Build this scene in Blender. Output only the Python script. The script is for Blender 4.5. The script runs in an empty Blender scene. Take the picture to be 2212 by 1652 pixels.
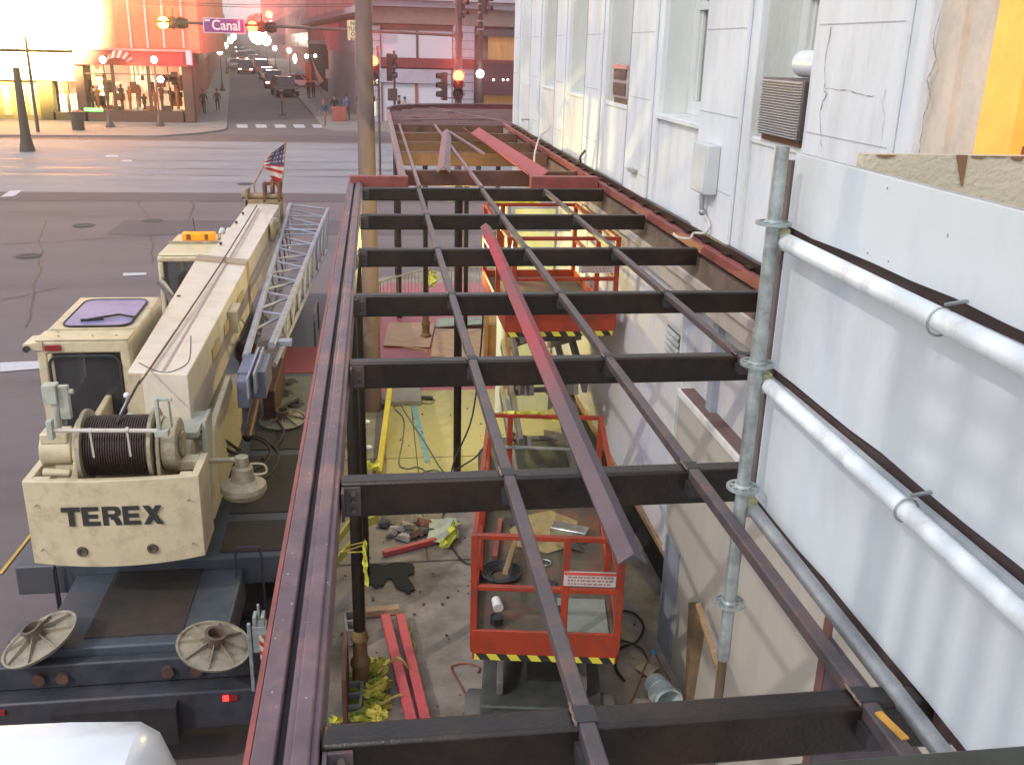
import bpy, bmesh, math, random
from mathutils import Vector, Matrix
random.seed(7)
S = bpy.context.scene
COL = S.collection
# ------------------------------------------------------------------ camera
CAMZ = 6.3
F_PX, CX, CY = 2060.0, 1106.0, 826.0          # focal length and centre in a 2212 px wide frame
CR = Matrix(((0.9904, 0.0212, -0.1367), (-0.1360, 0.3313, -0.9337), (0.0255, 0.9433, 0.3310)))
cam = bpy.data.cameras.new('camera'); cam.lens = F_PX/2212*36; cam.sensor_width = 36
cam.clip_start = 0.05; cam.clip_end = 3000
camo = bpy.data.objects.new('camera', cam); COL.objects.link(camo)
camo.matrix_world = Matrix.Translation((0, 0, CAMZ)) @ CR.to_4x4()
S.camera = camo
# ------------------------------------------------------------------ sky, sun, exposure
S.view_settings.view_transform = 'Standard'; S.view_settings.look = 'None'
S.view_settings.exposure = 0.33; S.view_settings.gamma = 1
W = bpy.data.worlds.new('World'); S.world = W; W.use_nodes = True
wn = W.node_tree; bg = wn.nodes['Background']
sky = wn.nodes.new('ShaderNodeTexSky'); sky.sky_type = 'NISHITA'; sky.sun_disc = False
SUN_EL, SUN_AZ = math.radians(40), math.radians(230)
sky.sun_elevation = SUN_EL; sky.sun_rotation = SUN_AZ; sky.altitude = 0; sky.air_density = 1.2; sky.dust_density = 3.0; sky.ozone_density = 1.5
tint = wn.nodes.new('ShaderNodeMix'); tint.data_type = 'RGBA'; tint.blend_type = 'MIX'
tint.inputs[0].default_value = 0.6; tint.inputs[7].default_value = (9.0, 9.6, 10.6, 1)
wn.links.new(sky.outputs[0], tint.inputs[6]); wn.links.new(tint.outputs[2], bg.inputs[0])
bg.inputs[1].default_value = 0.13
sl = bpy.data.lights.new('sun', 'SUN'); sl.energy = 1.15; sl.angle = math.radians(0.9); sl.color = (1.0, 0.95, 0.90)
so = bpy.data.objects.new('sun', sl); COL.objects.link(so)
so.rotation_euler = (math.radians(50), 0, math.radians(-50))
# ------------------------------------------------------------------ pixel rays (2212 x 1652 frame of the photograph)
def ray(x, y): return CR @ Vector((x-CX, -(y-CY), -F_PX))
C0 = Vector((0, 0, CAMZ))
def onz(x, y, z): r = ray(x, y); return C0 + r*((z-CAMZ)/r.z)
def ony(x, y, Y): r = ray(x, y); return C0 + r*(Y/r.y)
def onx(x, y, X): r = ray(x, y); return C0 + r*(X/r.x)
SL, Y0S = 0.019, 25.0                          # the road climbs gently beyond the crossing
def gz(Y): return max(0.0, SL*(Y-Y0S))
def G(x, y):
    r = ray(x, y); e = r.z/r.y
    Y = (CAMZ+SL*Y0S)/(SL-e); return C0 + r*(Y/r.y)
def srgb(r, g, b):
    f = lambda c: ((c/255+0.055)/1.055)**2.4 if c > 10 else c/255/12.92
    return (f(r), f(g), f(b))
# ------------------------------------------------------------------ materials
MATS = {}
def mat(name, col=(.5, .5, .5), rough=.6, metal=0., var=.18, scale=6., bump=.15, dirt=None, dscale=2., damt=.5, emit=None, estr=0., coat=0., trans=0., stretch=None, alpha=1.):
    if name in MATS: return MATS[name]
    m = bpy.data.materials.new(name); m.use_nodes = True; MATS[name] = m
    nt = m.node_tree; b = nt.nodes['Principled BSDF']; L = nt.links.new
    b.inputs['Roughness'].default_value = rough; b.inputs['Metallic'].default_value = metal
    b.inputs['Coat Weight'].default_value = coat; b.inputs['Transmission Weight'].default_value = trans
    if emit:
        b.inputs['Emission Color'].default_value = (*emit, 1); b.inputs['Emission Strength'].default_value = estr
    tc = nt.nodes.new('ShaderNodeTexCoord'); mp = nt.nodes.new('ShaderNodeMapping')
    if stretch: mp.inputs['Scale'].default_value = stretch
    L(tc.outputs['Object'], mp.inputs['Vector'])
    n = nt.nodes.new('ShaderNodeTexNoise'); n.inputs['Scale'].default_value = scale; n.inputs['Detail'].default_value = 8; n.inputs['Roughness'].default_value = .65
    L(mp.outputs[0], n.inputs['Vector'])
    r = nt.nodes.new('ShaderNodeValToRGB'); e = r.color_ramp.elements
    e[0].position = .3; e[1].position = .7
    e[0].color = (*[max(0, c*(1-var)) for c in col], 1); e[1].color = (*[min(1, c*(1+var)) for c in col], 1)
    L(n.outputs['Fac'], r.inputs['Fac']); out = r.outputs['Color']
    if dirt:
        n2 = nt.nodes.new('ShaderNodeTexNoise'); n2.inputs['Scale'].default_value = dscale; n2.inputs['Detail'].default_value = 10; n2.inputs['Roughness'].default_value = .7
        L(mp.outputs[0], n2.inputs['Vector'])
        r2 = nt.nodes.new('ShaderNodeValToRGB'); q = r2.color_ramp.elements
        q[0].position = .48; q[1].position = .68; q[0].color = (0, 0, 0, 1); q[1].color = (damt, damt, damt, 1)
        L(n2.outputs['Fac'], r2.inputs['Fac'])
        mx = nt.nodes.new('ShaderNodeMix'); mx.data_type = 'RGBA'
        L(r2.outputs['Color'], mx.inputs[0]); L(out, mx.inputs[6]); mx.inputs[7].default_value = (*dirt, 1); out = mx.outputs[2]
    L(out, b.inputs['Base Color'])
    if bump:
        n3 = nt.nodes.new('ShaderNodeTexNoise'); n3.inputs['Scale'].default_value = scale*8; n3.inputs['Detail'].default_value = 6
        L(mp.outputs[0], n3.inputs['Vector'])
        bp = nt.nodes.new('ShaderNodeBump'); bp.inputs['Strength'].default_value = bump; bp.inputs['Distance'].default_value = .01
        L(n3.outputs['Fac'], bp.inputs['Height']); L(bp.outputs[0], b.inputs['Normal'])
        rr = nt.nodes.new('ShaderNodeMapRange'); rr.inputs[3].default_value = max(0, rough-.12); rr.inputs[4].default_value = min(1, rough+.12)
        L(n.outputs['Fac'], rr.inputs[0]); L(rr.outputs[0], b.inputs['Roughness'])
    if alpha < 1: b.inputs['Alpha'].default_value = alpha
    return m
def emis(name, col, st): return mat(name, (.02, .02, .02), .4, var=0, bump=0, emit=col, estr=st)
# ------------------------------------------------------------------ mesh building
ORG = {}
class MB:
    def __init__(s): s.bm = bmesh.new(); s.mi = 0; s.sm = False
    def face(s, pts):
        f = s.bm.faces.new([s.bm.verts.new(Vector(p)) for p in pts]); f.material_index = s.mi; return f
    def hexa(s, p):      # 0-3 bottom loop, 4-7 top loop
        v = [s.bm.verts.new(Vector(q)) for q in p]
        for idx in ((3, 2, 1, 0), (4, 5, 6, 7), (0, 1, 5, 4), (1, 2, 6, 5), (2, 3, 7, 6), (3, 0, 4, 7)):
            f = s.bm.faces.new([v[i] for i in idx]); f.material_index = s.mi
        return s
    def box(s, x0, x1, y0, y1, z0, z1):
        return s.hexa([(x0, y0, z0), (x1, y0, z0), (x1, y1, z0), (x0, y1, z0), (x0, y0, z1), (x1, y0, z1), (x1, y1, z1), (x0, y1, z1)])
    def bar(s, a, b, w, h, up=(0, 0, 1)):
        a, b = Vector(a), Vector(b); d = (b-a).normalized(); up = Vector(up)
        if abs(d.dot(up)) > .98: up = Vector((0, 1, 0))
        x = d.cross(up).normalized()*w/2; z = x.cross(d).normalized()*h/2
        return s.hexa([a-x-z, a+x-z, b+x-z, b-x-z, a-x+z, a+x+z, b+x+z, b-x+z])
    def cyl(s, a, b, r, r2=None, n=16):
        a, b = Vector(a), Vector(b); r2 = r if r2 is None else r2; d = (b-a).normalized()
        u = d.orthogonal().normalized(); w = d.cross(u)
        A = [s.bm.verts.new(a+(u*math.cos(t)+w*math.sin(t))*r) for t in [i*2*math.pi/n for i in range(n)]]
        B = [s.bm.verts.new(b+(u*math.cos(t)+w*math.sin(t))*r2) for t in [i*2*math.pi/n for i in range(n)]]
        for i in range(n):
            f = s.bm.faces.new((A[i], A[(i+1) % n], B[(i+1) % n], B[i])); f.material_index = s.mi
        f = s.bm.faces.new(A[::-1]); f.material_index = s.mi; f = s.bm.faces.new(B); f.material_index = s.mi
        return s
    def lathe(s, c, prof, n=20, ax=(0, 0, 1)):   # prof: (radius, height)
        c = Vector(c); d = Vector(ax).normalized(); u = d.orthogonal().normalized(); w = d.cross(u); R = []
        for r, h in prof: R.append([s.bm.verts.new(c+d*h+(u*math.cos(i*2*math.pi/n)+w*math.sin(i*2*math.pi/n))*max(r, 1e-4)) for i in range(n)])
        for A, B in zip(R, R[1:]):
            for i in range(n):
                f = s.bm.faces.new((A[i], A[(i+1) % n], B[(i+1) % n], B[i])); f.material_index = s.mi
        return s
    def tube(s, pts, r, n=8, closed=False):
        pts = [Vector(p) for p in pts]
        if not closed and 4 <= len(pts) <= 14:                      # round off the bends
            q = []
            for i in range(len(pts)-1):
                p0, p1, p2, p3 = pts[max(i-1, 0)], pts[i], pts[i+1], pts[min(i+2, len(pts)-1)]
                for k in range(5):
                    t = k/5; q.append(.5*((2*p1)+(p2-p0)*t+(2*p0-5*p1+4*p2-p3)*t*t+(3*p1-p0-3*p2+p3)*t**3))
            pts = q+[pts[-1]]
        R = []; N = len(pts); u = None
        for i, p in enumerate(pts):
            a = pts[(i-1) % N] if (i or closed) else p; b = pts[(i+1) % N] if (i < N-1 or closed) else p
            d = (b-a).normalized() if (b-a).length > 1e-9 else Vector((0, 0, 1))
            u = d.orthogonal().normalized() if u is None else (u-d*u.dot(d)).normalized()
            w = d.cross(u); R.append([s.bm.verts.new(p+(u*math.cos(k*2*math.pi/n)+w*math.sin(k*2*math.pi/n))*r) for k in range(n)])
        prs = list(zip(R, R[1:]))+([(R[-1], R[0])] if closed else [])
        for A, B in prs:
            for k in range(n):
                f = s.bm.faces.new((A[k], A[(k+1) % n], B[(k+1) % n], B[k])); f.material_index = s.mi
        if not closed:
            for q in (R[0][::-1], R[-1]): f = s.bm.faces.new(q); f.material_index = s.mi
        return s
    def prism(s, pts, d):       # planar polygon swept along d
        d = Vector(d); A = [s.bm.verts.new(Vector(p)) for p in pts]; B = [s.bm.verts.new(Vector(p)+d) for p in pts]; n = len(A)
        for i in range(n):
            f = s.bm.faces.new((A[i], A[(i+1) % n], B[(i+1) % n], B[i])); f.material_index = s.mi
        f = s.bm.faces.new(A[::-1]); f.material_index = s.mi; f = s.bm.faces.new(B); f.material_index = s.mi
        return s
    def ball(s, c, r, sc=(1, 1, 1), n=14):
        m = Matrix.Translation(Vector(c)) @ Matrix.Diagonal((r*sc[0], r*sc[1], r*sc[2], 1))
        g = bmesh.ops.create_uvsphere(s.bm, u_segments=n, v_segments=max(6, n//2+1), radius=1, matrix=m)
        for v in g['verts']:
            for f in v.link_faces: f.material_index = s.mi
        return s
    def build(s, name, mats, parent=None, bevel=0., loc=None):
        bm = s.bm
        bmesh.ops.recalc_face_normals(bm, faces=bm.faces)
        if parent is not None: o0 = ORG[parent]
        elif loc is not None: o0 = Vector(loc)
        else:
            xs = [v.co for v in bm.verts]
            o0 = Vector((sum(min(c[i] for c in xs)+max(c[i] for c in xs) for i in (0,))/2, (min(c.y for c in xs)+max(c.y for c in xs))/2, min(c.z for c in xs)))
        for v in bm.verts: v.co -= o0
        for f in bm.faces: f.smooth = True
        for e in bm.edges:
            if len(e.link_faces) == 2 and e.calc_face_angle(0) > .6: e.smooth = False
        me = bpy.data.meshes.new(name); bm.to_mesh(me); bm.free()
        for m in (mats if isinstance(mats, (list, tuple)) else [mats]): me.materials.append(m)
        o = bpy.data.objects.new(name, me); COL.objects.link(o)
        if parent is not None: o.parent = parent; ORG[o] = o0
        else: o.location = o0; ORG[o] = o0
        if bevel:
            b = o.modifiers.new('bevel', 'BEVEL'); b.width = bevel; b.segments = 2; b.limit_method = 'ANGLE'; b.angle_limit = .7; b.harden_normals = False
        return o
def _isl(bm):
    seen = set(); out = []
    for v in bm.verts:
        if v in seen: continue
        st_ = [v]; seen.add(v); comp = []
        while st_:
            q = st_.pop(); comp.append(q)
            for e in q.link_edges:
                w_ = e.other_vert(q)
                if w_ not in seen: seen.add(w_); st_.append(w_)
        out.append(comp)
    return out
def build_each(s, name, mats, parent=None, bevel=0., loc=None):
    """one object per separate piece of the builder"""
    s.bm.verts.index_update(); r = []
    for comp in _isl(s.bm):
        q = MB(); mp_ = {v: q.bm.verts.new(v.co) for v in comp}
        for f in {f for v in comp for f in v.link_faces}:
            g_ = q.bm.faces.new([mp_[v] for v in f.verts]); g_.material_index = f.material_index
        r.append(q.build(name, mats, parent, bevel, loc))
    s.bm.free(); return r
MB.build_each = build_each
def tag(o, label, cat, group=None):
    o['label'] = label; o['category'] = cat
    if group: o['group'] = group
    return o
def thing(name, label, cat, loc=(0, 0, 0), group=None):
    o = bpy.data.objects.new(name, None); COL.objects.link(o); o.location = loc; o.empty_display_size = .2
    ORG[o] = Vector(loc); tag(o, label, cat, group); return o
def struct(o): o['kind'] = 'structure'; return o
def copy_tree(o, parent=None):
    c = o.copy(); COL.objects.link(c)
    if parent: c.parent = parent
    for ch in [q for q in bpy.data.objects if q.parent == o]: copy_tree(ch, c)
    return c
def text_mesh(name, body, size, m, parent, loc, rot, sx=1., bold=0., align='CENTER', ext=.003, space=1.):
    cu = bpy.data.curves.new('lettering', 'FONT'); cu.body = body; cu.size = size; cu.extrude = ext; cu.offset = bold
    cu.align_x = align; cu.align_y = 'CENTER'; cu.space_character = space; cu.space_line = .95
    t = bpy.data.objects.new('lettering', cu); COL.objects.link(t)
    dg = bpy.context.evaluated_depsgraph_get(); me = bpy.data.meshes.new_from_object(t.evaluated_get(dg))
    bpy.data.objects.remove(t)
    M4 = Matrix.Translation(Vector(loc)-ORG[parent]) @ rot.to_4x4() @ Matrix.Diagonal((sx, 1, 1, 1))
    me.transform(M4); me.materials.clear(); me.materials.append(m)
    o = bpy.data.objects.new(name, me); COL.objects.link(o); o.parent = parent; ORG[o] = ORG[parent]; return o
RX90 = Matrix.Rotation(math.pi/2, 3, 'X')      # text facing -Y
def point(loc, e, col, r=.05, name='lamp_light'):
    l = bpy.data.lights.new(name, 'POINT'); l.energy = e; l.color = col; l.shadow_soft_size = r
    o = bpy.data.objects.new(name, l); COL.objects.link(o); o.location = loc; return o
def spot(loc, aim, e, col, deg, r=.3):
    l = bpy.data.lights.new('lamp_light', 'SPOT'); l.energy = e; l.color = col; l.shadow_soft_size = r; l.spot_size = math.radians(deg); l.spot_blend = .9
    o = bpy.data.objects.new('lamp_light', l); COL.objects.link(o); o.location = loc
    o.rotation_euler = (Vector(aim)-Vector(loc)).to_track_quat('-Z', 'Y').to_euler(); return o
# ------------------------------------------------------------------ shared materials
rust = mat('dark_rusted_steel', (.014, .010, .008), .36, .1, var=.45, scale=9, dirt=(.048, .023, .013), dscale=2.4, damt=.7, bump=.2)
steelgrey = mat('grey_primed_steel', (.085, .070, .075), .45, .15, var=.25, scale=7, dirt=(.2, .10, .08), dscale=5, damt=.7, bump=.25)
redox = mat('red_oxide_steel', (.27, .07, .062), .45, .2, var=.25, scale=5, dirt=(.12, .06, .05), dscale=4, damt=.7)
pinkox = mat('dusty_red_primer', (.26, .15, .155), .45, .2, var=.25, scale=6, dirt=(.12, .09, .12), dscale=3, damt=.8)
girdm = mat('girder_primer', (.13, .085, .10), .45, .15, var=.3, scale=6, dirt=(.30, .15, .13), dscale=2.5, damt=.8)
black = mat('black_rubber', (.02, .02, .022), .7, var=.2)
darkm = mat('dark_grease_metal', (.045, .042, .045), .5, .3, var=.3)
galv = mat('galvanised_steel', (.38, .42, .41), .45, .55, var=.22, scale=14, dirt=(.14, .14, .12), dscale=8, damt=.6)
whitep = mat('white_pipe_paint', (.72, .77, .80), .4, 0, var=.06, scale=5, dirt=(.35, .30, .26), dscale=9, damt=.45)
chrome = mat('polished_chrome', (.7, .7, .7), .15, 1, var=.05, bump=.03)
concrete = mat('pale_concrete', (.28, .26, .25), .85, 0, var=.2, scale=3, dirt=(.13, .12, .12), dscale=1.2, damt=.7, bump=.4)
wood = mat('raw_timber', (.34, .21, .11), .75, 0, var=.3, scale=4, stretch=(6, 6, .8), dirt=(.12, .08, .05), dscale=3)
plywood = mat('plywood', (.42, .27, .16), .75, 0, var=.22, scale=3, stretch=(1, 5, 1), dirt=(.2, .12, .08), dscale=2, damt=.5)
yellowp = mat('yellow_tape_plastic', (.62, .60, .07), .5, 0, var=.25, scale=14)
glassd = mat('dark_glass', (.03, .032, .04), .08, 0, var=.3, scale=3, bump=0)
# ================================================================== GROUND
asph = mat('asphalt', (.150, .120, .122), .78, 0, var=.16, scale=1.0, stretch=(.22, 1, 1), dirt=(.095, .074, .078), dscale=.5, damt=.8, bump=.45)
walk = mat('sidewalk_concrete', (.275, .235, .20), .8, 0, var=.25, scale=2.2, dirt=(.095, .068, .040), dscale=.75, damt=.95, bump=.4)
def sheet(name, poly, dz, m, kind=True, th=0.):
    """polygon in plan, cut at the crease so that it follows the ground; th > 0 gives it kerb sides"""
    b = bmesh.new(); vs = [b.verts.new((p[0], p[1], 0)) for p in poly]; b.faces.new(vs)
    for yc in (Y0S,):
        bmesh.ops.bisect_plane(b, geom=b.verts[:]+b.edges[:]+b.faces[:], plane_co=(0, yc, 0), plane_no=(0, 1, 0))
    if th:
        r = bmesh.ops.extrude_face_region(b, geom=b.faces[:])
        for v in r['geom']:
            if isinstance(v, bmesh.types.BMVert): v.co.z = th
        for v in b.verts: v.co.z -= th
    for v in b.verts: v.co.z += gz(v.co.y)+dz
    q = MB(); q.bm.free(); q.bm = b; o = q.build(name, m, loc=(0, 0, 0))
    if kind: struct(o)
    return o
RZ = -.12
sheet('ground', [(-700, -60), (700, -60), (700, 900), (-700, 900)], RZ-.3, mat('earth_fill', (.10, .09, .09), .9))
sheet('road', [(-120, -40), (60, -40), (60, 700), (-120, 700)], RZ, asph)
# concrete neutral ground with tram rails
pav = mat('pale_track_paving', (.245, .235, .25), .7, 0, var=.12, scale=.4, stretch=(.3, 1, 1), dirt=(.14, .135, .155), dscale=.9, damt=.6, bump=.3)
yA, yB = G(600, 412).y, G(300, 300).y
sheet('tram_track_bed', [(-100, yA), (50, yA), (50, yB), (-100, yB)], RZ+.006, pav)
railm = mat('worn_rail_steel', (.10, .10, .12), .35, .7)
for i, py in enumerate((345, 362, 376, 318)):
    y = G(600, py).y
    sheet('tram_rail', [(-100, y), (50, y), (50, y+.12), (-100, y+.12)], RZ+.012, railm)
bandm = mat('dark_road_patch', (.105, .082, .088), .8, 0, var=.2, scale=.6)
for (pa, pb, xa, xb) in ((300, 288, -100, 50), (430, 412, -100, 50), (500, 470, -9, 50)):
    sheet('road', [(xa, G(600, pa).y), (xb, G(600, pa).y), (xb, G(600, pb).y), (xa, G(600, pb).y)], RZ+.010, bandm)
paint = mat('worn_road_paint', (.55, .53, .55), .7, 0, var=.2, scale=3, dirt=(.2, .18, .18), dscale=3, damt=.7)
def mark(name, quad, dz=.016, m=None):
    return sheet(name, [(G(*q).x, G(*q).y) for q in quad], RZ+dz, m or paint)
# crosswalk bars and other road paint
for i in range(5):
    x = 512+i*40.5
    mark('crosswalk_marking', [(x+1+i*.8, 273), (x+24+i, 273), (x+21+i*.3, 266), (x-2+i*.2, 266)])
mark('road_marking', [(0, 803), (95, 795), (95, 778), (0, 782)])
mark('road_marking', [(0, 420), (30, 418), (48, 405), (20, 407)])
mark('road_marking', [(265, 588), (315, 586), (316, 581), (265, 582)])
mark('road_marking', [(262, 345), (285, 345), (285, 341), (262, 341)])
mark('road_marking', [(228, 335), (255, 335), (255, 331), (228, 331)])
yl = mat('yellow_road_paint', (.55, .34, .06), .7, 0, var=.25, scale=4)
mark('road_marking', [(0, 1262), (8, 1262), (112, 1120), (106, 1120)], m=yl)
# near sidewalk under the gallery
sheet('sidewalk', [(-.85, -6), (3.6, -6), (3.6, 22.4), (40, 22.4), (40, 27.5), (1.4, 27.5), (.2, 27.0), (-.5, 26.0), (-.85, 24.6)], 0, walk, th=.14)
brick = bpy.data.materials.new('red_lit_brick_paving'); brick.use_nodes = True
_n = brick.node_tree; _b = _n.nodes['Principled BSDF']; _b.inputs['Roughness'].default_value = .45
_t = _n.nodes.new('ShaderNodeTexBrick'); _t.inputs['Color1'].default_value = (.42, .085, .11, 1); _t.inputs['Color2'].default_value = (.36, .08, .10, 1); _t.inputs['Mortar'].default_value = (.16, .10, .10, 1)  # signal's red light is put into both brick colours
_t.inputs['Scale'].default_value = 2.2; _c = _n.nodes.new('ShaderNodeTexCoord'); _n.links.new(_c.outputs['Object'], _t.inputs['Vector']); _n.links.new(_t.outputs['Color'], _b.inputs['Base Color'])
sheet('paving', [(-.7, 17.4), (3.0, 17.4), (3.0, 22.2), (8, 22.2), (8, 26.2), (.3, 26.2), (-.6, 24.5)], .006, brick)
# joint lines and patches in the slab
jm = mat('slab_joint', (.07, .06, .055), .9)
for y in (10.9, 12.6, 14.2):
    sheet('sidewalk', [(-.8, y), (3.0, y), (3.0, y+.02), (-.8, y+.02)], .008, jm)
for x in (.55,):
    sheet('sidewalk', [(x, 10.9), (x+.015, 10.9), (x+.015, 17), (x, 17)], .009, jm)
lit = mat('lamplit_slab', (.40, .36, .17), .8, 0, var=.14, scale=1.5, dirt=(.30, .25, .11), dscale=1.5, damt=.7, bump=.3)  # work lamp's yellow pool of light put into the slab colour
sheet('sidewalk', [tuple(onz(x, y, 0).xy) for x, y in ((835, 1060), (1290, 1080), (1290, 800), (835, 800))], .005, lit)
for k, (pts) in enumerate((((880, 850), (893, 850), (930, 1000), (918, 1000)), ((1090, 860), (1096, 860), (1130, 1020), (1122, 1020)))):
    sheet('sidewalk', [tuple(onz(x, y, 0).xy) for x, y in pts], .014, mat('blue_survey_paint', (.16, .30, .36), .8, 0, var=.3))
# far pavements
kL = G(490, 276); kR = G(700, 276); DX = -.1311
farw = mat('far_pavement', (.25, .215, .20), .75, 0, var=.15, scale=.8, dirt=(.16, .13, .12), dscale=.5, bump=.3)
a0, a1, a2, a3 = G(0, 291), G(340, 293), G(430, 287), G(480, 280)
fl = [(-100, a0.y-.6), (a0.x, a0.y), (a1.x, a1.y), (a2.x, a2.y), (a3.x, a3.y), (kL.x, kL.y)]
sheet('pavement', fl+[(kL.x+DX*500, kL.y+500), (-170, kL.y+500), (-170, a0.y)], 0, farw, th=.14)
b0, b1 = G(810, 276), G(1100, 290)
sheet('pavement', [(kR.x, kR.y), (kR.x+.9, kR.y-1.2), (b0.x, kR.y-1.6), (45, kR.y-1.6), (45, kR.y+500), (kR.x+DX*500, kR.y+500)], 0, farw, th=.14)

# ================================================================== STEEL GALLERY FRAME over the sidewalk
ZD = 4.6
Yb = [2.09, 3.66, 5.24, 6.78, 8.43, 10.25, 12.26]
g = thing('gallery_frame', 'long rusty steel gallery frame of girders and cross beams over the near sidewalk', 'steel frame', (1.3, 6, 0))
b = MB(); b.box(-.265, -.175, .6, 12.9, ZD-.17, ZD-.012); b.box(-.245, -.195, .6, 12.9, ZD-.012, ZD+.004); b.build('girder', girdm, g, .02)
b = MB(); b.box(-.345, -.285, .6, 12.9, ZD-.02, ZD-.004); b.box(-.300, -.285, .6, 12.9, ZD-.2, ZD-.02); b.build('edge_channel', girdm, g, .006)
b = MB(); b.box(-.285, -.265, .6, 12.9, ZD-.16, ZD-.06); b.build('web_plate', darkm, g)
b = MB(); b.box(-.362, -.347, .6, 12.9, ZD-.035, ZD-.008); o = b.build('edge_lip', redox, g)
for y in Yb:
    b = MB(); b.box(-.172, 2.93, y-.045, y+.045, ZD-.165, ZD-.004); b.build('cross_beam', rust, g, .013)
PX = [.53, 1.336, 2.145]
def purlin(x, y0, y1, par, m=steelgrey, w=.048, zt=ZD, x1=None):
    b = MB(); b.bar((x, y0, zt+.002-w/2), (x if x1 is None else x1, y1, zt+.002-w/2), w, w); return b.build('purlin', m, par, .006)
purlin(PX[0], 1.45, 12.2, g); purlin(PX[1], 1.35, 12.2, g); purlin(PX[2], 3.0, 12.2, g)
b = MB()                                        # welded splice plates where purlins cross the beams
for x in PX:
    for y in Yb:
        if x == PX[2] and y < 4: continue
        b.box(x-.030, x+.030, y-.034, y+.034, ZD-.003, ZD+.0045)
        b.box(x-.036, x+.036, y-.11, y-.046, ZD-.10, ZD-.045)
b.build_each('splice_plate', darkm, g)
b = MB(); b.bar((1.335, 2.01, ZD+.004), (1.355, 1.90, ZD+.004), .022, .006); b.build('paint_mark', mat('orange_paint_mark', (.6, .30, .05), .7), g)
# ledger channel along the wall
b = MB(); b.box(2.955, 2.985, 3.0, 23, ZD-.055, ZD+.03); b.box(2.985, 3.06, 3.0, 23, ZD-.055, ZD-.04); b.box(2.985, 3.03, 3.0, 23, ZD+.014, ZD+.03)
b.build('wall_ledger', redox, g, .004)
b = MB(); y = 4.
while y < 22: b.box(3.00, 3.085, y, y+.12, ZD+.031, ZD+.055); y += .55
b.build_each('ledger_clip', rust, g)
b = MB(); b.box(3.045, 3.09, 3.3, 22, ZD+.02, ZD+.10); b.build('wall_angle', rust, g)
# jog: red beams where the frame narrows
b = MB(); b.box(-.34, .42, 12.72, 12.86, ZD-.10, ZD+.075); b.build('end_channel', redox, g, .006)
b = MB(); b.box(2.03, 2.94, 12.62, 12.76, ZD-.06, ZD+.10); b.build('end_channel', redox, g, .006)
# posts
def column(x, y, r, zt=ZD-.17, base=False, m=rust):
    b = MB(); b.cyl((x, y, .3 if base else 0), (x, y, zt), r, n=16); o = b.build('column', m, g)
    if base:
        b = MB(); b.lathe((x, y, 0), [(0, 0), (.12, 0), (.12, .10), (.09, .13), (.085, .30), (.105, .34), (.10, .38), (.075, .42), (.07, .60), (.09, .64), (.08, .70), (r+.005, .74), (r, .74)], 20)
        b.build('column_base', mat('old_ochre_iron', (.22, .13, .05), .6, .2, var=.3, dirt=(.08, .05, .03)), o)
    return o
column(-.26, 8.35, .062, base=True)
column(-.24, 10.6, .06); column(1.16, 13.6, .06)
column(1.05, 20.9, .055, base=True); column(1.95, 20.9, .05)
b = MB(); b.box(-.42, -.38, 7.6, 8.4, .05, .7); b.build('kick_plate', mat('dark_rust_plate', (.10, .03, .025), .6), g)

# far bay of the frame, narrower and wrapping the corner
g2 = thing('corner_gallery_frame', 'far red primed bay of the gallery steel wrapping round the end of the white building', 'steel frame', (2, 20, 0))
Yf = [14.1, 16.6, 18.4, 20.4, 22.6]
for y in Yf:
    b = MB(); b.box(.42, 2.94, y-.05, y+.05, ZD-.23, ZD-.004); b.build('cross_beam', mat('brown_rusted_steel', (.11, .055, .045), .5, .3, var=.3, dirt=(.2, .09, .05)), g2, .01)
b = MB()
b.bar((.36, 12.9, ZD-.03), (.36, 26.9, ZD-.03), .09, .16); b.build('edge_girder', pinkox, g2, .01)
for x in PX[:2]: purlin(x+.02, 12.45, 22.6, g2, pinkox)
for k, y in enumerate([23.1, 23.7, 24.3, 24.9, 25.6, 26.3, 27.0, 27.7, 28.4]):
    b = MB(); b.bar((.40+max(0, (y-26.9))*.45, y, ZD-.04), (8.0, y+.25, ZD-.04), .06, .08); b.build('joist', pinkox, g2)
b = MB()
for (xa, ya, xb, yb) in ((.4, 23.4, 7, 26.2), (.5, 25.0, 7, 23.2), (.5, 26.4, 7.5, 28.0), (1, 27.4, 7, 25.0), (3.3, 22.9, 1.6, 28.6)):
    b.bar((xa, ya, ZD+.015), (xb, yb, ZD+.015), .03, .03)
b.build('diagonal_brace', pinkox, g2)
# curved fascia at the end
arc = [(.36, 26.9), (.45, 27.6), (.75, 28.3), (1.25, 28.9), (1.95, 29.3), (2.8, 29.5), (4.2, 29.7), (9, 29.9)]
b = MB()
for (p, q) in zip(arc, arc[1:]): b.bar((*p, ZD-.11), (*q, ZD-.11), .05, .36)
b.build('curved_fascia', mat('dark_red_fascia', (.15, .045, .045), .5, .2, var=.2), g2)
b = MB()
for (p, q) in zip(arc, arc[1:]): b.bar((*p, ZD+.09), (*q, ZD+.09), .09, .02)
b.build('fascia_flange', pinkox, g2)
for (x, y) in ((.5, 22.7), (.55, 27.2), (3.6, 28.6), (3.3, 22.9)):
    b = MB(); b.cyl((x, y, 0), (x, y, ZD-.2), .07); b.build('column', rust, g2)

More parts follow.
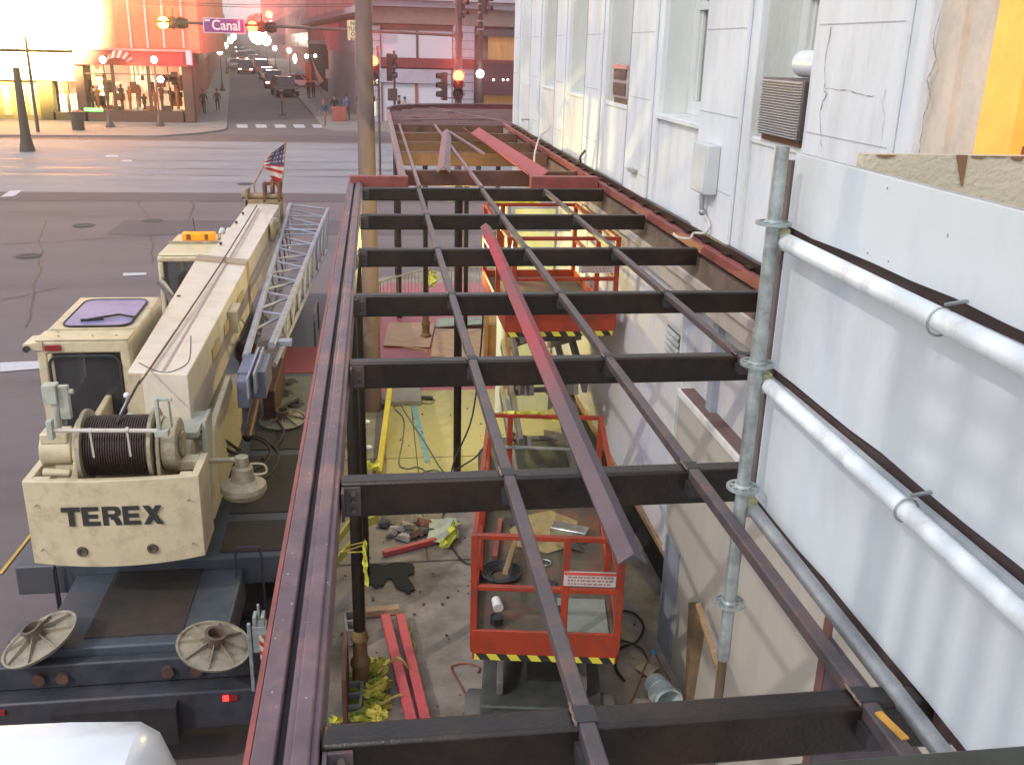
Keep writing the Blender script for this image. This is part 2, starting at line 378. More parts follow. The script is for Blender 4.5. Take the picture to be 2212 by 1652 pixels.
# loose steel lying on the frame
def angle_iron(p, q, leg, t, m, name, label, inv=True):
    """inverted-V angle between two ridge points"""
    p, q = Vector(p), Vector(q); d = (q-p).normalized(); s = d.cross(Vector((0, 0, 1))).normalized(); k = -1 if inv else 1
    u = (s*.80+Vector((0, 0, k*.6))).normalized()*leg; v = (-s*.80+Vector((0, 0, k*.6))).normalized()*leg; n = Vector((0, 0, -t*1.4))
    b = MB(); b.prism([p, p+u, p+u+n, p+n, p+v+n, p+v], q-p)
    return tag(b.build(name, m, bevel=.002), label, 'steel angle')
lm = mat('red_reflection_angle_steel', (.085, .065, .085), .4, .15, var=.2, scale=4)  # ramp below paints red reflections along the grey steel
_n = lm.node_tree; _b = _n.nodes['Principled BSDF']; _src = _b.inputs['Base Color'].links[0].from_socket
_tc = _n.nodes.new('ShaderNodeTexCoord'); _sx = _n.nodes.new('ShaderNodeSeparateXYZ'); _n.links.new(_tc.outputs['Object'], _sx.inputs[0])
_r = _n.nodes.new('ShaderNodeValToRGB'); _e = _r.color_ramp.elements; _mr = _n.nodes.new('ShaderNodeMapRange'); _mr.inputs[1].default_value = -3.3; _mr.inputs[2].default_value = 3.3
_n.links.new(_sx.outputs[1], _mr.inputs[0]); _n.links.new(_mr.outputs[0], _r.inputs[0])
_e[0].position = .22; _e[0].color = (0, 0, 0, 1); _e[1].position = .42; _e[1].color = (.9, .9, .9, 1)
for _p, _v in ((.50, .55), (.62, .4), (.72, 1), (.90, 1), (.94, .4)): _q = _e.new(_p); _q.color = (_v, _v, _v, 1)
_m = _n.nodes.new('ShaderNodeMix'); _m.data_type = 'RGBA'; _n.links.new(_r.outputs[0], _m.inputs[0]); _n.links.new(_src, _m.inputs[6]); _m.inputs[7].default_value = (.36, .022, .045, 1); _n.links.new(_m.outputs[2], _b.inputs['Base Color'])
angle_iron((1.075, 9.45, ZD+.045), (.865, 2.86, ZD+.045), .066, .009, lm, 'steel_angle', 'long loose steel angle lying lengthwise on the cross beams, red reflection painted along its middle')
angle_iron((1.47, 20.3, ZD+.085), (.95, 13.75, ZD+.085), .12, .014, pinkox, 'steel_angle', 'short dusty pink steel angle lying on the far beams beside the red channel')
angle_iron((1.95, 20.1, ZD+.02), (2.16, 12.95, ZD+.02), .20, .014, mat('fresh_red_oxide', (.38, .07, .065), .45, .1, var=.15, scale=4), 'steel_angle', 'wide bright red V shaped steel channel lying at the far bay near the wall', inv=False)
b = MB(); b.bar((1.5, 20, ZD+.05), (1.75, 15.9, ZD+.05), .05, .03); tag(b.build('steel_strip', pinkox), 'thin pink steel strip lying between the short angle and the wide red channel', 'steel strip')

# ================================================================== WHITE BUILDING on the right
def stucco(name, col, blue=True):
    m = mat(name, col, .85, 0, var=.06, scale=3.5, stretch=(1.4, 1.4, .35), dirt=(col[0]*.74, col[1]*.71, col[2]*.66), dscale=1.6, damt=.65, bump=.45); return m
wh = stucco('white_painted_stucco', (.68, .71, .735))
whw = stucco('warm_white_stucco', (.69, .67, .655))
jamb = stucco('pale_jamb_paint', (.60, .63, .61))
crackm = mat('crack_dirt', (.20, .18, .17), .9)
XW = 3.1
wb = thing('white_building', 'long white painted stucco building with tall pilasters and deep windows along the right side', 'building', (5, 13, 0))
WB0 = 4.50; TOP = 12.
P = [(7.87, 9.2), (10.62, 11.93), (13.25, 14.50), (15.90, 16.95), (18.39, 19.74), (21.1, 22.1), (5.35, 6.83)]   # pilasters in Y
for (a, c) in P:
    b = MB(); b.box(XW, 3.62, a, c, WB0, TOP); b.box(XW-.035, XW, a+.17, c-.12, WB0+.02, TOP)
    b.build('pilaster', wh, wb, .012)
b = MB(); b.box(3.105, 3.12, 3.45, 22.09, WB0-.02, WB0+.12); b.build('string_course', wh, wb)
for (a, c) in [(9.2, 10.62), (11.93, 13.25), (14.5, 15.9), (16.95, 18.39), (19.74, 21.1), (6.83, 7.87)]:
    zs = 5.60
    b = MB(); b.box(XW+.035, 3.62, a+.003, c-.003, WB0, zs); b.build('spandrel', whw if a > 14 else wh, wb)
    if a == 19.74:
        b = MB(); b.box(XW+.20, 3.62, a+.003, c-.003, zs+.002, TOP); b.build('blind_recess', whw, wb); continue
    b = MB(); b.box(XW-.02 if a == 9.2 else XW+.02, XW+.44, a-.05 if a == 9.2 else a+.004, c-.004, zs, zs+.055); b.build('sill', wh, wb, .01)
    if a == 14.5 or a == 16.95: dz = .0
    w = thing; b = MB()
    xg = XW+.33                                    # frame face
    b.box(xg, xg+.10, a+.004, a+.16, zs+.056, TOP); b.box(xg, xg+.10, c-.16, c-.004, zs+.056, TOP)
    b.box(xg, xg+.10, a+.16, c-.16, zs+.056, zs+.20); b.box(xg, xg+.10, a+.16, c-.16, 6.72, 6.80)
    b.box(xg+.03, xg+.08, a+.16, a+.21, zs+.20, TOP); b.box(xg+.03, xg+.08, c-.21, c-.16, zs+.20, TOP)
    wf = b.build('window', jamb, wb, .006)
    b = MB(); b.box(xg+.06, xg+.065, a+.21, c-.21, zs+.20, TOP); b.build('pane', mat('dusty_window_glass', (.22, .21, .19), .15, 0, var=.3, scale=1.5, stretch=(1, 1, .2), bump=0), wf)
    b = MB(); b.box(XW+.06, xg+.1, c-.004, c, zs+.055, TOP); b.build('jamb', jamb, wf)
# weather stains, course joints and the cracked corner pier
b = MB()
for (a, c) in P:
    for z in (5.02+.1*math.sin(a), 5.78, 6.5, 7.3): b.box(XW-.038, XW-.034, a+.2, c-.14, z, z+.008)
b.build_each('course_joint', mat('joint_grey', (.42, .43, .46), .9), wb)
def crack(pts, w=.012, x=XW-.040, m=crackm):
    b = MB(); P_ = []
    for (p, q) in zip(pts, pts[1:]):
        for k in range(6): t = k/6; P_.append((p[0]+(q[0]-p[0])*t+random.uniform(-1.6, 1.6), p[1]+(q[1]-p[1])*t+random.uniform(-1.6, 1.6)))
    P_.append(pts[-1]); q = [onx(*p, x) for p in P_]; W_ = [w*random.uniform(.15, .8) for _ in q]; V_ = []
    for k, c in enumerate(q):
        d = (q[min(k+1, len(q)-1)]-q[max(k-1, 0)]).normalized(); n = d.cross(Vector((1, 0, 0))).normalized()*W_[k]/2; V_.append((b.bm.verts.new(c-n), b.bm.verts.new(c+n)))
    for A, B in zip(V_, V_[1:]): b.bm.faces.new((A[0], A[1], B[1], B[0]))
    return b
b = crack([(1795, 60), (1782, 140), (1780, 195), (1786, 205), (1775, 222), (1770, 260), (1775, 318)], .013)
b.build('crack', crackm, wb)
b = crack([(1782, 190), (1830, 196), (1870, 208), (1888, 208)], .008); b.build('crack', crackm, wb)
b = crack([(1915, 190), (1906, 215), (1910, 260), (1900, 320)], .007); b.build('crack', mat('fine_crack', (.45, .45, .48), .9), wb)
for (a, c) in P[1:5]:
    b = MB(); b.box(XW-.036, XW-.03, c-.115, c-.095, WB0, TOP); b.build('crack', mat('thin_seam', (.30, .30, .31), .9), wb)
# cream jambs and the orange lit window past the last pilaster
b = MB(); b.box(XW+.06, 3.62, 4.80, 5.348, WB0, TOP); b.box(XW+.02, XW+.06, 5.05, 5.14, WB0, TOP); b.build('cream_pier', mat('cream_pier_paint', (.66, .56, .46), .8, 0, var=.1, scale=3, dirt=(.42, .36, .31), dscale=2.2, damt=.8), wb)
b = crack([(2032, 20), (2015, 90), (2022, 130), (2003, 175), (2010, 215), (1995, 250), (1985, 330)], .022, x=XW+.018, m=crackm); b.build('crack', mat('grey_crack', (.30, .28, .27), .9), wb)
orange = emis('lit_orange_curtain', (1.0, .42, .03), .62)
b = MB(); b.box(XW+.17, XW+.19, 2.4, 4.50, 5.84, TOP); ow = b.build('lit_window', orange, wb)
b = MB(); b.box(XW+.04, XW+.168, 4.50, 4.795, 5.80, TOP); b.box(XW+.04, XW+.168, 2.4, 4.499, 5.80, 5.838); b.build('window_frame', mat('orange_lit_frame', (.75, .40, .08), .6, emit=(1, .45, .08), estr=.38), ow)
b = MB(); b.box(XW+.10, XW+.165, 2.4, 4.49, 5.839, 5.90); b.build('window_rail', mat('brown_window_rail', (.20, .08, .04), .6), ow)
b = MB(); b.box(XW+.06, 3.62, 2.2, 4.795, WB0, 5.79); b.build('spandrel', whw, wb)
# end wall and upper return of the building
b = MB(); b.box(3.62, 16, 21.9, 22.1, 0, TOP); b.box(3.63, 3.8, -2, 21.9, 0, TOP); b.build('wall', wh, wb)
# lower storey: mouldings under the frame, painted panels, recess
low = mat('smeared_painted_boarding', (.52, .50, .50), .75, 0, var=.10, scale=1.0, stretch=(1, 1, .45), dirt=(.30, .33, .48), dscale=1.1, damt=.75, bump=.3)
low2 = mat('peach_smeared_boarding', (.60, .57, .56), .75, 0, var=.12, scale=1.2, dirt=(.42, .46, .60), dscale=1.2, damt=.9, bump=.3)
beige = mat('beige_boarding', (.45, .41, .35), .75, 0, var=.08, scale=1.3, stretch=(1, 1.5, .15), dirt=(.38, .33, .30), dscale=1.5, damt=.6, bump=.2)
b = MB(); b.box(XW, 3.62, 8.96, 22.05, 1.08, 4.0); b.build('lower_wall', low2, wb)
b = MB(); b.box(XW+.10, 3.62, 3.0, 8.955, 3.03, 4.0); b.build('lower_wall', low, wb)
b = MB(); b.box(XW-.03, XW+.1, 3.0, 8.955, 0, 2.95); b.build('boarding', beige, wb)
b = MB(); b.box(XW-.06, XW+.099, 3.0, 8.96, 2.951, 3.03); b.build('trim', whw, wb, .01)
b = MB(); b.box(XW-.04, XW+.099, 3.0, 8.9, 3.031, 3.04); b.build('trim_top', mat('rusty_ledge', (.16, .10, .09), .8), wb)
b = MB(); b.box(XW+.03, XW+.099, 8.2, 8.34, 3.04, 4.0); b.build('pipe_cover', mat('grey_blue_paint', (.26, .30, .36), .6), wb)
b = MB(); b.box(XW-.10, 3.62, 3.0, 22.05, 4.002, 4.20); b.box(XW-.16, 3.62, 3.0, 22.05, 4.202, 4.30); b.build('cornice', mat('stone_cornice', (.44, .38, .35), .8, 0, var=.15, scale=3, dirt=(.26, .2, .17), dscale=2.5), wb, .015)
b = MB(); b.box(XW-.14, 3.62, 3.0, 22.05, 4.302, 4.498); b.build('timber_plate', mat('old_brown_timber', (.14, .09, .07), .8, 0, var=.3, scale=3, dirt=(.28, .20, .14), dscale=2), wb)
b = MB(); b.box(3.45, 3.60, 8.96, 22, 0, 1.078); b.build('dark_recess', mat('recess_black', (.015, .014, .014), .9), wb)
b = MB(); b.box(XW-.045, XW-.005, 8.96, 22.0, 1.04, 1.10); b.build('base_trim', wood, wb)
b = MB(); b.box(XW-.05, XW-.033, 8.48, 8.93, 0, 1.35); b.build('blue_grey_board', mat('blue_grey_board', (.24, .265, .31), .7, 0, var=.15, scale=2, stretch=(1, 1, .3)), wb)
b = MB(); b.box(XW-.05, XW-.032, 5.3, 5.4, 0, 2.6); b.build('door_post', mat('brown_post', (.15, .07, .06), .7), wb)
b = MB(); b.box(XW-.045, XW-.032, 3.6, 5.29, 0, 2.5); b.build('door_panel', mat('plum_door_panel', (.085, .07, .085), .6), wb)  # one dark plum colour all over
# louvre vent low on the wall
b = MB(); b.box(XW-.006, XW-.002, 9.15, 9.62, 3.16, 3.52); v = b.build('louvre', mat('louvre_dark', (.06, .07, .09), .6), wb)
b = MB()
for k in range(5): b.hexa([(XW-.03, 9.17, 3.18+k*.07), (XW-.008, 9.17, 3.20+k*.07), (XW-.008, 9.60, 3.20+k*.07), (XW-.03, 9.60, 3.18+k*.07), (XW-.03, 9.17, 3.20+k*.07), (XW-.008, 9.17, 3.225+k*.07), (XW-.008, 9.60, 3.225+k*.07), (XW-.03, 9.60, 3.20+k*.07)])
b.build('blade', mat('louvre_blade', (.35, .38, .42), .5), v)
b = MB(); b.bar((XW-.02, 9.02, 1.1), (XW-.02, 9.02, 4.0), .05, .03); b.build('corner_bead', jamb, wb)

# window air conditioners, meter box, vent hood, cables
acm = mat('brown_ac_grille', (.13, .10, .10), .5, .3, var=.2)
acf = mat('pale_ac_fin', (.42, .42, .44), .65, 0, var=.15)
t = thing('air_conditioner', 'large louvred air conditioner standing in the window nearest the hoarding', 'air conditioner', (3.2, 7.24, 5.66))
b = MB(); b.box(XW-.03, XW+.36, 6.85, 7.62, 5.70, 6.13); b.build('casing', acm, t, .01)
b = MB()
for k in range(21): z = 5.715+k*.0195; b.hexa([(XW-.055, 6.86, z), (XW-.031, 6.86, z), (XW-.031, 7.61, z), (XW-.055, 7.61, z), (XW-.055, 6.86, z+.004), (XW-.031, 6.86, z+.010), (XW-.031, 7.61, z+.010), (XW-.055, 7.61, z+.004)])
b.build('grille', acf, t)
b = MB()
for k in range(14): z = 5.73+k*.027; b.box(XW, XW+.35, 7.621, 7.635, z, z+.008)
b.build('side_grille', acf, t)
b = MB(); b.box(XW, XW+.3, 6.87, 7.6, 5.657, 5.699); b.build('base_tray', mat('rust_tray', (.16, .07, .04), .8), t)
b = MB(); b.cyl((XW+.2, 6.87, 6.24), (XW+.2, 7.4, 6.24), .10, n=24); tag(b.build('duct', whitep), 'fat white duct roll lying on top of the big louvred air conditioner', 'duct')
t = thing('air_conditioner', 'small boxy air conditioner with pink front in the third window from the street end', 'air conditioner', (3.2, 12.5, 5.66))
b = MB(); b.box(XW+.02, XW+.36, 12.1, 12.85, 5.72, 6.14); b.build('casing', mat('pink_grey_case', (.42, .36, .36), .6), t, .012)
b = MB(); b.box(XW+.005, XW+.019, 12.16, 12.79, 5.95, 6.07); b.box(XW+.005, XW+.019, 12.16, 12.79, 5.76, 5.91); b.build('vent_panel', mat('dark_brown_vent', (.08, .06, .06), .6), t)
b = MB(); b.box(XW-.0, XW+.019, 12.1, 12.85, 6.08, 6.13); b.build('trim', mat('rose_trim', (.62, .25, .26), .5), t)
b = MB(); b.box(XW+.04, XW+.3, 12.12, 12.83, 5.657, 5.719); b.build('bracket', darkm, t)
t = thing('meter_box', 'tall pale grey utility box fixed on the white pilaster above the frame', 'utility box', (3.02, 8.5, 4.9))
p0, p1 = onx(1522, 312, XW-.16), onx(1560, 420, XW-.16)
b = MB(); b.box(XW-.16, XW-.036, 8.40, 8.80, 5.08, 5.52); b.build('casing', mat('grey_box_paint', (.52, .55, .56), .5, 0, var=.06), t, .012)
b = MB(); b.box(XW-.165, XW-.161, 8.42, 8.78, 5.10, 5.50); b.build('cover', mat('box_cover', (.56, .59, .60), .5, 0, var=.06), t)
b = MB(); b.cyl((XW-.10, 8.6, 5.08), (XW-.10, 8.6, 4.93), .022); b.ball((XW-.09, 8.6, 4.90), .035); b.build('conduit', galv, t)
cab = mat('pale_cable', (.55, .50, .46), .6)
b = MB(); b.tube([(XW-.07, 8.6, 4.88), (XW-.06, 8.45, 4.80), (XW-.08, 8.5, 4.72), (XW-.12, 8.7, 4.68), (XW-.20, 8.55, 4.66), (XW-.25, 8.75, 4.63), (XW-.22, 9.0, 4.62)], .012); tag(b.build('hanging_cable', cab), 'pale frayed cable dangling under the grey utility box', 'cable')
b = MB(); b.tube([ony(1190, 272, 16.6), ony(1178, 285, 16.0), ony(1168, 292, 15.6), ony(1160, 312, 15.4), ony(1154, 345, 15.2), ony(1160, 385, 15.0)], .014); tag(b.build('hanging_cable', cab), 'thin pale cable looping from the white wall down over the far bay', 'cable')
b = MB(); b.tube([(XW-.04, 14.1, 4.9), (XW-.12, 14.05, 4.80), (XW-.08, 14.2, 4.72), (XW-.14, 14.4, 4.70)], .016); tag(b.build('wire_stub', darkm), 'small twist of dark wire at the foot of the white wall', 'wire')
b = MB(); b.tube([(XW-.036, 19.5, 4.95), (XW-.2, 19.5, 4.95), (XW-.2, 19.3, 4.93)], .015); tag(b.build('wall_hook', galv), 'small bent hook sticking out of the far white pilaster', 'hook')
b = MB(); b.box(XW-.10, XW-.036, 11.15, 11.38, 4.93, 4.975); tag(b.build('wall_bracket', galv, bevel=.005), 'little grey bracket bolted to the middle white pilaster', 'bracket')

# ================================================================== HOARDING with pipes and scaffold standard
hd = thing('hoarding', 'white board hoarding of three long panels beside the camera', 'hoarding', (1.52, 2.2, 4.5))
hb = mat('white_hoarding_board', (.60, .645, .67), .7, 0, var=.05, scale=1.4, stretch=(1, 1, .5), dirt=(.50, .52, .56), dscale=1.6, damt=.8, bump=.4)
HX = 1.50
for (z0, z1) in ((5.705, 5.965), (5.165, 5.665), (4.60, 5.115)):
    b = MB(); N = 14
    for k in range(N):
        ya, yb_ = 3.34-k*(3.34-.3)/N, 3.34-(k+1)*(3.34-.3)/N
        j = lambda i: .0035*math.sin(i*2.3+z0*7)+.0025*math.sin(i*5.1)
        b.hexa([(HX, yb_, z0+j(k+1)), (HX+.02, yb_, z0+j(k+1)), (HX+.02, ya, z0+j(k)), (HX, ya, z0+j(k)), (HX, yb_, z1+.2*j(k+9)), (HX+.02, yb_, z1+.2*j(k+9)), (HX+.02, ya, z1+.2*j(k+8)), (HX, ya, z1+.2*j(k+8))])
    b.build('board', hb, hd)
b = MB(); b.box(HX+.03, HX+.06, .3, 3.37, 4.53, 5.86); b.build('backing_board', mat('brown_backing', (.10, .065, .06), .85, 0, var=.3), hd)
b = MB(); b.box(HX-.01, HX+.028, 3.345, 3.375, 4.58, 5.94); b.build('edge_batten', mat('brown_batten', (.13, .10, .09), .8, 0, var=.3), hd)
b = MB(); b.box(HX+.021, HX+.030, .3, 3.34, 5.90, 5.968); b.build('cap_strip', mat('grey_cap', (.35, .36, .38), .6), hd)
pipes = [((1.435, 3.24, 5.675), (1.435, .35, 5.65), .031, whitep, 'upper white pipe running along the hoarding at its top joint'),
         ((1.435, 3.24, 5.135), (1.435, .35, 5.09), .029, whitep, 'middle white pipe running along the hoarding below the upper one'),
         ((1.435, 3.24, 4.62), (1.435, .35, 4.56), .027, mat('grey_pipe', (.27, .28, .29), .4, .5, var=.25, scale=9, dirt=(.5, .5, .5), dscale=5), 'lowest pipe of bare grey metal along the bottom edge of the hoarding')]
for (p, q, r, m, lb) in pipes:
    t = thing('ledger_pipe', lb, 'pipe', (1.435, 2, p[2]-.05), 'pipes along the hoarding')
    b = MB(); b.cyl(p, q, r, n=24); b.build('tube', m, t)
    b = MB(); b.box(1.395, 1.45, 3.19, 3.25, p[2]-.035, p[2]+.045); b.build('end_clamp', mat('yellow_grey_clamp', (.42, .42, .22), .6, .3), t, .008)
    yy = 2.2
    b = MB(); b.tube([(1.435+(r+.006)*math.cos(a), yy, p[2]-.015*(p[2] > 5)+(r+.006)*math.sin(a)) for a in [k*math.pi/8 for k in range(16)]], .0032, closed=True); b.bar((1.44, yy, p[2]+r), (1.50, yy, p[2]+r+.01), .012, .006)
    if p[2] > 5: b.build('pipe_strap', galv, t)
    else: b.bm.free()
sp = thing('scaffold_standard', 'upright galvanised scaffold tube with pierced rosettes at the end of the hoarding', 'scaffold pole', (1.385, 3.2, 0))
b = MB(); b.cyl((1.385, 3.2, 3.93), (1.385, 3.2, 6.005), .0255, n=24); b.cyl((1.385, 3.2, 5.15), (1.385, 3.2, 5.35), .029, n=24); b.build('tube', galv, sp)
b = MB(); b.cyl((1.385, 3.2, 2.2), (1.385, 3.2, 3.93), .019, n=16); b.build('spigot', mat('rusty_spigot', (.12, .075, .045), .8, .2), sp)
b = MB(); b.cyl((1.385, 3.2, .0), (1.385, 3.2, 2.2), .0255, n=16); b.build('tube', galv, sp)
for z in (5.74, 5.22, 4.715, 4.20):
    b = MB(); b.mi = 0; cx, cy = 1.385, 3.2
    for k in range(8):
        a = k*math.pi/4+.2; b.bar((cx+.028*math.cos(a), cy+.028*math.sin(a), z), (cx+.056*math.cos(a), cy+.056*math.sin(a), z), .012, .009)
    b.lathe((cx, cy, z), [(.054, -.005), (.064, -.005), (.064, .005), (.054, .005), (.054, -.005)], 28)
    b.lathe((cx, cy, z), [(.026, -.014), (.034, -.006), (.034, .006), (.026, .014)], 20)
    b.build('rosette', galv, sp)
random.seed(31)
nail = mat('rusty_nail', (.22, .15, .11), .7)
for k in range(14):
    z = random.choice((5.73, 5.94, 5.19, 5.64, 4.63, 5.09))+random.uniform(-.006, .006); y = random.uniform(.9, 3.3)
    b = MB(); b.cyl((HX+.002, y, z), (HX-.0015, y, z), .0028, n=8); b.build('nail_head', nail, hd)
for k in range(4):
    z = random.choice((5.8, 5.4, 4.8))+random.uniform(-.1, .1); y = random.uniform(1.0, 3.2); s_ = random.uniform(.003, .009)
    b = MB(); b.prism([(HX-.001, y+s_*math.cos(a)*random.uniform(.4, 1), z+s_*1.4*math.sin(a)*random.uniform(.4, 1)) for a in [i*.9 for i in range(7)]], (.0008, 0, 0)); b.build('scuff_mark', mat('scuff_grey', (.36, .36, .38), .9), hd)
# cream board standing across behind the hoarding, plus the ledge in front of the lens
b = MB(); b.box(1.56, 3.09, 2.96, 3.0, 4.7, 6.005)
cb = tag(b.build('cream_board', mat('cream_stucco_board', (.55, .50, .38), .9, 0, var=.1, scale=6, dirt=(.42, .38, .30), dscale=3, damt=.6, bump=.8)), 'rough cream board with flaking top edge behind the top of the hoarding', 'board')
b = MB()
random.seed(3)
for k in range(16):
    x = 1.62+k*.09+random.uniform(-.04, .04); h = .004+.022*random.random()**2
    if random.random() < .35: continue
    b.prism([(x, 2.957, 6.004), (x+.05+.04*random.random(), 2.957, 6.004), (x+.04, 2.957, 6.004-h), (x+.01, 2.957, 6.004-h*.7)], (0, -.002, 0))
p = ony(2078, 335, 2.956); q = ony(2076, 402, 2.956)
b.prism([p+Vector((-.02, 0, 0)), p+Vector((.02, 0, 0)), q+Vector((.006, 0, 0)), q], (0, -.002, 0))
b.build_each('peeling_patch', mat('bare_brown_patch', (.22, .12, .06), .9), cb)
p = onz(1770, 1642, 5.35); q = onz(2240, 1606, 5.35)
b = MB(); b.hexa([p+Vector((-.05, -.12, -.05)), q+Vector((.2, -.12, -.05)), q+Vector((.2, 0, -.05)), p+Vector((-.05, 0, -.05)), p+Vector((-.05, -.12, 0)), q+Vector((.2, -.12, 0)), q+Vector((.2, 0, 0)), p+Vector((-.05, 0, 0))])
tag(b.build('window_ledge', mat('green_black_ledge', (.03, .038, .035), .5), bevel=.004), 'dark greenish ledge crossing the bottom right corner of the view', 'ledge')

# manholes, tar seams and stains on the roadway
man = mat('manhole_iron', (.07, .058, .06), .85, 0, var=.3, scale=20)
for i, (x, y) in enumerate(((530, 392), (820, 600), (180, 480), (60, 545), (330, 470))):
    p = G(x, y); b = MB(); b.lathe((p.x, p.y, gz(p.y)+RZ), [(0, .014), (.30, .014), (.31, .018), (.36, .018), (.37, .012)], 28)
    tag(b.build('manhole_cover', man), ('round manhole cover near the tip of the crane boom', 'round manhole cover seen through the frame beyond the raised lift', 'manhole cover on the open road left of the front cab', 'manhole cover at the left edge of the road', 'manhole cover just beyond the amber beacon')[i], 'manhole cover', 'manhole covers')
random.seed(12); tar = mat('tar_seam', (.045, .036, .042), .6)
for (xa, ya, xb, yb_) in ((0, 520, 340, 500), (60, 700, 90, 470), (330, 560, 300, 430), (0, 640, 120, 610), (400, 480, 395, 425), (640, 480, 560, 430)):
    P0, P1 = G(xa, ya), G(xb, yb_); n = 16; L_, R_ = [], []; d = (P1-P0); w_ = Vector((-d.y, d.x, 0)).normalized()*.025; off = 0
    for k in range(n+1):
        off += random.uniform(-.09, .09); c = P0.lerp(P1, k/n)+w_.normalized()*off; L_.append((c.x+w_.x, c.y+w_.y)); R_.append((c.x-w_.x, c.y-w_.y))
    b = MB()
    for k in range(n):
        f = b.face([(*L_[k], gz(L_[k][1])+RZ+.008), (*L_[k+1], gz(L_[k+1][1])+RZ+.008), (*R_[k+1], gz(R_[k+1][1])+RZ+.008), (*R_[k], gz(R_[k][1])+RZ+.008)])
    struct(b.build('road', tar))
# bolts and clip angles where the cross beams meet girder and ledger
boltm = mat('bolt_steel', (.16, .13, .12), .4, .4, var=.3)
for y in Yb:
    b = MB(); b.box(-.168, -.155, y-.11, y-.046, ZD-.15, ZD-.02); b.box(-.155, -.09, y-.058, y-.046, ZD-.15, ZD-.02); b.build('clip_angle', steelgrey, g, .002)
    for z in (ZD-.125, ZD-.085, ZD-.045): b = MB(); b.cyl((-.12, y-.058, z), (-.12, y-.070, z), .011, n=6); b.build('bolt', boltm, g)
wm = mat('weld_bead', (.20, .14, .11), .35, .5, var=.4, scale=60)
for x in PX:
    for y in Yb:
        if x == PX[2] and y < 4: continue
        b = MB(); b.tube([(x-.034+.0015*math.sin(k*2), y-.048+.096*k/8, ZD+.004) for k in range(9)], .0045, n=6); b.build('weld_bead', wm, g)
random.seed(77); b = MB()  # glints on the girder, painted as tiny pale specks
for k in range(150):
    y = random.uniform(1.6, 12.5); x = random.choice((random.uniform(-.34, -.29), random.uniform(-.255, -.18))); z = ZD+(-.0035 if x < -.28 else .0045 if -.245 < x < -.195 else -.011); s_ = random.uniform(.0012, .0032)
    b.face([(x-s_, y-s_, z), (x+s_, y-s_*.6, z), (x+s_*.8, y+s_, z), (x-s_*.7, y+s_*1.4, z)])
o = b.build('glint_specks', mat('pale_glint', (.55, .50, .48), .5), g); o['kind'] = 'stuff'

# iron balcony railing above and behind the camera whose shadow falls on the hoarding
rl = thing('balcony_railing', 'iron balcony railing with lattice top above the viewpoint, seen only by its shadow', 'railing', (-1.14, -.6, 7.1))
b = MB(); b.box(-1.16, -1.12, -2.0, .25, 7.08, 7.12); b.box(-1.16, -1.12, -2.0, .25, 8.02, 8.07); b.box(-1.16, -1.12, -2.0, .25, 8.52, 8.57); b.box(-1.16, -1.12, .12, .27, 7.08, 8.57); b.build('rail', darkm, rl)
for k in range(13):
    y = -.02-k*.15; b = MB(); b.box(-1.155, -1.125, y-.028, y+.028, 7.12, 8.02); b.build('baluster', darkm, rl)
for k in range(8):
    y = -.08-k*.22; b = MB(); b.box(-1.155, -1.125, y-.03, y+.03, 8.07, 8.52); b.build('lattice_bar', darkm, rl)
for z in (8.20, 8.36): b = MB(); b.box(-1.15, -1.13, -2.0, .12, z-.022, z+.022); b.build('lattice_bar', darkm, rl)
# ================================================================== TRUCK CRANE
cream = mat('cream_crane_paint', (.58, .49, .325), .38, 0, var=.08, scale=4, dirt=(.27, .19, .12), dscale=5, damt=.55, coat=.15, bump=.04)
creamtop = mat('cream_boom_paint', (.66, .59, .48), .4, 0, var=.05, scale=2, dirt=(.50, .38, .30), dscale=2.2, damt=.6, coat=.2, bump=.04)
slate = mat('slate_blue_deck_paint', (.072, .086, .108), .5, .1, var=.25, scale=4, dirt=(.10, .075, .065), dscale=2, damt=.8)
antislip = mat('antislip_mat', (.035, .030, .028), .85, 0, var=.35, scale=8, dirt=(.08, .045, .03), dscale=1.6, damt=.6, bump=.5)
crm = mat('grimy_cream_casting', (.36, .31, .21), .5, .1, var=.2, scale=9, dirt=(.12, .09, .06), dscale=5, damt=.75)
padm = mat('worn_float_metal', (.33, .29, .22), .5, .3, var=.25, scale=7, dirt=(.11, .08, .06), dscale=5, damt=.8)
ropem = mat('greased_wire_rope', (.055, .035, .032), .45, .4, var=.4, scale=30)
cr = thing('truck_crane', 'cream and slate blue truck mounted crane parked beside the steel gallery', 'crane', (-2.37, 14, RZ))
# carrier
b = MB(); b.box(-3.69, -1.02, 9.02, 20.2, .92, 1.25); b.box(-3.1, -1.45, 7.72, 9.018, .75, 1.13); b.build('carrier_deck', slate, cr, .02)
b = MB(); b.box(-2.9, -1.85, 7.3, 22.6, .35, .745); b.build('chassis_frame', darkm, cr)
b = MB(); b.box(-2.72, -1.86, 7.86, 9.6, 1.131, 1.14); b.box(-3.55, -1.2, 9.3, 9.301, 1.25, 1.2); b.build('deck_mat', antislip, cr)
b = MB(); b.box(-3.6, -2.95, 7.5, 9.0, .45, .62); b.box(-1.7, -1.1, 7.5, 9.0, .45, .62); b.build_each('lower_step', darkm, cr)
b = MB(); b.box(-3.69, -3.0, 8.6, 8.95, .52, .66); b.build('step_tread', slate, cr)
b = MB(); b.box(-3.72, -.98, 7.42, 7.68, .40, .80); b.box(-3.72, -.98, 7.60, 7.71, .803, 1.05); b.build('rear_bumper', mat('dark_slate_bumper', (.05, .055, .07), .5, .2, var=.3, dirt=(.10, .07, .06)), cr, .02)
tl = emis('red_tail_light', (1, .03, .02), 3.0); redd = mat('dull_red_lens', (.25, .02, .02), .3)
b = MB(); b.box(-1.46, -1.41, 7.40, 7.418, .70, .75); b.build('tail_light', tl, cr)
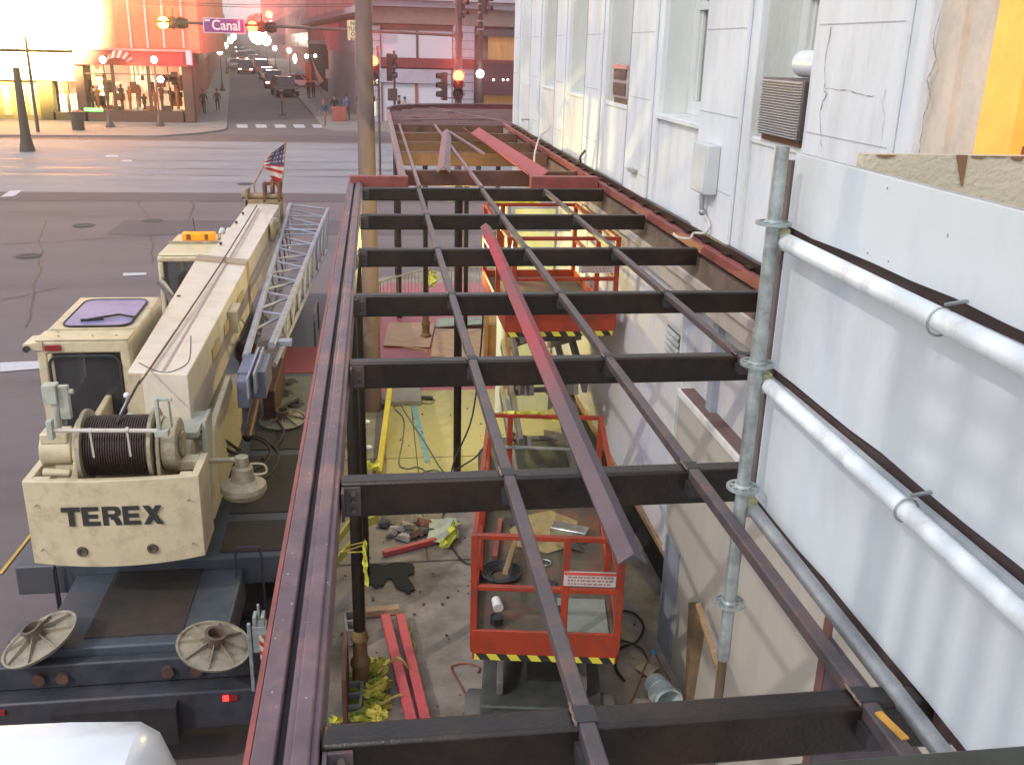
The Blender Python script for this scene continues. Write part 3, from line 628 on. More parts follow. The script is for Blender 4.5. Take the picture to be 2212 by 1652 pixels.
b = MB(); b.box(-1.40, -1.33, 7.40, 7.418, .70, .75); b.build('tail_light', redd, cr)
b = MB(); b.box(-3.5, -3.3, 7.40, 7.418, .70, .75); b.build('tail_light', redd, cr)
b = MB()
for x in (-3.05, -2.85, -1.95, -1.7): b.cyl((x, 7.66, .92), (x, 7.56, .92), .055)
b.build_each('outrigger_socket', mat('rusty_sockets', (.13, .07, .05), .6, .3, var=.3), cr)
# dark side mats
for (ya, yb_, xa, xb) in ((10.0, 11.6, -1.72, -1.06), (11.8, 12.5, -1.70, -1.06), (9.12, 9.8, -1.7, -1.06), (12.7, 13.9, -3.6, -3.0)):
    b = MB(); b.box(xa, xb, ya, yb_, 1.251, 1.262); b.build('deck_mat', antislip, cr)
b = MB(); b.box(-1.72, -1.05, 14.9, 16.3, 1.251, 1.262); b.build('deck_panel', mat('faded_red_panel', (.19, .04, .05), .6, 0, var=.2), cr)
b = MB(); b.box(-1.72, -1.05, 12.95, 14.7, 1.251, 1.266); b.build('deck_panel', mat('grey_green_panel', (.13, .135, .12), .6, .1, var=.2), cr)
for (x, y) in ((-1.42, 14.4), (-1.45, 13.9), (-1.25, 13.4)):
    b = MB(); b.lathe((x, y, 1.267), [(.0, .02), (.05, .02), (.06, .035), (.12, .035), (.13, .012), (.14, .012), (.15, 0)], 20); b.build('filler_cap', darkm, cr)
# wheels
for (x, y) in ((-1.28, 10.6), (-3.45, 10.6), (-1.28, 11.9), (-3.45, 11.9), (-1.28, 18.6), (-3.45, 18.6)):
    b = MB(); b.lathe((x-.17, y, .40), [(.22, 0), (.50, .01), (.53, .06), (.53, .28), (.50, .33), (.22, .34)], 24, (1, 0, 0)); w_ = b.build('wheel', black, cr)
    b = MB(); b.lathe((x-.17, y, .40), [(0, .05), (.1, .05), (.12, .09), (.215, .06), (.215, .28), (.12, .26), (.1, .3), (0, .3)], 20, (1, 0, 0)); b.build('rim', crm, w_)
# outrigger floats
def float_pad(c, r, n):
    n = Vector(n).normalized(); b = MB(); c = Vector(c)
    b.lathe(c, [(0, 0), (r, 0), (r+.012, .03), (r-.01, .03), (r-.02, .012), (.10, .05), (.0, .05)], 32, n); u = n.orthogonal().normalized(); w_ = n.cross(u)
    for k in range(8):
        d = u*math.cos(k*math.pi/4)+w_*math.sin(k*math.pi/4); s_ = n.cross(d)*.008
        b.prism([c+d*.08+n*.105, c+d*(r-.02)+n*.035, c+d*(r-.02)+n*.012, c+d*.08+n*.03], s_)
    b.build('outrigger_float', padm, cr)
    b = MB(); b.lathe(c+n*.04, [(.10, 0), (.085, .02), (.085, .11), (.098, .115), (.098, .13), (.07, .13), (.065, .04), (0, .04)], 20, n); b.build('float_socket', mat('rusty_float_socket', (.13, .09, .07), .6, .2, var=.3, scale=12), cr)
float_pad((-3.05, 7.76, 1.20), .335, (-.40, -.10, 1)); float_pad((-1.53, 7.55, 1.17), .315, (.22, -.12, 1)); float_pad((-1.36, 12.72, 1.30), .31, (0, -.1, 1))
# turntable and superstructure
b = MB(); b.cyl((-2.37, 11.0, 1.25), (-2.37, 11.0, 1.55), .68, n=40); b.build('turntable', darkm, cr)
b = MB(); b.box(-2.95, -1.80, 9.05, 12.0, 1.56, 2.25); b.prism([(-1.8, 9.2, 1.6), (-1.8, 11.4, 1.6), (-1.8, 10.9, 2.6), (-1.8, 9.6, 2.5)], (.07, 0, 0)); b.prism([(-3.02, 9.2, 1.6), (-3.02, 11.4, 1.6), (-3.02, 10.9, 2.6), (-3.02, 9.6, 2.5)], (.07, 0, 0)); b.build('slew_platform', cream, cr, .015)
b = MB(); b.tube([(-1.75+.5*math.sin(t), 11.0+.75*math.cos(t)-.1, 1.50+.02*math.sin(t*5)) for t in [i*.26 for i in range(13)]], .022); b.tube([(-1.85+.5*math.sin(t), 11.0+.62*math.cos(t), 1.53) for t in [i*.26 for i in range(13)]], .02); b.tube([(-1.5, 11.4, 1.3), (-1.3, 12.2, 1.32), (-1.5, 12.9, 1.33), (-1.2, 13.5, 1.33)], .02); b.build('hydraulic_hose', black, cr)
# counterweight tray
cwY = 8.22; z0, z1 = 1.70, 2.53
def cwx(t, z): # slightly bowed rear face
    s_ = (z-z0)/(z1-z0); xa, xb = -3.20-.0*s_, -1.67; x = xa+(xb-xa)*t; return Vector((x, cwY+.05*(abs(t-.5)*2)**2, z-.05*(1-(abs(t-.5)*2)**2)*(1-s_)))
b = MB(); N = 14
for i in range(N):
    t0, t1 = i/N, (i+1)/N; A, B, C_, D = cwx(t0, z0), cwx(t1, z0), cwx(t1, z1), cwx(t0, z1); k = Vector((0, .07, 0))
    b.hexa([A, B, B+k, A+k, D, C_, C_+k, D+k])
bmesh.ops.remove_doubles(b.bm, verts=b.bm.verts, dist=1e-4)
# drop the inner faces between slices
dead = [f for f in b.bm.faces if abs(f.normal.x) > .95 and -3.19 < f.calc_center_median().x < -1.68]; bmesh.ops.delete(b.bm, geom=dead, context='FACES_ONLY')
b.box(-3.20, -3.13, cwY+.125, 8.95, z0, z1-.002); b.box(-1.74, -1.67, cwY+.125, 8.80, z0, z1-.002); b.box(-3.13, -1.74, cwY+.11, 8.9, z0+.02, z0+.45)
b.box(-3.129, -2.98, cwY+.08, cwY+.16, z1-.06, z1-.004); b.box(-1.95, -1.741, 8.62, 8.78, z1-.10, z1-.004); b.box(-1.85, -1.741, cwY+.08, cwY+.17, z1-.06, z1-.004)
cw = b.build('counterweight', cream, cr, .008)
for x in (-2.75, -2.13):
    b = MB(); b.lathe((x, cwY-.002, z0+.125), [(0, -.006), (.022, -.006), (.030, .012), (.045, .012), (.045, -.004), (.050, 0)], 20, (0, -1, 0)); b.build('lifting_hole', mat('brown_hole', (.11, .08, .05), .6), cw)
b = MB()
for x in (-2.85, -1.9): b.cyl((x, 8.42, z0+.45), (x, 8.42, z0+.62), .018); b.cyl((x, 8.42, z0+.62), (x, 8.42, z0+.66), .03, n=6)
b.build('tie_bolt', darkm, cw)
bm_l = mat('black_vinyl', (.035, .033, .03), .5, var=.1, bump=0)
def stroke(b, pts, x0, sc):     # flat polygon pieces in letter space, 1 unit = cap height
    b.prism([(x0+px*sc, cwY-.004-.002, z0+.385+pz*sc+(x0+px*sc+2.43)*-.012) for px, pz in pts], (0, .004, 0))
def rect(x0, z0_, x1, z1_): return [(x0, z0_), (x1, z0_), (x1, z1_), (x0, z1_)]
GL = {'T': [rect(.30, 0, .56, .76), rect(0, .76, .86, 1)],
      'E': [rect(0, 0, .26, 1), rect(.26, .78, .78, 1), rect(.26, .39, .72, .60), rect(.26, 0, .80, .22)],
      'R': [rect(0, 0, .26, 1), [(.26, .80), (.26, 1), (.60, 1), (.76, .96), (.84, .84), (.86, .70), (.82, .55), (.72, .46), (.58, .42), (.26, .42), (.26, .60), (.50, .60), (.58, .63), (.60, .70), (.58, .77), (.50, .80)], [(.36, .42), (.58, .42), (.74, .40), (.88, 0), (.60, 0), (.48, .30), (.36, .30)]],
      'X': [[(0, 0), (.30, 0), (.46, .27), (.62, 0), (.93, 0), (.62, .51), (.90, 1), (.61, 1), (.46, .75), (.31, 1), (.02, 1), (.30, .51)]]}
sc = .19; x = -2.885
for ch in 'TEREX':
    b = MB()
    for q in GL[ch]: stroke(b, q, x, sc)
    b.build('letter', bm_l, cw); x += sc*(.93 if ch != 'T' else .92)
# winch
wx0, wx1, wy, wz = -2.74, -2.12, 8.74, 2.66
wi = MB(); wi.cyl((wx0, wy, wz), (wx1, wy, wz), .16, n=24); wi = wi.build('winch', darkm, cr)
b = MB()
n = 26
for k in range(n):
    x = wx0+.03+(wx1-wx0-.06)*(k+.5)/n; b.lathe((x, wy, wz), [(.275, -.0105), (.287, -.006), (.287, .006), (.275, .0105)], 36, (1, 0, 0))
b.build('wire_rope', ropem, wi)
b = MB()
for x in (wx0, wx1): b.lathe((x, wy, wz), [(.05, -.018), (.35, -.018), (.35, .018), (.05, .018)], 40, (1, 0, 0))
b.build_each('drum_flange', crm, wi, .003)
b = MB()
for x in (wx0-.07, wx1+.04): b.box(x, x+.035, wy-.28, wy+.22, wz-.52, wz-.05); b.cyl((x, wy, wz), (x+.035, wy, wz), .27, n=28)
b.box(wx0-.07, wx1+.08, wy-.36, wy-.10, wz-.50, wz-.46); b.build('winch_cradle', cream, wi, .008)
b = MB(); b.cyl((wx1+.08, wy, wz), (wx1+.22, wy, wz), .25, n=28); b.cyl((wx1+.22, wy, wz), (wx1+.25, wy, wz), .12, n=20); b.build('gear_housing', crm, wi, .01)
b = MB(); b.cyl((wx0-.10, wy-.05, wz+.0), (wx0-.38, wy-.05, wz+.0), .155, n=24); b.box(wx0-.36, wx0-.12, wy-.18, wy+.02, wz+.10, wz+.20); b.cyl((wx0-.34, wy-.26, wz-.14), (wx0-.10, wy-.26, wz-.16), .04, n=14); b.build('winch_motor', cream, wi, .012)
b = MB(); b.cyl((wx0-.18, wy-.34, wz+.30), (wx1+.10, wy-.34, wz+.27), .020, n=14)
for x in (wx0+.14, wx0+.46): b.bar((x, wy-.355, wz+.28), (x, wy-.33, wz+.02), .018, .008); b.cyl((x-.012, wy-.34, wz+.287), (x+.012, wy-.34, wz+.287), .026, n=12)
b.build('rope_guard', mat('pale_guard_paint', (.55, .50, .44), .45, 0, var=.1, dirt=(.3, .2, .15), dscale=6), wi)
b = MB(); b.box(wx0-.27, wx0-.15, wy-.22, wy-.10, wz+.50, wz+.68); b.box(wx0-.15, wx0-.06, wy-.18, wy-.12, wz+.34, wz+.66); b.cyl((wx0-.12, wy-.15, wz+.60), (wx0-.02, wy-.15, wz+.60), .025); b.cyl((wx0-.20, wy-.16, wz+.25), (wx0-.18, wy-.16, wz+.50), .04); b.box(wx0-.22, wx0-.17, wy-.38, wy-.30, wz+.22, wz+.40); b.build('control_bracket', mat('pale_teal_grey', (.42, .44, .38), .5, 0, var=.1, dirt=(.2, .16, .1), dscale=8), wi, .006)
b = MB(); b.box(wx1+.10, wx1+.13, wy-.36, wy-.30, wz+.24, wz+.58); b.box(wx1+.13, wx1+.25, wy-.34, wy-.31, wz+.55, wz+.58); b.bar((wx1+.22, wy-.32, wz+.56), (wx1+.20, wy-.2, wz+.25), .02, .02); b.box(wx1+.08, wx1+.2, wy-.38, wy-.28, wz+.22, wz+.28); b.build('lever_bracket', mat('pale_teal_grey'), wi, .004)
# machinery plate behind the winch, boom
b = MB(); b.box(-2.60, -1.80, 9.05, 9.66, 2.58, 2.64); b.prism([(-1.80, 9.05, 1.9), (-1.80, 9.66, 1.9), (-1.80, 9.66, 2.66), (-1.80, 9.3, 2.66)], (.04, 0, 0)); b.build('rear_cover', mat('pale_grey_green_cover', (.40, .42, .36), .5, 0, var=.12, dirt=(.2, .18, .12)), cr, .006)
bz, hb_ = 3.12, .74
rL, rR = onz(276, 801, bz), onz(405, 809, bz); cL, cR_ = onz(421, 563, bz), onz(532, 574, bz); eL, eR = onz(536, 436, bz), onz(605, 441, bz)
dz = Vector((0, 0, -hb_))
b = MB(); b.hexa([rL+dz, rR+dz, cR_+dz, cL+dz, rL, rR, cR_, cL]); bo = b.build('boom', creamtop, cr, .012)
k_ = Vector((0, 0, -.05)); i1, i2 = onz(447, 557, bz-.04), onz(530, 572, bz-.04); e1, e2 = onz(537, 438, bz-.04), onz(604, 443, bz-.04)
b = MB(); b.hexa([i1+dz, i2+dz, e2+dz, e1+dz, i1, i2, e2, e1]); b.build('boom_extension', creamtop, bo, .01)
b = MB(); a1, a2 = cL+Vector((-.0, 0, .0)), cR_+Vector((0, 0, 0)); f = Vector((0, .30, 0)); u = Vector((0, 0, .035))
b.hexa([a1+dz*1.02, a2+dz*1.02, a2+dz*1.02+f, a1+dz*1.02+f, a1+u, a2+u, a2+u+f, a1+u+f]); b.build('boom_collar', mat('brown_cream_collar', (.34, .25, .17), .5, 0, var=.15, dirt=(.2, .12, .08)), bo, .006)
b = MB()   # raised lip along the rear face with hatch and round ports
y = rL.y-.015; xm = (rL.x+rR.x)/2
b.box(rL.x+.002, rL.x+.20, y-.02, y+.01, bz-.5, bz-.02); b.box(rR.x-.20, rR.x-.002, y-.02, y+.01, bz-.5, bz-.02); b.build('end_frame', cream, bo, .004)
b = MB(); b.box(xm-.11, xm+.11, y+.0, y+.012, bz-.50, bz-.10); b.build('end_recess', mat('dark_cream_recess', (.26, .21, .12), .6, 0, var=.2), bo)
b = MB(); b.lathe((xm-.01, y-.003, bz-.14), [(0, .03), (.035, .03), (.045, 0)], 18, (0, -1, 0)); b.lathe((xm+.0, y-.003, bz-.33), [(0, .04), (.055, .04), (.06, .02), (.085, .02), (.085, 0)], 20, (0, -1, 0)); b.box(xm-.085, xm+.085, y-.012, y, bz-.44, bz-.23); b.build('end_port', crm, bo, .003)
b = MB(); q0 = Vector((-2.42, 8.62, wz+.27)); q1 = onz(372, 700, bz+.04); q2 = onz(500, 560, bz+.06); q3 = onz(572, 438, bz+.05)
b.tube([q0, onz(300, 826, bz+.05), onz(324, 796, bz+.03), onz(475, 572, bz+.06), onz(555, 444, bz+.05)], .012); b.build('hoist_rope', ropem, bo)
b = MB(); b.tube([onz(300, 783, bz+.005), onz(330, 798, bz+.005), onz(362, 804, bz+.005), onz(398, 790, bz+.005), onz(410, 770, bz+.005), onz(412, 725, bz+.005)], .004); b.build('thin_cable', darkm, bo)
b = MB(); s1, s2 = onz(385, 804, bz+.003), onz(560, 445, bz+.003)
b = MB(); b.hexa([onz(x, y_, z_) for z_ in (bz+.001, bz+.006) for (x, y_) in ((350, 800), (356, 800), (561, 450), (558, 450))]); b.build('boom_stripe', mat('rosy_grime_line', (.38, .28, .25), .6, 0, var=.2), bo)
b = MB(); yb2 = eL.y; b.box(-2.75, -1.98, yb2, yb2+.35, bz-.55, bz+.04); b.cyl((-2.8, yb2+.15, bz+.10), (-1.95, yb2+.15, bz+.10), .07); b.box(-2.72, -2.66, yb2, yb2+.5, bz-.1, bz+.25); b.build('boom_head', mat('grimy_boom_head', (.28, .20, .12), .6, .1, var=.3, scale=9), bo, .01)
b = MB(); b.cyl((-2.2, yb2+.25, bz+.25), (-2.14, yb2+.25, bz+.25), .18, n=20); b.box(-2.35, -2.30, yb2, yb2+.4, bz, bz+.38); b.box(-2.05, -2.0, yb2, yb2+.4, bz, bz+.38); b.bar((-2.35, yb2+.1, bz+.36), (-2.0, yb2+.2, bz+.36), .06, .06); b.build('head_sheave', mat('rusty_sheave', (.20, .07, .045), .6, .3, var=.3), bo)
b = MB(); b.box(-1.96, -1.90, 18.0, 18.5, bz-.35, bz+.02); b.ball((-1.92, 18.6, bz-.15), .17, (.5, 1, 1)); b.build('side_lug', crm, bo, .01)
b = MB(); b.box(-1.93, -1.83, 12.35, 12.75, 2.95, 2.99); b.box(-1.93, -1.82, 12.3, 12.34, 2.7, 2.99); b.build('side_step', cream, bo)
b = MB(); b.cyl((-2.37, 10.6, 1.9), (-2.35, 14.0, 2.4), .14, n=20); b.cyl((-2.35, 14.0, 2.4), (-2.35, 15.0, 2.5), .10, n=20); b.build('lift_cylinder', crm, cr)
# operator cab
b = MB(); cx0, cx1, cy0, cy1, cz0, cz1 = -3.66, -2.70, 10.38, 12.1, 1.55, 3.20
# built from posts and panels so the windows are real openings
b.box(cx0, cx1, cy0, cy1, cz0, 2.05)
for (x, y) in ((cx0, cy0), (cx1-.10, cy0), (cx0, cy1-.08), (cx1-.10, cy1-.08)): b.box(x, x+.10, y, y+.08, 2.05, cz1-.10)
b.box(cx1-.10, cx1, cy0+.08, cy1-.08, 2.05, cz1-.10)
b.hexa([(cx0-.0, cy0, cz1-.14), (cx1, cy0, cz1-.14), (cx1, cy1, cz1-.14), (cx0, cy1, cz1-.14), (cx0, cy0, cz1), (cx1, cy0, cz1), (cx1, cy1, cz1+.05), (cx0, cy1, cz1+.05)])
b.box(cx0+.10, cx0+.16, cy0+.002, cy0+.05, 2.05, cz1-.14); b.box(cx0+.1, cx1-.1, cy0+.003, cy0+.05, 2.05, 2.13)
cabo = b.build('operator_cab', cream, cr, .02)
b = MB(); b.box(cx0+.13, cx1-.10, cy0+.03, cy0+.036, 2.10, cz1-.14); b.build('rear_window', mat('cab_glass', (.05, .05, .055), .06, 0, var=.3, scale=2, bump=0, alpha=.55), cabo)
fr = mat('window_rubber', (.025, .025, .028), .6)
b = MB()
R_ = .10; x0_, x1_, za, zb = cx0+.12, cx1-.115, 2.08, cz1-.17
ring = []
for (ax, az, s0) in ((x1_-R_, zb-R_, 0), (x0_+R_, zb-R_, 1), (x0_+R_, za+R_, 2), (x1_-R_, za+R_, 3)):
    for k in range(6): a = (s0+k/5)*math.pi/2; ring.append((ax+R_*math.cos(a), cy0-.006, az+R_*math.sin(a)))
b.tube(ring, .016, n=6, closed=True); b.build('window_seal', fr, cabo)
b = MB(); b.box(cx0+.2, cx1-.3, 11.2, 11.7, 2.05, 2.5); b.box(cx0+.25, cx1-.35, 11.15, 11.3, 2.5, 2.95); b.box(cx0+.15, cx0+.22, 10.6, 11.6, 2.05, 2.4); b.build('seat', mat('dark_cab_seat', (.06, .045, .04), .8), cabo)
b = MB(); b.box(cx1-.32, cx1-.12, 10.5, 10.9, 2.30, 2.62); b.build('control_panel', mat('cab_console', (.10, .09, .09), .6, 0, var=.4, scale=20), cabo)
sk = mat('lilac_skylight_glass', (.28, .28, .50), .12, 0, var=.25, scale=1.4, dirt=(.42, .30, .48), dscale=1, damt=.8, bump=0, coat=.5)
b = MB(); ring = []
X0, X1, YA, YB = cx0+.13, cx1-.10, 10.85, 11.92; R_ = .13; zr = lambda y: cz1+.05*(y-cy0)/(cy1-cy0)
for (ax, ay, s0) in ((X1-R_, YB-R_, 0), (X0+R_, YB-R_, 1), (X0+R_, YA+R_, 2), (X1-R_, YA+R_, 3)):
    for k in range(6): a = (s0+k/5)*math.pi/2; x = ax+R_*math.cos(a); y = ay+R_*math.sin(a); ring.append((x, y, zr(y)+.012))
b.prism(ring, (0, 0, .008)); skl = b.build('skylight', sk, cabo)
b = MB(); b.tube([Vector(p)+Vector((0, 0, .008)) for p in ring], .011, n=6, closed=True); b.build('skylight_seal', fr, skl)
b = MB(); b.bar((-3.30, 11.02, cz1+.06), (-2.98, 11.20, cz1+.07), .03, .02); b.bar((-2.98, 11.20, cz1+.07), (-2.80, 11.12, cz1+.06), .02, .02); b.bar((-3.36, 11.02, cz1+.055), (-3.12, 11.06, cz1+.055), .012, .03); b.build('wiper', fr, skl)
b = MB(); b.box(cx0, cx1, cy0-.004, cy0+.35, cz1+.001, cz1+.022); b.box(cx0+.05, cx1, 10.74, 10.76, cz1+.018, cz1+.04); b.build('roof_lip', cream, cabo, .006)
b = MB(); b.hexa([(cx0-.12, cy0-.02, cz1-.10), (cx0+.08, cy0-.02, cz1-.10), (cx0+.08, cy0+.3, cz1-.08), (cx0-.12, cy0+.3, cz1-.08), (cx0-.12, cy0-.02, cz1-.02), (cx0+.08, cy0-.02, cz1+.0), (cx0+.08, cy0+.3, cz1+.0), (cx0-.12, cy0+.3, cz1-.02)]); b.build('corner_visor', cream, cabo, .008)
b = MB(); b.box(cx0+.10, cx0+.26, cy0-.03, cy0-.006, cz1-.10, cz1-.04); b.build('tail_light', redd, cabo)
b = MB(); b.cyl((cx0-.08, cy0-.03, cz1-.07), (cx0-.08, cy0-.06, cz1-.07), .035); b.build('work_lamp', darkm, cabo)
# carrier cab
b = MB(); fx0, fx1, fy0, fy1, fz = -3.74, -2.45, 16.75, 18.7, 2.80
b.box(fx0, fx1, fy0, fy1, .7, 1.72)
for (x, y) in ((fx0, fy0), (fx1-.09, fy0), (fx0, fy1-.1), (fx1-.09, fy1-.1)): b.box(x, x+.09, y, y+.1, 1.72, fz-.12)
b.box(fx0, fx1, fy0, fy1, fz-.12, fz-.02); fc = b.build('carrier_cab', cream, cr, .03)
b = MB(); b.box(fx0+.02, fx1, fy0+.02, fy1-.1, fz-.019, fz+.02); b.build('roof_panel', mat('pale_yellow_roof', (.62, .58, .38), .35, 0, var=.04, coat=.3), fc, .02)
b = MB(); b.box(fx0+.09, fx1-.09, fy0+.03, fy0+.04, 1.72, fz-.12); b.build('rear_window', mat('cab_glass'), fc)
b = MB(); b.box(fx0+.2, fx1-.3, 17.3, 17.7, 1.72, 2.3); b.build('seat', mat('dark_cab_seat'), fc)
b = MB(); b.tube([(-2.95+.17*math.cos(a), 18.1, 2.15+.17*math.sin(a)) for a in [k*math.pi/8 for k in range(16)]], .014, closed=True); b.build('steering_wheel', fr, fc)
b = MB(); b.tube([(fx0+.25, fy0-.22, 1.0), (fx0+.25, fy0-.22, 1.9), (fx0+.22, fy0-.22, 2.15), (fx0+.12, fy0-.22, 2.33), (fx0+.05, fy0-.22, 2.42)], .075, n=14); b.cyl((fx0+.28, fy0-.22, 1.35), (fx0+.28, fy0-.22, 1.98), .11, n=20); b.build('exhaust_stack', chrome, cr)
b = MB(); b.box(fx0+.1, fx0+1.1, fy0-.5, fy0-.06, 1.26, 1.75); b.build('engine_box', cream, cr, .02)
b = MB(); b.box(fx0-.16, fx0-.10, fy0+1.2, fy0+1.28, 1.9, 2.5); b.build('wing_mirror', fr, fc, .01)
b = MB(); b.tube([(fx0, fy0+1.3, 2.6), (fx0-.14, fy0+1.25, 2.55), (fx0-.13, fy0+1.25, 1.75), (fx0, fy0+1.3, 1.7)], .014); b.build('mirror_arm', fr, fc)
b = MB(); b.box(fx0+.02, fx1, 17.65, 17.72, fz+.03, fz+.06); b.build('beacon_rail', crm, fc)
amber = mat('amber_lens', (.75, .26, .01), .2, 0, var=.45, scale=9, bump=0, emit=(1, .33, .0), estr=.35)
b = MB(); b.box(-3.50, -2.92, 17.78, 17.98, fz+.05, fz+.19); be = b.build('beacon_bar', amber, fc, .02)
b = MB(); b.box(-3.42, -3.34, 17.772, 17.778, fz+.07, fz+.17); b.box(-3.10, -3.04, 17.772, 17.778, fz+.07, fz+.17); b.build('beacon_reflector', mat('dark_amber', (.25, .08, .01), .3), be)
b = MB(); b.tube([(-3.35, 18.3, fz+.02), (-3.38, 18.32, fz+.38)], .008); b.build('aerial', fr, fc)
b = MB()
for x in (-2.86, -2.74): b.cyl((x, 17.9, fz+.02), (x, 17.9, fz+.14), .03); b.cyl((x, 17.95, fz+.14), (x+.02, 18.15, fz+.18), .03, .05)
b.build('air_horn', chrome, fc)
# stowed lattice jib
jm_ = mat('lilac_grey_jib_paint', (.30, .315, .38), .45, .1, var=.12, scale=6, dirt=(.20, .12, .12), dscale=4, damt=.6)
nTL, nTR = onz(531, 771, 2.8), onz(587, 746, 2.8); fTL, fTR = onz(627, 442, 2.8), onz(709, 452, 2.8)
nBR = nTR+Vector((0, .15, -.30)); nBL = nTL+Vector((0, .15, -.30)); fBR = ony(706, 540, fTR.y-.2); fBL = Vector((fTL.x, fTL.y, fBR.z))
b = MB()
for (p, q, r) in ((nTL, fTL, .045), (nTR, fTR, .045), (nBL, fBL, .032), (nBR, fBR, .032)): b.cyl(p, q, r, n=10)
ji = b.build('jib', jm_, cr)
b = MB(); n = 9
def lerp(a, c, t): return a+(c-a)*t
for k in range(n):
    t0, t1 = .10+.86*k/n, .10+.86*(k+.85)/n; t2 = .10+.86*(k+1)/n
    b.cyl(lerp(nTL, fTL, t0), lerp(nTR, fTR, t0+.035), .019, n=6); b.cyl(lerp(nTR, fTR, t0+.035), lerp(nTL, fTL, t1), .019, n=6)
    b.cyl(lerp(nTR, fTR, t0), lerp(nBR, fBR, t0+.03), .019, n=6); b.cyl(lerp(nBR, fBR, t0+.03), lerp(nTR, fTR, t1), .019, n=6)
    b.cyl(lerp(nTL, fTL, t0), lerp(nBL, fBL, t1), .019, n=6); b.cyl(lerp(nBL, fBL, t0), lerp(nBR, fBR, t1), .019, n=6)
b.cyl(fTL, fTR, .02, n=8); b.cyl(fTR, fBR, .02, n=8); b.cyl(fBL, fBR, .02, n=8); b.cyl(fTL, fBL, .02, n=8); b.cyl(fTL, fBR, .014, n=8)
b.cyl(lerp(nTL, fTL, .72), lerp(nTR, fTR, .75), .028, n=8)
b.build('lattice_bracing', jm_, ji)
b = MB(); c = lerp(nTL, nTR, .5); b.box(nTL.x-.03, nTR.x+.02, nTL.y-.55, nTL.y+.12, 2.48, 2.80); b.box(nTL.x-.01, nTL.x+.12, nTL.y-.8, nTL.y-.55, 2.46, 2.78); b.build('jib_foot', mat('slate_jib_foot', (.14, .15, .22), .5, .1, var=.2), ji, .01)
b = MB(); b.box(nTL.x+.12, nTL.x+.14, nTL.y-.95, nTL.y+.2, 2.62, 2.86); b.box(nTR.x-.08, nTR.x-.06, nTL.y-.8, nTL.y+.2, 2.62, 2.86); b.box(nTR.x+.02, nTR.x+.22, nTL.y+.6, nTL.y+.75, 2.74, 2.80); b.build('fork_plate', jm_, ji)
b = MB(); b.hexa([lerp(nTL, fTL, .12)+Vector((.02, 0, -.34)), lerp(nTR, fTR, .12)+Vector((0, 0, -.34)), lerp(nTR, fTR, .72)+Vector((-.15, 0, -.6)), lerp(nTL, fTL, .72)+Vector((.3, 0, -.6)), lerp(nTL, fTL, .12)+Vector((.02, 0, -.24)), lerp(nTR, fTR, .12)+Vector((0, 0, -.24)), lerp(nTR, fTR, .72)+Vector((-.15, 0, -.5)), lerp(nTL, fTL, .72)+Vector((.3, 0, -.5))]); b.build('jib_tray', mat('dusty_lilac_tray', (.27, .24, .27), .6, 0, var=.15, dirt=(.17, .11, .11), dscale=3), ji)
b = MB(); b.box(-1.62, -1.45, 12.7, 14.2, 1.266, 1.75); b.cyl((-1.85, 13.2, 1.3), (-1.85, 13.2, 2.1), .13); b.ball((-1.85, 13.2, 2.15), .18); b.cyl((-1.70, 11.6, 1.5), (-1.66, 13.4, 1.9), .06); b.build('deck_machinery', mat('oily_brown_machinery', (.09, .04, .03), .5, .3, var=.5, scale=8), cr, .02)
b = MB(); b.box(-1.95, -1.6, 15.2, 19.5, 1.25, 1.75); b.build('side_locker', mat('dusty_lilac_tray'), cr, .03)
# hook block beside the counterweight
b = MB(); hc = Vector((-1.38, 8.95, 1.95)); b.lathe(hc, [(0, 0), (.12, .01), (.20, .05), (.23, .11), (.22, .16), (.14, .20), (.12, .21), (.10, .34), (.07, .36), (.065, .46), (0, .47)], 28)
b.cyl(hc+Vector((-.42, .05, .40)), hc+Vector((-.02, 0, .43)), .026); b.box(hc.x-.62, hc.x-.38, 8.9, 9.1, 2.15, 2.42); b.lathe(hc+Vector((-.50, -.05, .5)), [(0, -.05), (.16, -.05), (.17, 0), (.16, .05), (0, .05)], 24, (1, 0, 0)); b.build('hook_ball', crm, cr)
b = MB(); b.tube([hc+Vector((.0, 0, .36)), hc+Vector((.12, 0, .38)), hc+Vector((.22, 0, .36)), hc+Vector((.22, -.02, .28)), hc+Vector((.02, -.02, .27))], .012); b.build('hook_handle', crm, cr)
# grab rails and the striped marker pole
def hoop(p, q, h, r=.014, name='grab_rail'):
    p, q = Vector(p), Vector(q); d = (q-p)*.12; up = Vector((0, 0, h))
    b = MB(); b.tube([p, p+up*.8, p+up*.94+d*.4, p+up+d*1.3, q+up-d*1.3, q+up*.94-d*.4, q+up*.8, q], r); b.build(name, mat('dark_grab_rail', (.10, .09, .11), .35, .6), cr)
hoop((-3.68, 7.55, .70), (-3.68, 8.35, .70), .95); hoop((-3.28, 8.9, .66), (-3.28, 8.96, .66), .62)
hoop((-1.50, 8.85, .60), (-1.24, 8.85, .60), .85); hoop((-1.12, 16.4, 1.25), (-1.12, 17.5, 1.25), .55, .018)
b = MB(); b.box(-1.5, -1.22, 8.83, 8.87, .60, .62); b.build('step_tread', slate, cr)
hz = bpy.data.materials.new('red_white_hazard'); hz.use_nodes = True
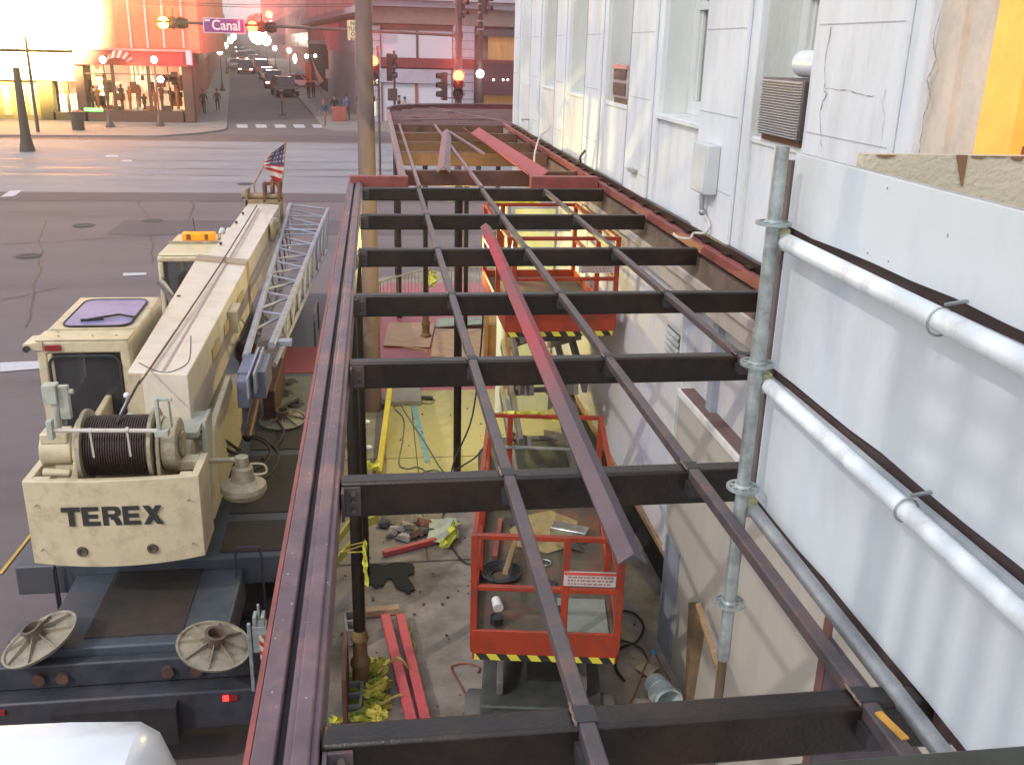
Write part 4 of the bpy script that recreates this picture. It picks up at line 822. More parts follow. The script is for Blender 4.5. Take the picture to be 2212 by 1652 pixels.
def stripes(m, c1, c2, sc, rot, rough=.5):
    nt = m.node_tree; bs = nt.nodes['Principled BSDF']; bs.inputs['Roughness'].default_value = rough
    tc = nt.nodes.new('ShaderNodeTexCoord'); mp = nt.nodes.new('ShaderNodeMapping'); mp.inputs['Rotation'].default_value = rot
    wv = nt.nodes.new('ShaderNodeTexWave'); wv.wave_type = 'BANDS'; wv.bands_direction = 'X'; wv.inputs['Scale'].default_value = sc
    rp = nt.nodes.new('ShaderNodeValToRGB'); rp.color_ramp.interpolation = 'CONSTANT'; rp.color_ramp.elements[0].color = (*c1, 1); rp.color_ramp.elements[1].position = .5; rp.color_ramp.elements[1].color = (*c2, 1)
    nt.links.new(tc.outputs['Object'], mp.inputs[0]); nt.links.new(mp.outputs[0], wv.inputs['Vector']); nt.links.new(wv.outputs['Fac'], rp.inputs['Fac']); nt.links.new(rp.outputs['Color'], bs.inputs['Base Color'])
stripes(hz, (.5, .48, .42), (.4, .04, .03), 4.5, (0, math.radians(45), 0))
b = MB(); b.box(-1.10, -1.06, 7.36, 7.38, .35, 1.38); b.build('hazard_pole', hz, cr)
b = MB(); b.box(-1.20, -1.17, 7.38, 7.41, .8, 1.5); b.box(-1.16, -1.04, 7.39, 7.50, 1.20, 1.46); b.box(-1.15, -1.12, 7.39, 7.50, 1.46, 1.56); b.box(-1.08, -1.05, 7.39, 7.50, 1.46, 1.56); b.cyl((-1.10, 7.44, 1.50), (-1.10, 7.44, 1.66), .012); b.build('pole_bracket', galv, cr, .004)
b = MB(); b.box(-3.62, -3.52, 16.2, 16.5, 1.26, 1.42); b.build('orange_shackle', mat('orange_plastic', (.55, .11, .03), .5), cr, .02)

# flag on the boom tip
fl_ = thing('flag', 'draped striped flag with starry blue corner flying above the tip of the crane boom', 'flag', (-2.1, 20.9, 3.1))
YF = 20.95
b = MB(); b.cyl(ony(606, 430, YF), ony(618, 300, YF), .016); b.build('flagstaff', wood, fl_)
# cloth grid spanned between the hoist (along the staff) and the drooping fly edge
hoist = [ony(617, 309, YF), ony(614, 340, YF), ony(613, 375, YF), ony(608, 414, YF)]
fly = [ony(588, 330, YF), ony(570, 350, YF), ony(572, 362, YF), ony(604, 415, YF)]
def poly_at(P_, t):
    s_ = t*(len(P_)-1); i = min(int(s_), len(P_)-2); return P_[i].lerp(P_[i+1], s_-i)
b = MB(); NU, NV = 26, 26; V_ = [[None]*(NV+1) for _ in range(NU+1)]
for i in range(NU+1):
    for j in range(NV+1):
        u, v = i/NU, j/NV; p = poly_at(hoist, v).lerp(poly_at(fly, v), u); p = p+Vector((0, .05*math.sin(u*11+v*2)*u+.02*math.sin(v*9), 0)); V_[i][j] = b.bm.verts.new(p)
for i in range(NU):
    for j in range(NV):
        f = b.bm.faces.new((V_[i][j], V_[i+1][j], V_[i+1][j+1], V_[i][j+1])); u, v = (i+.5)/NU, (j+.5)/NV
        f.material_index = 2 if v < .5 and True and (u < .75) else (0 if int(v*13) % 2 == 0 else 1)
        if f.material_index == 2 and i % 4 == 1 and j % 3 == 1: f.material_index = 1
b.build('cloth', [mat('flag_red', (.42, .03, .04), .8), mat('flag_white', (.62, .55, .52), .8), mat('flag_blue', (.05, .045, .12), .8)], fl_)
b = MB(); b.tube([ony(552, 428, YF), ony(549, 400, YF), ony(556, 385, YF), ony(570, 358, YF)], .016); tag(b.build('bent_hose', wood), 'bent tan hose arching from the boom tip to the flag', 'hose')

# ================================================================== WHITE VAN, bottom left corner
vn = thing('white_van', 'white van seen from above in the bottom left corner behind the crane', 'van', (-2.6, 3.2, RZ))
vw = mat('white_van_paint', (.78, .82, .86), .25, 0, var=.02, scale=2, bump=0, coat=.6)
def loft(secs, m, name, par, close=True):
    b = MB(); R = [[b.bm.verts.new(Vector(p)) for p in s_] for s_ in secs]
    for A, B in zip(R, R[1:]):
        for i in range(len(A)-1): b.bm.faces.new((A[i], A[i+1], B[i+1], B[i]))
    if close:
        for q in (R[0], R[-1]): b.bm.faces.new(q)
    return b.build(name, m, par)
def vsec(y, h, w_, zb=.25):
    xc = -2.38; return [(xc-w_, y, zb), (xc-w_*1.02, y, zb+.5), (xc-w_*.97, y, h-.45), (xc-w_*.88, y, h-.12), (xc-w_*.78, y, h-.03), (xc-w_*.4, y, h), (xc, y, h+.01), (xc+w_*.4, y, h), (xc+w_*.78, y, h-.03), (xc+w_*.88, y, h-.12), (xc+w_*.97, y, h-.45), (xc+w_*1.02, y, zb+.5), (xc+w_, y, zb)]
loft([vsec(.2, 2.33, 1.08), vsec(.5, 2.38, 1.12), vsec(4.55, 2.38, 1.12), vsec(4.95, 2.36, 1.11), vsec(5.18, 2.30, 1.09), vsec(5.32, 2.13, 1.06), vsec(5.42, 1.7, 1.03), vsec(5.75, .9, 1.0)], vw, 'body', vn)
b = MB(); b.box(-1.50, -1.22, 4.55, 5.02, 1.5, 1.98); b.build('wing_mirror', vw, vn, .07)
b = MB(); b.box(-3.3, -1.8, 5.72, 5.74, 1.1, 1.5); b.build('rear_window', glassd, vn)
b = MB(); b.box(-3.5, -1.5, 5.86, 5.98, .3, .55); b.build('bumper', black, vn, .03)
for (x, y) in ((-3.5, 4.5), (-1.6, 4.5), (-3.5, 1.4), (-1.6, 1.4)):
    b = MB(); b.lathe((x-.1, y, .22), [(0, 0), (.33, 0), (.35, .04), (.35, .16), (.33, .2), (0, .2)], 22, (1, 0, 0)); b.build('wheel', black, vn)
b = MB(); b.box(-2.9, -2.88, .4, 4.5, 2.376, 2.386); b.box(-1.98, -1.96, .4, 4.5, 2.37, 2.382); b.build('roof_seam', mat('roof_seam_grey', (.45, .47, .5), .5), vn)
# trailer hitch fitting between van and crane
b = MB(); b.box(-2.4, -2.06, 6.55, 6.9, .45, .52); b.bar((-2.23, 5.6, .48), (-2.23, 6.9, .48), .07, .07); tag(b.build('tow_bar', mat('slate_blue_deck_paint'), bevel=.01), 'slate blue tow hitch sticking out behind the crane bumper', 'tow bar')

# ================================================================== SCISSOR LIFTS
orange_ = mat('scissor_lift_orange', (.31, .034, .010), .42, 0, var=.12, scale=5, dirt=(.13, .035, .025), dscale=4, damt=.75, coat=.1)
armm = mat('dusty_grey_arm', (.17, .15, .14), .6, .2, var=.2, scale=5, dirt=(.08, .07, .06), dscale=3)
decky = mat('scuffed_platform_deck', (.085, .075, .055), .7, .1, var=.3, scale=5, dirt=(.22, .07, .045), dscale=1.8, damt=.8)
hzy = bpy.data.materials.new('yellow_black_hazard'); hzy.use_nodes = True
stripes(hzy, (.60, .52, .05), (.02, .02, .02), 2.1, (0, math.radians(35), 0))
def lift(loc, rz, zp, L_, W_, label, upto, extend=0):
    t = thing('scissor_lift', label, 'scissor lift', (0, 0, 0), 'orange scissor lifts under the gallery'); w2 = W_/2
    b = MB(); b.box(-w2, w2, 0, L_, zp, zp+.05); b.build('platform_floor', decky, t)
    b = MB()
    b.box(-w2-.01, w2+.01, -.03, 0, zp-.10, zp+.20); b.box(-w2-.01, w2+.01, L_, L_+.03, zp-.05, zp+.15)
    b.box(-w2-.03, -w2-.001, 0, L_, zp-.05, zp+.15); b.box(w2+.001, w2+.03, 0, L_, zp-.05, zp+.15); b.build('toe_board', orange_, t, .006)
    b = MB(); b.box(-w2+.01, w2-.01, -.036, -.032, zp-.10, zp-.04); b.build('hazard_stripe', hzy, t)
    def rail(p, q): b = MB(); b.bar(p, q, .046, .046); b.build('guard_rail', orange_, t, .006)
    zt, zm = zp+1.12, zp+.62
    for z in (zt, zm):
        rail((-w2, 0, z), (w2, 0, z)); rail((-w2, 0, z), (-w2, L_, z)); rail((w2, 0, z), (w2, L_, z))
    rail((-w2, L_, zt), (w2, L_, zt)); rail((-w2*.8, L_*.42, zt-.03), (w2*.9, L_*.42, zt-.03)) if upto else None
    for (x, y) in ((-w2, 0), (w2, 0), (-w2, L_*.4), (w2, L_*.4), (-w2, L_), (w2, L_), (-w2*.62, L_), (w2*.25, 0) if not upto else (-w2*.9, .0)):
        b = MB(); b.bar((x, y, zp), (x, y, zt+.02), .062, .055); b.build('rail_post', orange_, t, .006)
    b = MB(); b.bar((-w2*.9, L_-.05, zp+.75), (w2*.9, L_-.05, zp+.75), .025, .025); b.build('mid_bar', galv, t)
    # placard plate
    b = MB(); b.box(w2*.22, w2*.93, -.03, -.022, zm+.06, zm+.20) if not upto else b.box(w2*.28, w2*.95, -.03, -.022, zm+.08, zm+.24)
    pl = b.build('placard', mat('placard_white', (.50, .45, .43), .5, 0, var=.06), t)
    b = MB(); x0, x1 = (w2*.24, w2*.91) if not upto else (w2*.31, w2*.92); zb0 = zm+.06 if not upto else zm+.08
    random.seed(4)
    for r_ in range(3):
        x = x0+.02
        while x < x1-.03:
            l_ = .012+.03*random.random(); b.box(x, min(x+l_, x1-.01), -.034, -.0305, zb0+.015+r_*.032, zb0+.031+r_*.032); x += l_+.010
    b.build('placard_text', mat('placard_ink', (.30, .14, .13), .6), pl)
    if not upto:
        b = MB(); b.box(x0-.01, x1+.01, -.034, -.0305, zm+.168, zm+.195); b.build('placard_header', mat('placard_red', (.50, .07, .05), .5), pl)
    # grey deck mat and control box
    b = MB(); b.box(w2*.2, w2*.92, .12, .75, zp+.051, zp+.07); b.build('deck_plate', mat('grey_green_plate', (.20, .22, .19), .6, 0, var=.15), t)
    b = MB(); b.box(w2*.2, w2*.92, .03, .11, zp+.051, zp+.10); b.build('control_box', darkm, t)
    # scissor stack
    n = max(1, int(round((zp-.6)/.85))); hh = (zp-.15-.62)/n
    for k in range(n):
        za, zb = .62+k*hh, .62+(k+1)*hh
        for s_ in (-1, 1):
            b = MB(); b.bar((s_*w2*.62, .25, za), (s_*w2*.62, L_-.3, zb), .06, .16); b.build('scissor_arm', armm, t, .006)
            b = MB(); b.bar((s_*w2*.44, L_-.3, za), (s_*w2*.44, .25, zb), .06, .16); b.build('scissor_arm', armm, t, .006)
        b = MB(); b.cyl((-w2*.66, (L_-.05)/2, (za+zb)/2), (w2*.66, (L_-.05)/2, (za+zb)/2), .04); b.build('pivot_shaft', armm, t)
    b = MB(); b.box(-w2*.9, w2*.9, .12, L_-.1, .22, .52); b.box(-w2*.7, w2*.7, -.12, .12, .30, .50); b.build('chassis', mat('grimy_lift_chassis', (.06, .065, .06), .6, .2, var=.3, dirt=(.13, .11, .09)), t, .02)
    for (x, y) in ((-w2, .35), (w2-.0, .35), (-w2, L_-.5), (w2, L_-.5)):
        b = MB(); b.lathe((x-.09, y, .24), [(0, .02), (.20, 0), (.24, .03), (.24, .15), (.20, .18), (0, .16)], 22, (1, 0, 0)); b.build('wheel', mat('grey_dusty_tyre', (.10, .095, .09), .8, 0, var=.2), t)
    t.location = loc; t.rotation_euler = (0, 0, rz); return t
L1 = lift((1.40, 7.12, 0), math.radians(-9), 1.24, 2.85, 1.27, 'lowered orange scissor lift in front, its littered platform just above the sidewalk', False)
L2 = lift((2.24, 11.25, 0), math.radians(0), 3.02, 2.6, 1.34, 'raised orange scissor lift farther along, its platform high up under the beams', True)
def on1(x, y, z): # point in lift 1 space
    c, s_ = math.cos(math.radians(-9)), math.sin(math.radians(-9)); return Vector((1.40+c*x-s_*y, 7.12+s_*x+c*y, z))
def loose(m, name, build, label, cat, bevel=0, group=None):
    b = MB(); build(b); return tag(b.build(name, m, bevel=bevel), label, cat, group)
ZP = 1.29
loose(mat('shiny_tin', (.62, .62, .60), .25, .8, var=.12, scale=5, dirt=(.25, .24, .2), dscale=4), 'metal_box', lambda b: b.bar(on1(.10, 2.05, ZP+.07), on1(.48, 1.93, ZP+.07), .17, .13), 'shiny silver metal box lying on the far half of the lowered platform', 'metal box', .01)
loose(mat('white_paper', (.66, .66, .66), .6), 'paper_cup', lambda b: b.cyl(on1(-.46, .62, ZP+.06), on1(-.43, .50, ZP+.04), .042, .05), 'white paper cup lying on the left of the lowered platform', 'cup')
loose(darkm, 'paint_tin', lambda b: b.lathe(on1(-.44, .32, ZP), [(0, 0), (.06, 0), (.06, .07), (.065, .075), (.055, .075), (.05, .06), (0, .06)], 18), 'small dark open tin on the near left of the lowered platform', 'tin')
loose(darkm, 'coiled_cable', lambda b: b.tube([on1(-.42+(.10+.002*k)*math.cos(k*.5), 1.15+(.10+.002*k)*math.sin(k*.5), ZP+.012+.0008*k) for k in range(60)], .013), 'coil of dark cable on the left of the lowered platform', 'cable')
loose(wood, 'timber_offcut', lambda b: b.bar(on1(-.38, .95, ZP+.16), on1(-.30, 1.65, ZP+.10), .05, .04), 'short reddish timber offcut lying across the dark cable coil', 'timber')
loose(chrome, 'metal_ring', lambda b: b.tube([on1(.02+.06*math.cos(k*math.pi/8), 1.42+.06*math.sin(k*math.pi/8), ZP+.012) for k in range(16)], .01, closed=True), 'small grey metal ring in the middle of the lowered platform', 'ring')
def tape_run(pts, w_, m=yellowp, seed=1, name='caution_tape', label='', bits=3, jit=None):
    random.seed(seed); b = MB()
    for k in range(bits):
        prev = None; tw = random.random()*3
        for i, p in enumerate(pts):
            p = Vector(p)+Vector((random.uniform(-1, 1), random.uniform(-1, 1), random.uniform(-.6, 1)))*(jit or w_*.5); tw += random.uniform(-.9, .9)
            d = Vector((math.cos(tw), .3*math.sin(tw), math.sin(tw)))*w_/2; cur = (b.bm.verts.new(p-d), b.bm.verts.new(p+d))
            if prev: b.bm.faces.new((prev[0], prev[1], cur[1], cur[0]))
            prev = cur
    return tag(b.build(name, m), label, 'tape')
tape_run([on1(-.45+.07*i, 2.86, 2.38-.04*(i > 6)-.03*max(0, i-8)) for i in range(13)], .05, seed=5, label='ragged yellow tape wound along the far rail of the lowered lift', bits=4)
tape_run([(1.60+.07*i, 13.86, 4.16) for i in range(12)], .05, seed=6, label='yellow and black tape wound along the far rail of the raised lift', bits=3)
loose(mat('dark_rags', (.05, .04, .04), .9), 'rag_heap', lambda b: [b.ball((2.1+.1*k, 12.2+.05*k, 3.09), .09, (1.6, 1, .4)) for k in range(4)], 'heap of dark rags and hoses on the raised platform', 'rags')
loose(black, 'hanging_cable', lambda b: b.tube([ony(1045, 655, 12.2), ony(1038, 760, 12.2), ony(1020, 900, 12.0), ony(985, 985, 11.5), ony(975, 1020, 11.3)], .012), 'black cable hanging straight from the raised lift to the slab beside the middle post', 'cable')
loose(black, 'hanging_cable', lambda b: b.tube([ony(1062, 940, 11.4), ony(1030, 985, 11.4), ony(985, 1015, 11.4), ony(970, 1040, 11.3)], .012), 'black cable slanting down towards the foot of the middle post', 'cable')

# ================================================================== CLUTTER UNDER THE FRAME
def gp(x, y, z=0.): return onz(x, y, z)
redw = mat('red_painted_timber', (.52, .075, .085), .6, 0, var=.18, scale=6, dirt=(.30, .05, .06), dscale=4, damt=.6)
A_, B_ = gp(832, 1330, .10), gp(890, 1562, .10)
loose(redw, 'red_timber', lambda b: b.bar(A_, B_, .105, .07), 'left one of the two long red painted timbers lying side by side', 'timber', .006, 'red timbers on the slab')
A2, B2 = gp(858, 1330, .10), gp(916, 1562, .10)
loose(redw, 'red_timber', lambda b: b.bar(A2+Vector((.035, 0, 0)), B2+Vector((.02, 0, 0)), .10, .07), 'right one of the two long red painted timbers lying side by side', 'timber', .006, 'red timbers on the slab')
loose(plywood, 'timber_block', lambda b: b.bar(gp(790, 1322, .06), gp(862, 1315, .06), .10, .08), 'pale timber block across the far ends of the red timbers', 'timber', .004)
loose(redw, 'red_timber', lambda b: b.bar(gp(828, 1196, .05), gp(942, 1166, .05), .07, .07), 'short red painted timber lying crosswise beyond the black scrap', 'timber', .004)
yt = mat('yellow_painted_timber', (.58, .47, .06), .6, 0, var=.12, scale=5, dirt=(.35, .27, .06), dscale=4, damt=.5)
loose(yt, 'yellow_timber', lambda b: b.bar(gp(848, 860, .10)+Vector((0, 0, .5)), gp(818, 1022, .1), .09, .09), 'long yellow painted timber leaning on the yellow lit slab', 'timber', .005)
loose(redox, 'steel_offcut', lambda b: b.bar(gp(833, 905, .2), gp(812, 1015, .05), .06, .05), 'rusty red steel offcut beside the yellow painted timber', 'steel offcut')
loose(mat('black_steel_bar', (.03, .03, .03), .5), 'black_bar', lambda b: b.bar(gp(858, 858, .04), gp(935, 860, .04), .08, .07), 'short black bar lying across the yellow lit slab', 'bar', .004)
rc = mat('grey_green_hose', (.12, .15, .13), .6)
loose(rc, 'air_hose', lambda b: b.tube([gp(850, 878, .02), gp(885, 868, .02), gp(935, 862, .02), gp(925, 872, .02), gp(865, 862, .02), gp(885, 905, .02), gp(915, 950, .02), gp(945, 1000, .02), gp(960, 1022, .02), gp(940, 1015, .02), gp(915, 1020, .02), gp(900, 1035, .02)], .010), 'thin grey green hose snaking over the yellow lit slab', 'hose')
loose(rc, 'air_hose', lambda b: b.tube([gp(852, 882, .02), gp(872, 905, .02), gp(870, 950, .02), gp(862, 1000, .02), gp(880, 1012, .02), gp(900, 1008, .02), gp(920, 1020, .02), gp(900, 1040, .02), gp(860, 1030, .02), gp(845, 1022, .02)], .010), 'second hose curling between the yellow timber and the beam', 'hose')
loose(black, 'black_hose', lambda b: b.tube([gp(960, 1100, .03), gp(955, 1130, .03), gp(965, 1160, .03), gp(985, 1195, .03), gp(1005, 1215, .03), gp(1030, 1222, .03)], .011), 'black hose curving from the foam sheet towards the lowered lift', 'hose')
loose(mat('red_hose', (.28, .07, .05), .6), 'red_hose', lambda b: b.tube([gp(1025, 1545, .02), gp(1000, 1490, .02), gp(975, 1445, .02), gp(985, 1435, .02), gp(1010, 1432, .02), gp(1035, 1440, .02), gp(1032, 1452, .02)], .009), 'thin red hose looping on the slab left of the lowered lift', 'hose')
loose(black, 'black_hose', lambda b: b.tube([gp(1290, 1362, .03), gp(1320, 1325, .03), gp(1365, 1322, .03), gp(1390, 1350, .03), gp(1375, 1385, .03), gp(1340, 1400, .03), gp(1330, 1440, .03), gp(1350, 1470, .03)], .013), 'black hose coiled on the slab right of the lowered lift', 'hose')
loose(black, 'black_hose', lambda b: b.tube([gp(1300, 1392, .03), gp(1340, 1382, .03), gp(1385, 1400, .03), gp(1400, 1425, .03)], .011), 'short black hose between the coil and the bucket', 'hose')
loose(mat('rust_red_hose', (.22, .08, .05), .6), 'red_hose', lambda b: b.tube([gp(1345, 1545, .03), gp(1370, 1500, .03), gp(1385, 1460, .05), onz(1402, 1420, .15), onz(1412, 1405, .18), onz(1430, 1440, .12), gp(1450, 1470, .03)], .010), 'rust red hose arching over beside the upturned bucket', 'hose')
# torn black sheet
def flat(name, pts, m, label, cat, z=.02, th=.012, seed=2, jag=6):
    random.seed(seed); P_ = []
    for (x, y), (x2, y2) in zip(pts, pts[1:]+pts[:1]):
        for k in range(3):
            t = k/3; P_.append((x+(x2-x)*t+(random.uniform(-jag, jag) if k else 0), y+(y2-y)*t+(random.uniform(-jag, jag)*.6 if k else 0)))
    b = MB(); b.prism([gp(x, y, z) for x, y in P_], (0, 0, th)); return tag(b.build(name, m), label, cat)
flat('torn_sheet', [(795, 1218), (890, 1218), (895, 1238), (880, 1245), (895, 1270), (885, 1283), (862, 1272), (845, 1250), (830, 1262), (810, 1270), (790, 1250)], mat('black_tar_paper', (.012, .012, .012), .9), 'torn black sheet lying on the slab near the cross beam', 'sheet')
flat('foam_sheet', [(930, 1122), (985, 1120), (992, 1160), (960, 1175), (922, 1165)], mat('pale_green_foam', (.42, .46, .38), .7), 'pale green foam sheet lying among the rubbish past the torn black sheet', 'sheet', z=.06, jag=2)
tape_run([gp(985, 1130, .12), gp(975, 1140, .2), gp(980, 1155, .14), gp(962, 1170, .12), gp(955, 1180, .1)], .09, mat('bright_yellow_tape', (.65, .65, .08), .5), 8, label='bright yellow crumpled tape on the pale green foam sheet', bits=3)
random.seed(11)
for i, (x, y, c) in enumerate([(840, 1125, (.2, .17, .15)), (858, 1140, (.45, .42, .40)), (880, 1135, (.35, .30, .25)), (905, 1150, (.14, .06, .05)), (890, 1155, (.1, .05, .045)), (870, 1160, (.4, .37, .35)), (845, 1150, (.30, .26, .27)), (915, 1130, (.22, .09, .06)), (900, 1122, (.3, .27, .22)), (825, 1130, (.09, .08, .08)), (925, 1145, (.1, .1, .09))]):
    b = MB(); c0 = gp(x, y, .05)
    vs = [c0+Vector((random.uniform(-.12, .12), random.uniform(-.1, .1), random.uniform(-.05, .06))) for _ in range(14)]
    for v in vs: b.bm.verts.new(v)
    bmesh.ops.convex_hull(b.bm, input=b.bm.verts[:])
    for v in [v for v in b.bm.verts if not v.link_faces]: b.bm.verts.remove(v)
    where = ['at the left end', 'left of the middle', 'at the top middle', 'at the right end', 'under the right end', 'in the lower middle', 'at the lower left', 'right of the middle', 'at the very top', 'at the far left corner', 'nearest the pale green foam'][i]
    shade = 'dark' if sum(c) < .45 else ('pale' if sum(c) > 1 else 'brown')
    o = b.build('rubble_chunk', mat('rubble_%d' % i, c, .85, 0, var=.25), bevel=.004)
    tag(o, ('dark' if shade == 'dark' else 'pale' if shade == 'pale' else 'brownish')+' chunk '+where+' of the rubbish heap', 'rubble', 'rubbish heap chunks')
# plywood sheets and planks farther back
loose(plywood, 'plywood_sheet', lambda b: b.hexa([gp(828, 748, .02), gp(928, 752, .02), gp(940, 700, .02), gp(840, 698, .02), gp(828, 746, .05), gp(928, 750, .05), gp(940, 698, .05), gp(840, 696, .05)]), 'tan plywood sheet behind the utility pole, left of the old yellow post base', 'plywood')
loose(plywood, 'plywood_sheet', lambda b: b.hexa([gp(930, 772, .06), gp(1062, 776, .06), gp(1060, 712, .06), gp(940, 712, .06), gp(930, 770, .09), gp(1062, 774, .09), gp(1060, 710, .09), gp(940, 710, .09)]), 'tan plywood sheet right of the old yellow post base', 'plywood')
loose(mat('green_grey_board', (.26, .32, .24), .7), 'green_board', lambda b: b.hexa([gp(940, 708, .10), gp(1075, 700, .10), gp(1075, 685, .10), gp(945, 690, .10), gp(940, 706, .13), gp(1075, 698, .13), gp(1075, 683, .13), gp(945, 688, .13)]), 'narrow green grey board behind the plywood sheets', 'board')
loose(wood, 'timber_plank', lambda b: b.bar(gp(872, 750, .14), gp(925, 758, .14), .06, .05), 'short dark plank on the tan plywood sheet', 'plank')
loose(concrete, 'concrete_slab_piece', lambda b: b.box(.15, .75, 16.6, 17.4, .0, .09), 'squarish concrete piece at the foot of the utility pole', 'concrete piece', .01)
# leaning boards and bucket
loose(mat('weathered_board', (.15, .10, .06), .8, 0, var=.3, scale=4, dirt=(.30, .17, .05), dscale=3), 'leaning_board', lambda b: b.hexa([gp(1478, 1530), gp(1565, 1545), gp(1565, 1545)+Vector((.04, .02, 0)), gp(1478, 1530)+Vector((.04, .02, 0)), onx(1487, 1300, 2.96), onx(1505, 1300, 2.96), onx(1507, 1300, 3.01), onx(1489, 1300, 3.01)]), 'weathered board leaning upright on the beige boarding by the bucket', 'board')
loose(wood, 'leaning_board', lambda b: b.bar(onx(1508, 1305, 2.92), onx(1558, 1465, 2.85), .05, .03), 'narrow pale batten leaning on the weathered board', 'batten')
bk = thing('bucket', 'pale scuffed plastic bucket lying on its side right of the lowered lift', 'bucket', (0, 0, 0))
c0 = gp(1432, 1500, .14); ax = Vector((.12, -1, .10)).normalized(); s0 = c0-ax*.10
b = MB(); b.lathe(s0, [(0, -.12), (.118, -.12), (.124, .02), (.134, .025), (.134, .04), (.128, .045), (.138, .23), (.148, .235), (.148, .26), (.138, .26), (.130, .22), (.112, -.10), (0, -.10)], 32, ax)
ORG[bk] = Vector(s0); bk.location = s0; b.build('pail', mat('scuffed_white_plastic', (.48, .56, .56), .4, 0, var=.1, scale=4, dirt=(.3, .28, .25), dscale=5, damt=.5), bk)
b = MB(); b.tube([s0+ax*.2+Vector((.15*math.cos(a), -.02, .02+.15*math.sin(a))) for a in [k*math.pi/10-.2 for k in range(12)]], .004); b.build('handle', galv, bk)
loose(mat('blue_plastic', (.05, .22, .45), .5), 'blue_cap', lambda b: b.cyl(onz(1411, 1412, .18), onz(1411, 1402, .22), .03), 'small blue plastic cap on the hoses above the bucket', 'cap')
loose(mat('scrap_card', (.40, .34, .27), .8), 'cardboard_scrap', lambda b: b.hexa([gp(1370, 1440, .02), gp(1400, 1462, .02), gp(1425, 1440, .02), gp(1392, 1430, .02), gp(1370, 1440, .03), gp(1400, 1462, .03), gp(1425, 1440, .03), gp(1392, 1430, .03)]), 'scrap of cardboard on the slab above the bucket', 'cardboard')
# cinder blocks
def cinder(p, yaw, label):
    t = thing('cinder_block', label, 'block', p, 'hollow concrete blocks'); c, s_ = math.cos(yaw), math.sin(yaw); ux, uy = Vector((c, s_, 0)), Vector((-s_, c, 0)); p = Vector(p)
    b = MB()
    def q(x0, x1, y0, y1): b.hexa([p+ux*x+uy*y+Vector((0, 0, z)) for z in (0, .19) for (x, y) in ((x0, y0), (x1, y0), (x1, y1), (x0, y1))])
    q(0, .03, 0, .40); q(.17, .20, 0, .40); q(.03, .17, 0, .03); q(.03, .17, .185, .215); q(.03, .17, .37, .40); b.build('shell', mat('block_concrete', (.20, .19, .175), .9, 0, var=.2, scale=20, bump=.6), t)
cinder(gp(738, 1560, 0), -.05, 'hollow grey block standing in the heap of yellow tape')
cinder(gp(748, 1395, .05), .1, 'hollow block half hidden behind the near post')
random.seed(21)
tape_run([gp(815+16*math.sin(i*1.3), 1432+8*i, .10+.06*math.sin(i)) for i in range(16)], .045, mat('ochre_yellow_tape', (.46, .40, .06), .6, 0, var=.4, scale=18), jit=.075, seed=22, label='thick heap of yellow caution tape between the near post and the red timbers', bits=24)
gtape = mat('green_yellow_tape', (.30, .36, .06), .6, 0, var=.3, scale=12)
tape_run([gp(788+26*math.sin(i*2.1), 1450+8.5*i, .07+.05*math.sin(i*2)) for i in range(14)], .035, gtape, 23, jit=.085, label='greenish tangle of netting spread round the hollow block', bits=34)
tape_run([gp(715+9*i, 1552+4*math.sin(i), .08) for i in range(11)], .06, seed=24, label='strand of yellow tape along the foot of the nearest beam', bits=4)
ropey = mat('old_yellow_rope', (.36, .27, .07), .8, 0, var=.3, scale=20)
loose(ropey, 'rope', lambda b: b.tube([gp(815, 1455, .2), gp(830, 1440, .2), onz(850, 1425, .2), onz(862, 1420, .22), onz(875, 1432, .2), gp(890, 1455, .05), gp(905, 1462, .04)], .012), 'old yellow rope lying over the middle of the red timbers', 'rope')
loose(ropey, 'rope', lambda b: b.tube([gp(805, 1520, .1), gp(825, 1520, .15), onz(850, 1505, .18), onz(868, 1500, .18)], .014), 'shorter yellow rope over the near end of the red timbers', 'rope')
loose(gtape, 'rope', lambda b: b.tube([gp(862, 1330, .06), gp(872, 1350, .05), gp(890, 1356, .05), gp(885, 1375, .05), gp(897, 1395, .05), gp(885, 1420, .05), gp(880, 1436, .05)], .010), 'green yellow cord trailing right of the red timbers', 'cord')
loose(ropey, 'rope', lambda b: b.tube([(-.2, 8.30, 1.75), (-.45, 8.1, 1.8), (-.6, 7.9, 1.82), (-.35, 8.1, 1.78), (-.18, 8.33, 1.7), (-.19, 8.37, 1.6), (-.33, 8.4, 1.6), (-.33, 8.28, 1.66), (-.19, 8.28, 1.66)], .008), 'yellow rope tied round the near post and pulled towards the kerb', 'rope')
tape_run([(-.18, 8.25, 1.8-.07*i) for i in range(8)], .04, seed=30, label='yellow tape knotted on the near post', bits=3)
tape_run([onz(935+2*math.sin(i*1.7)*3, 590+5*i, .9-.03*i) for i in range(7)], .16, seed=31, label='yellow tape bunched on the crowd barrier at the old post', bits=4)
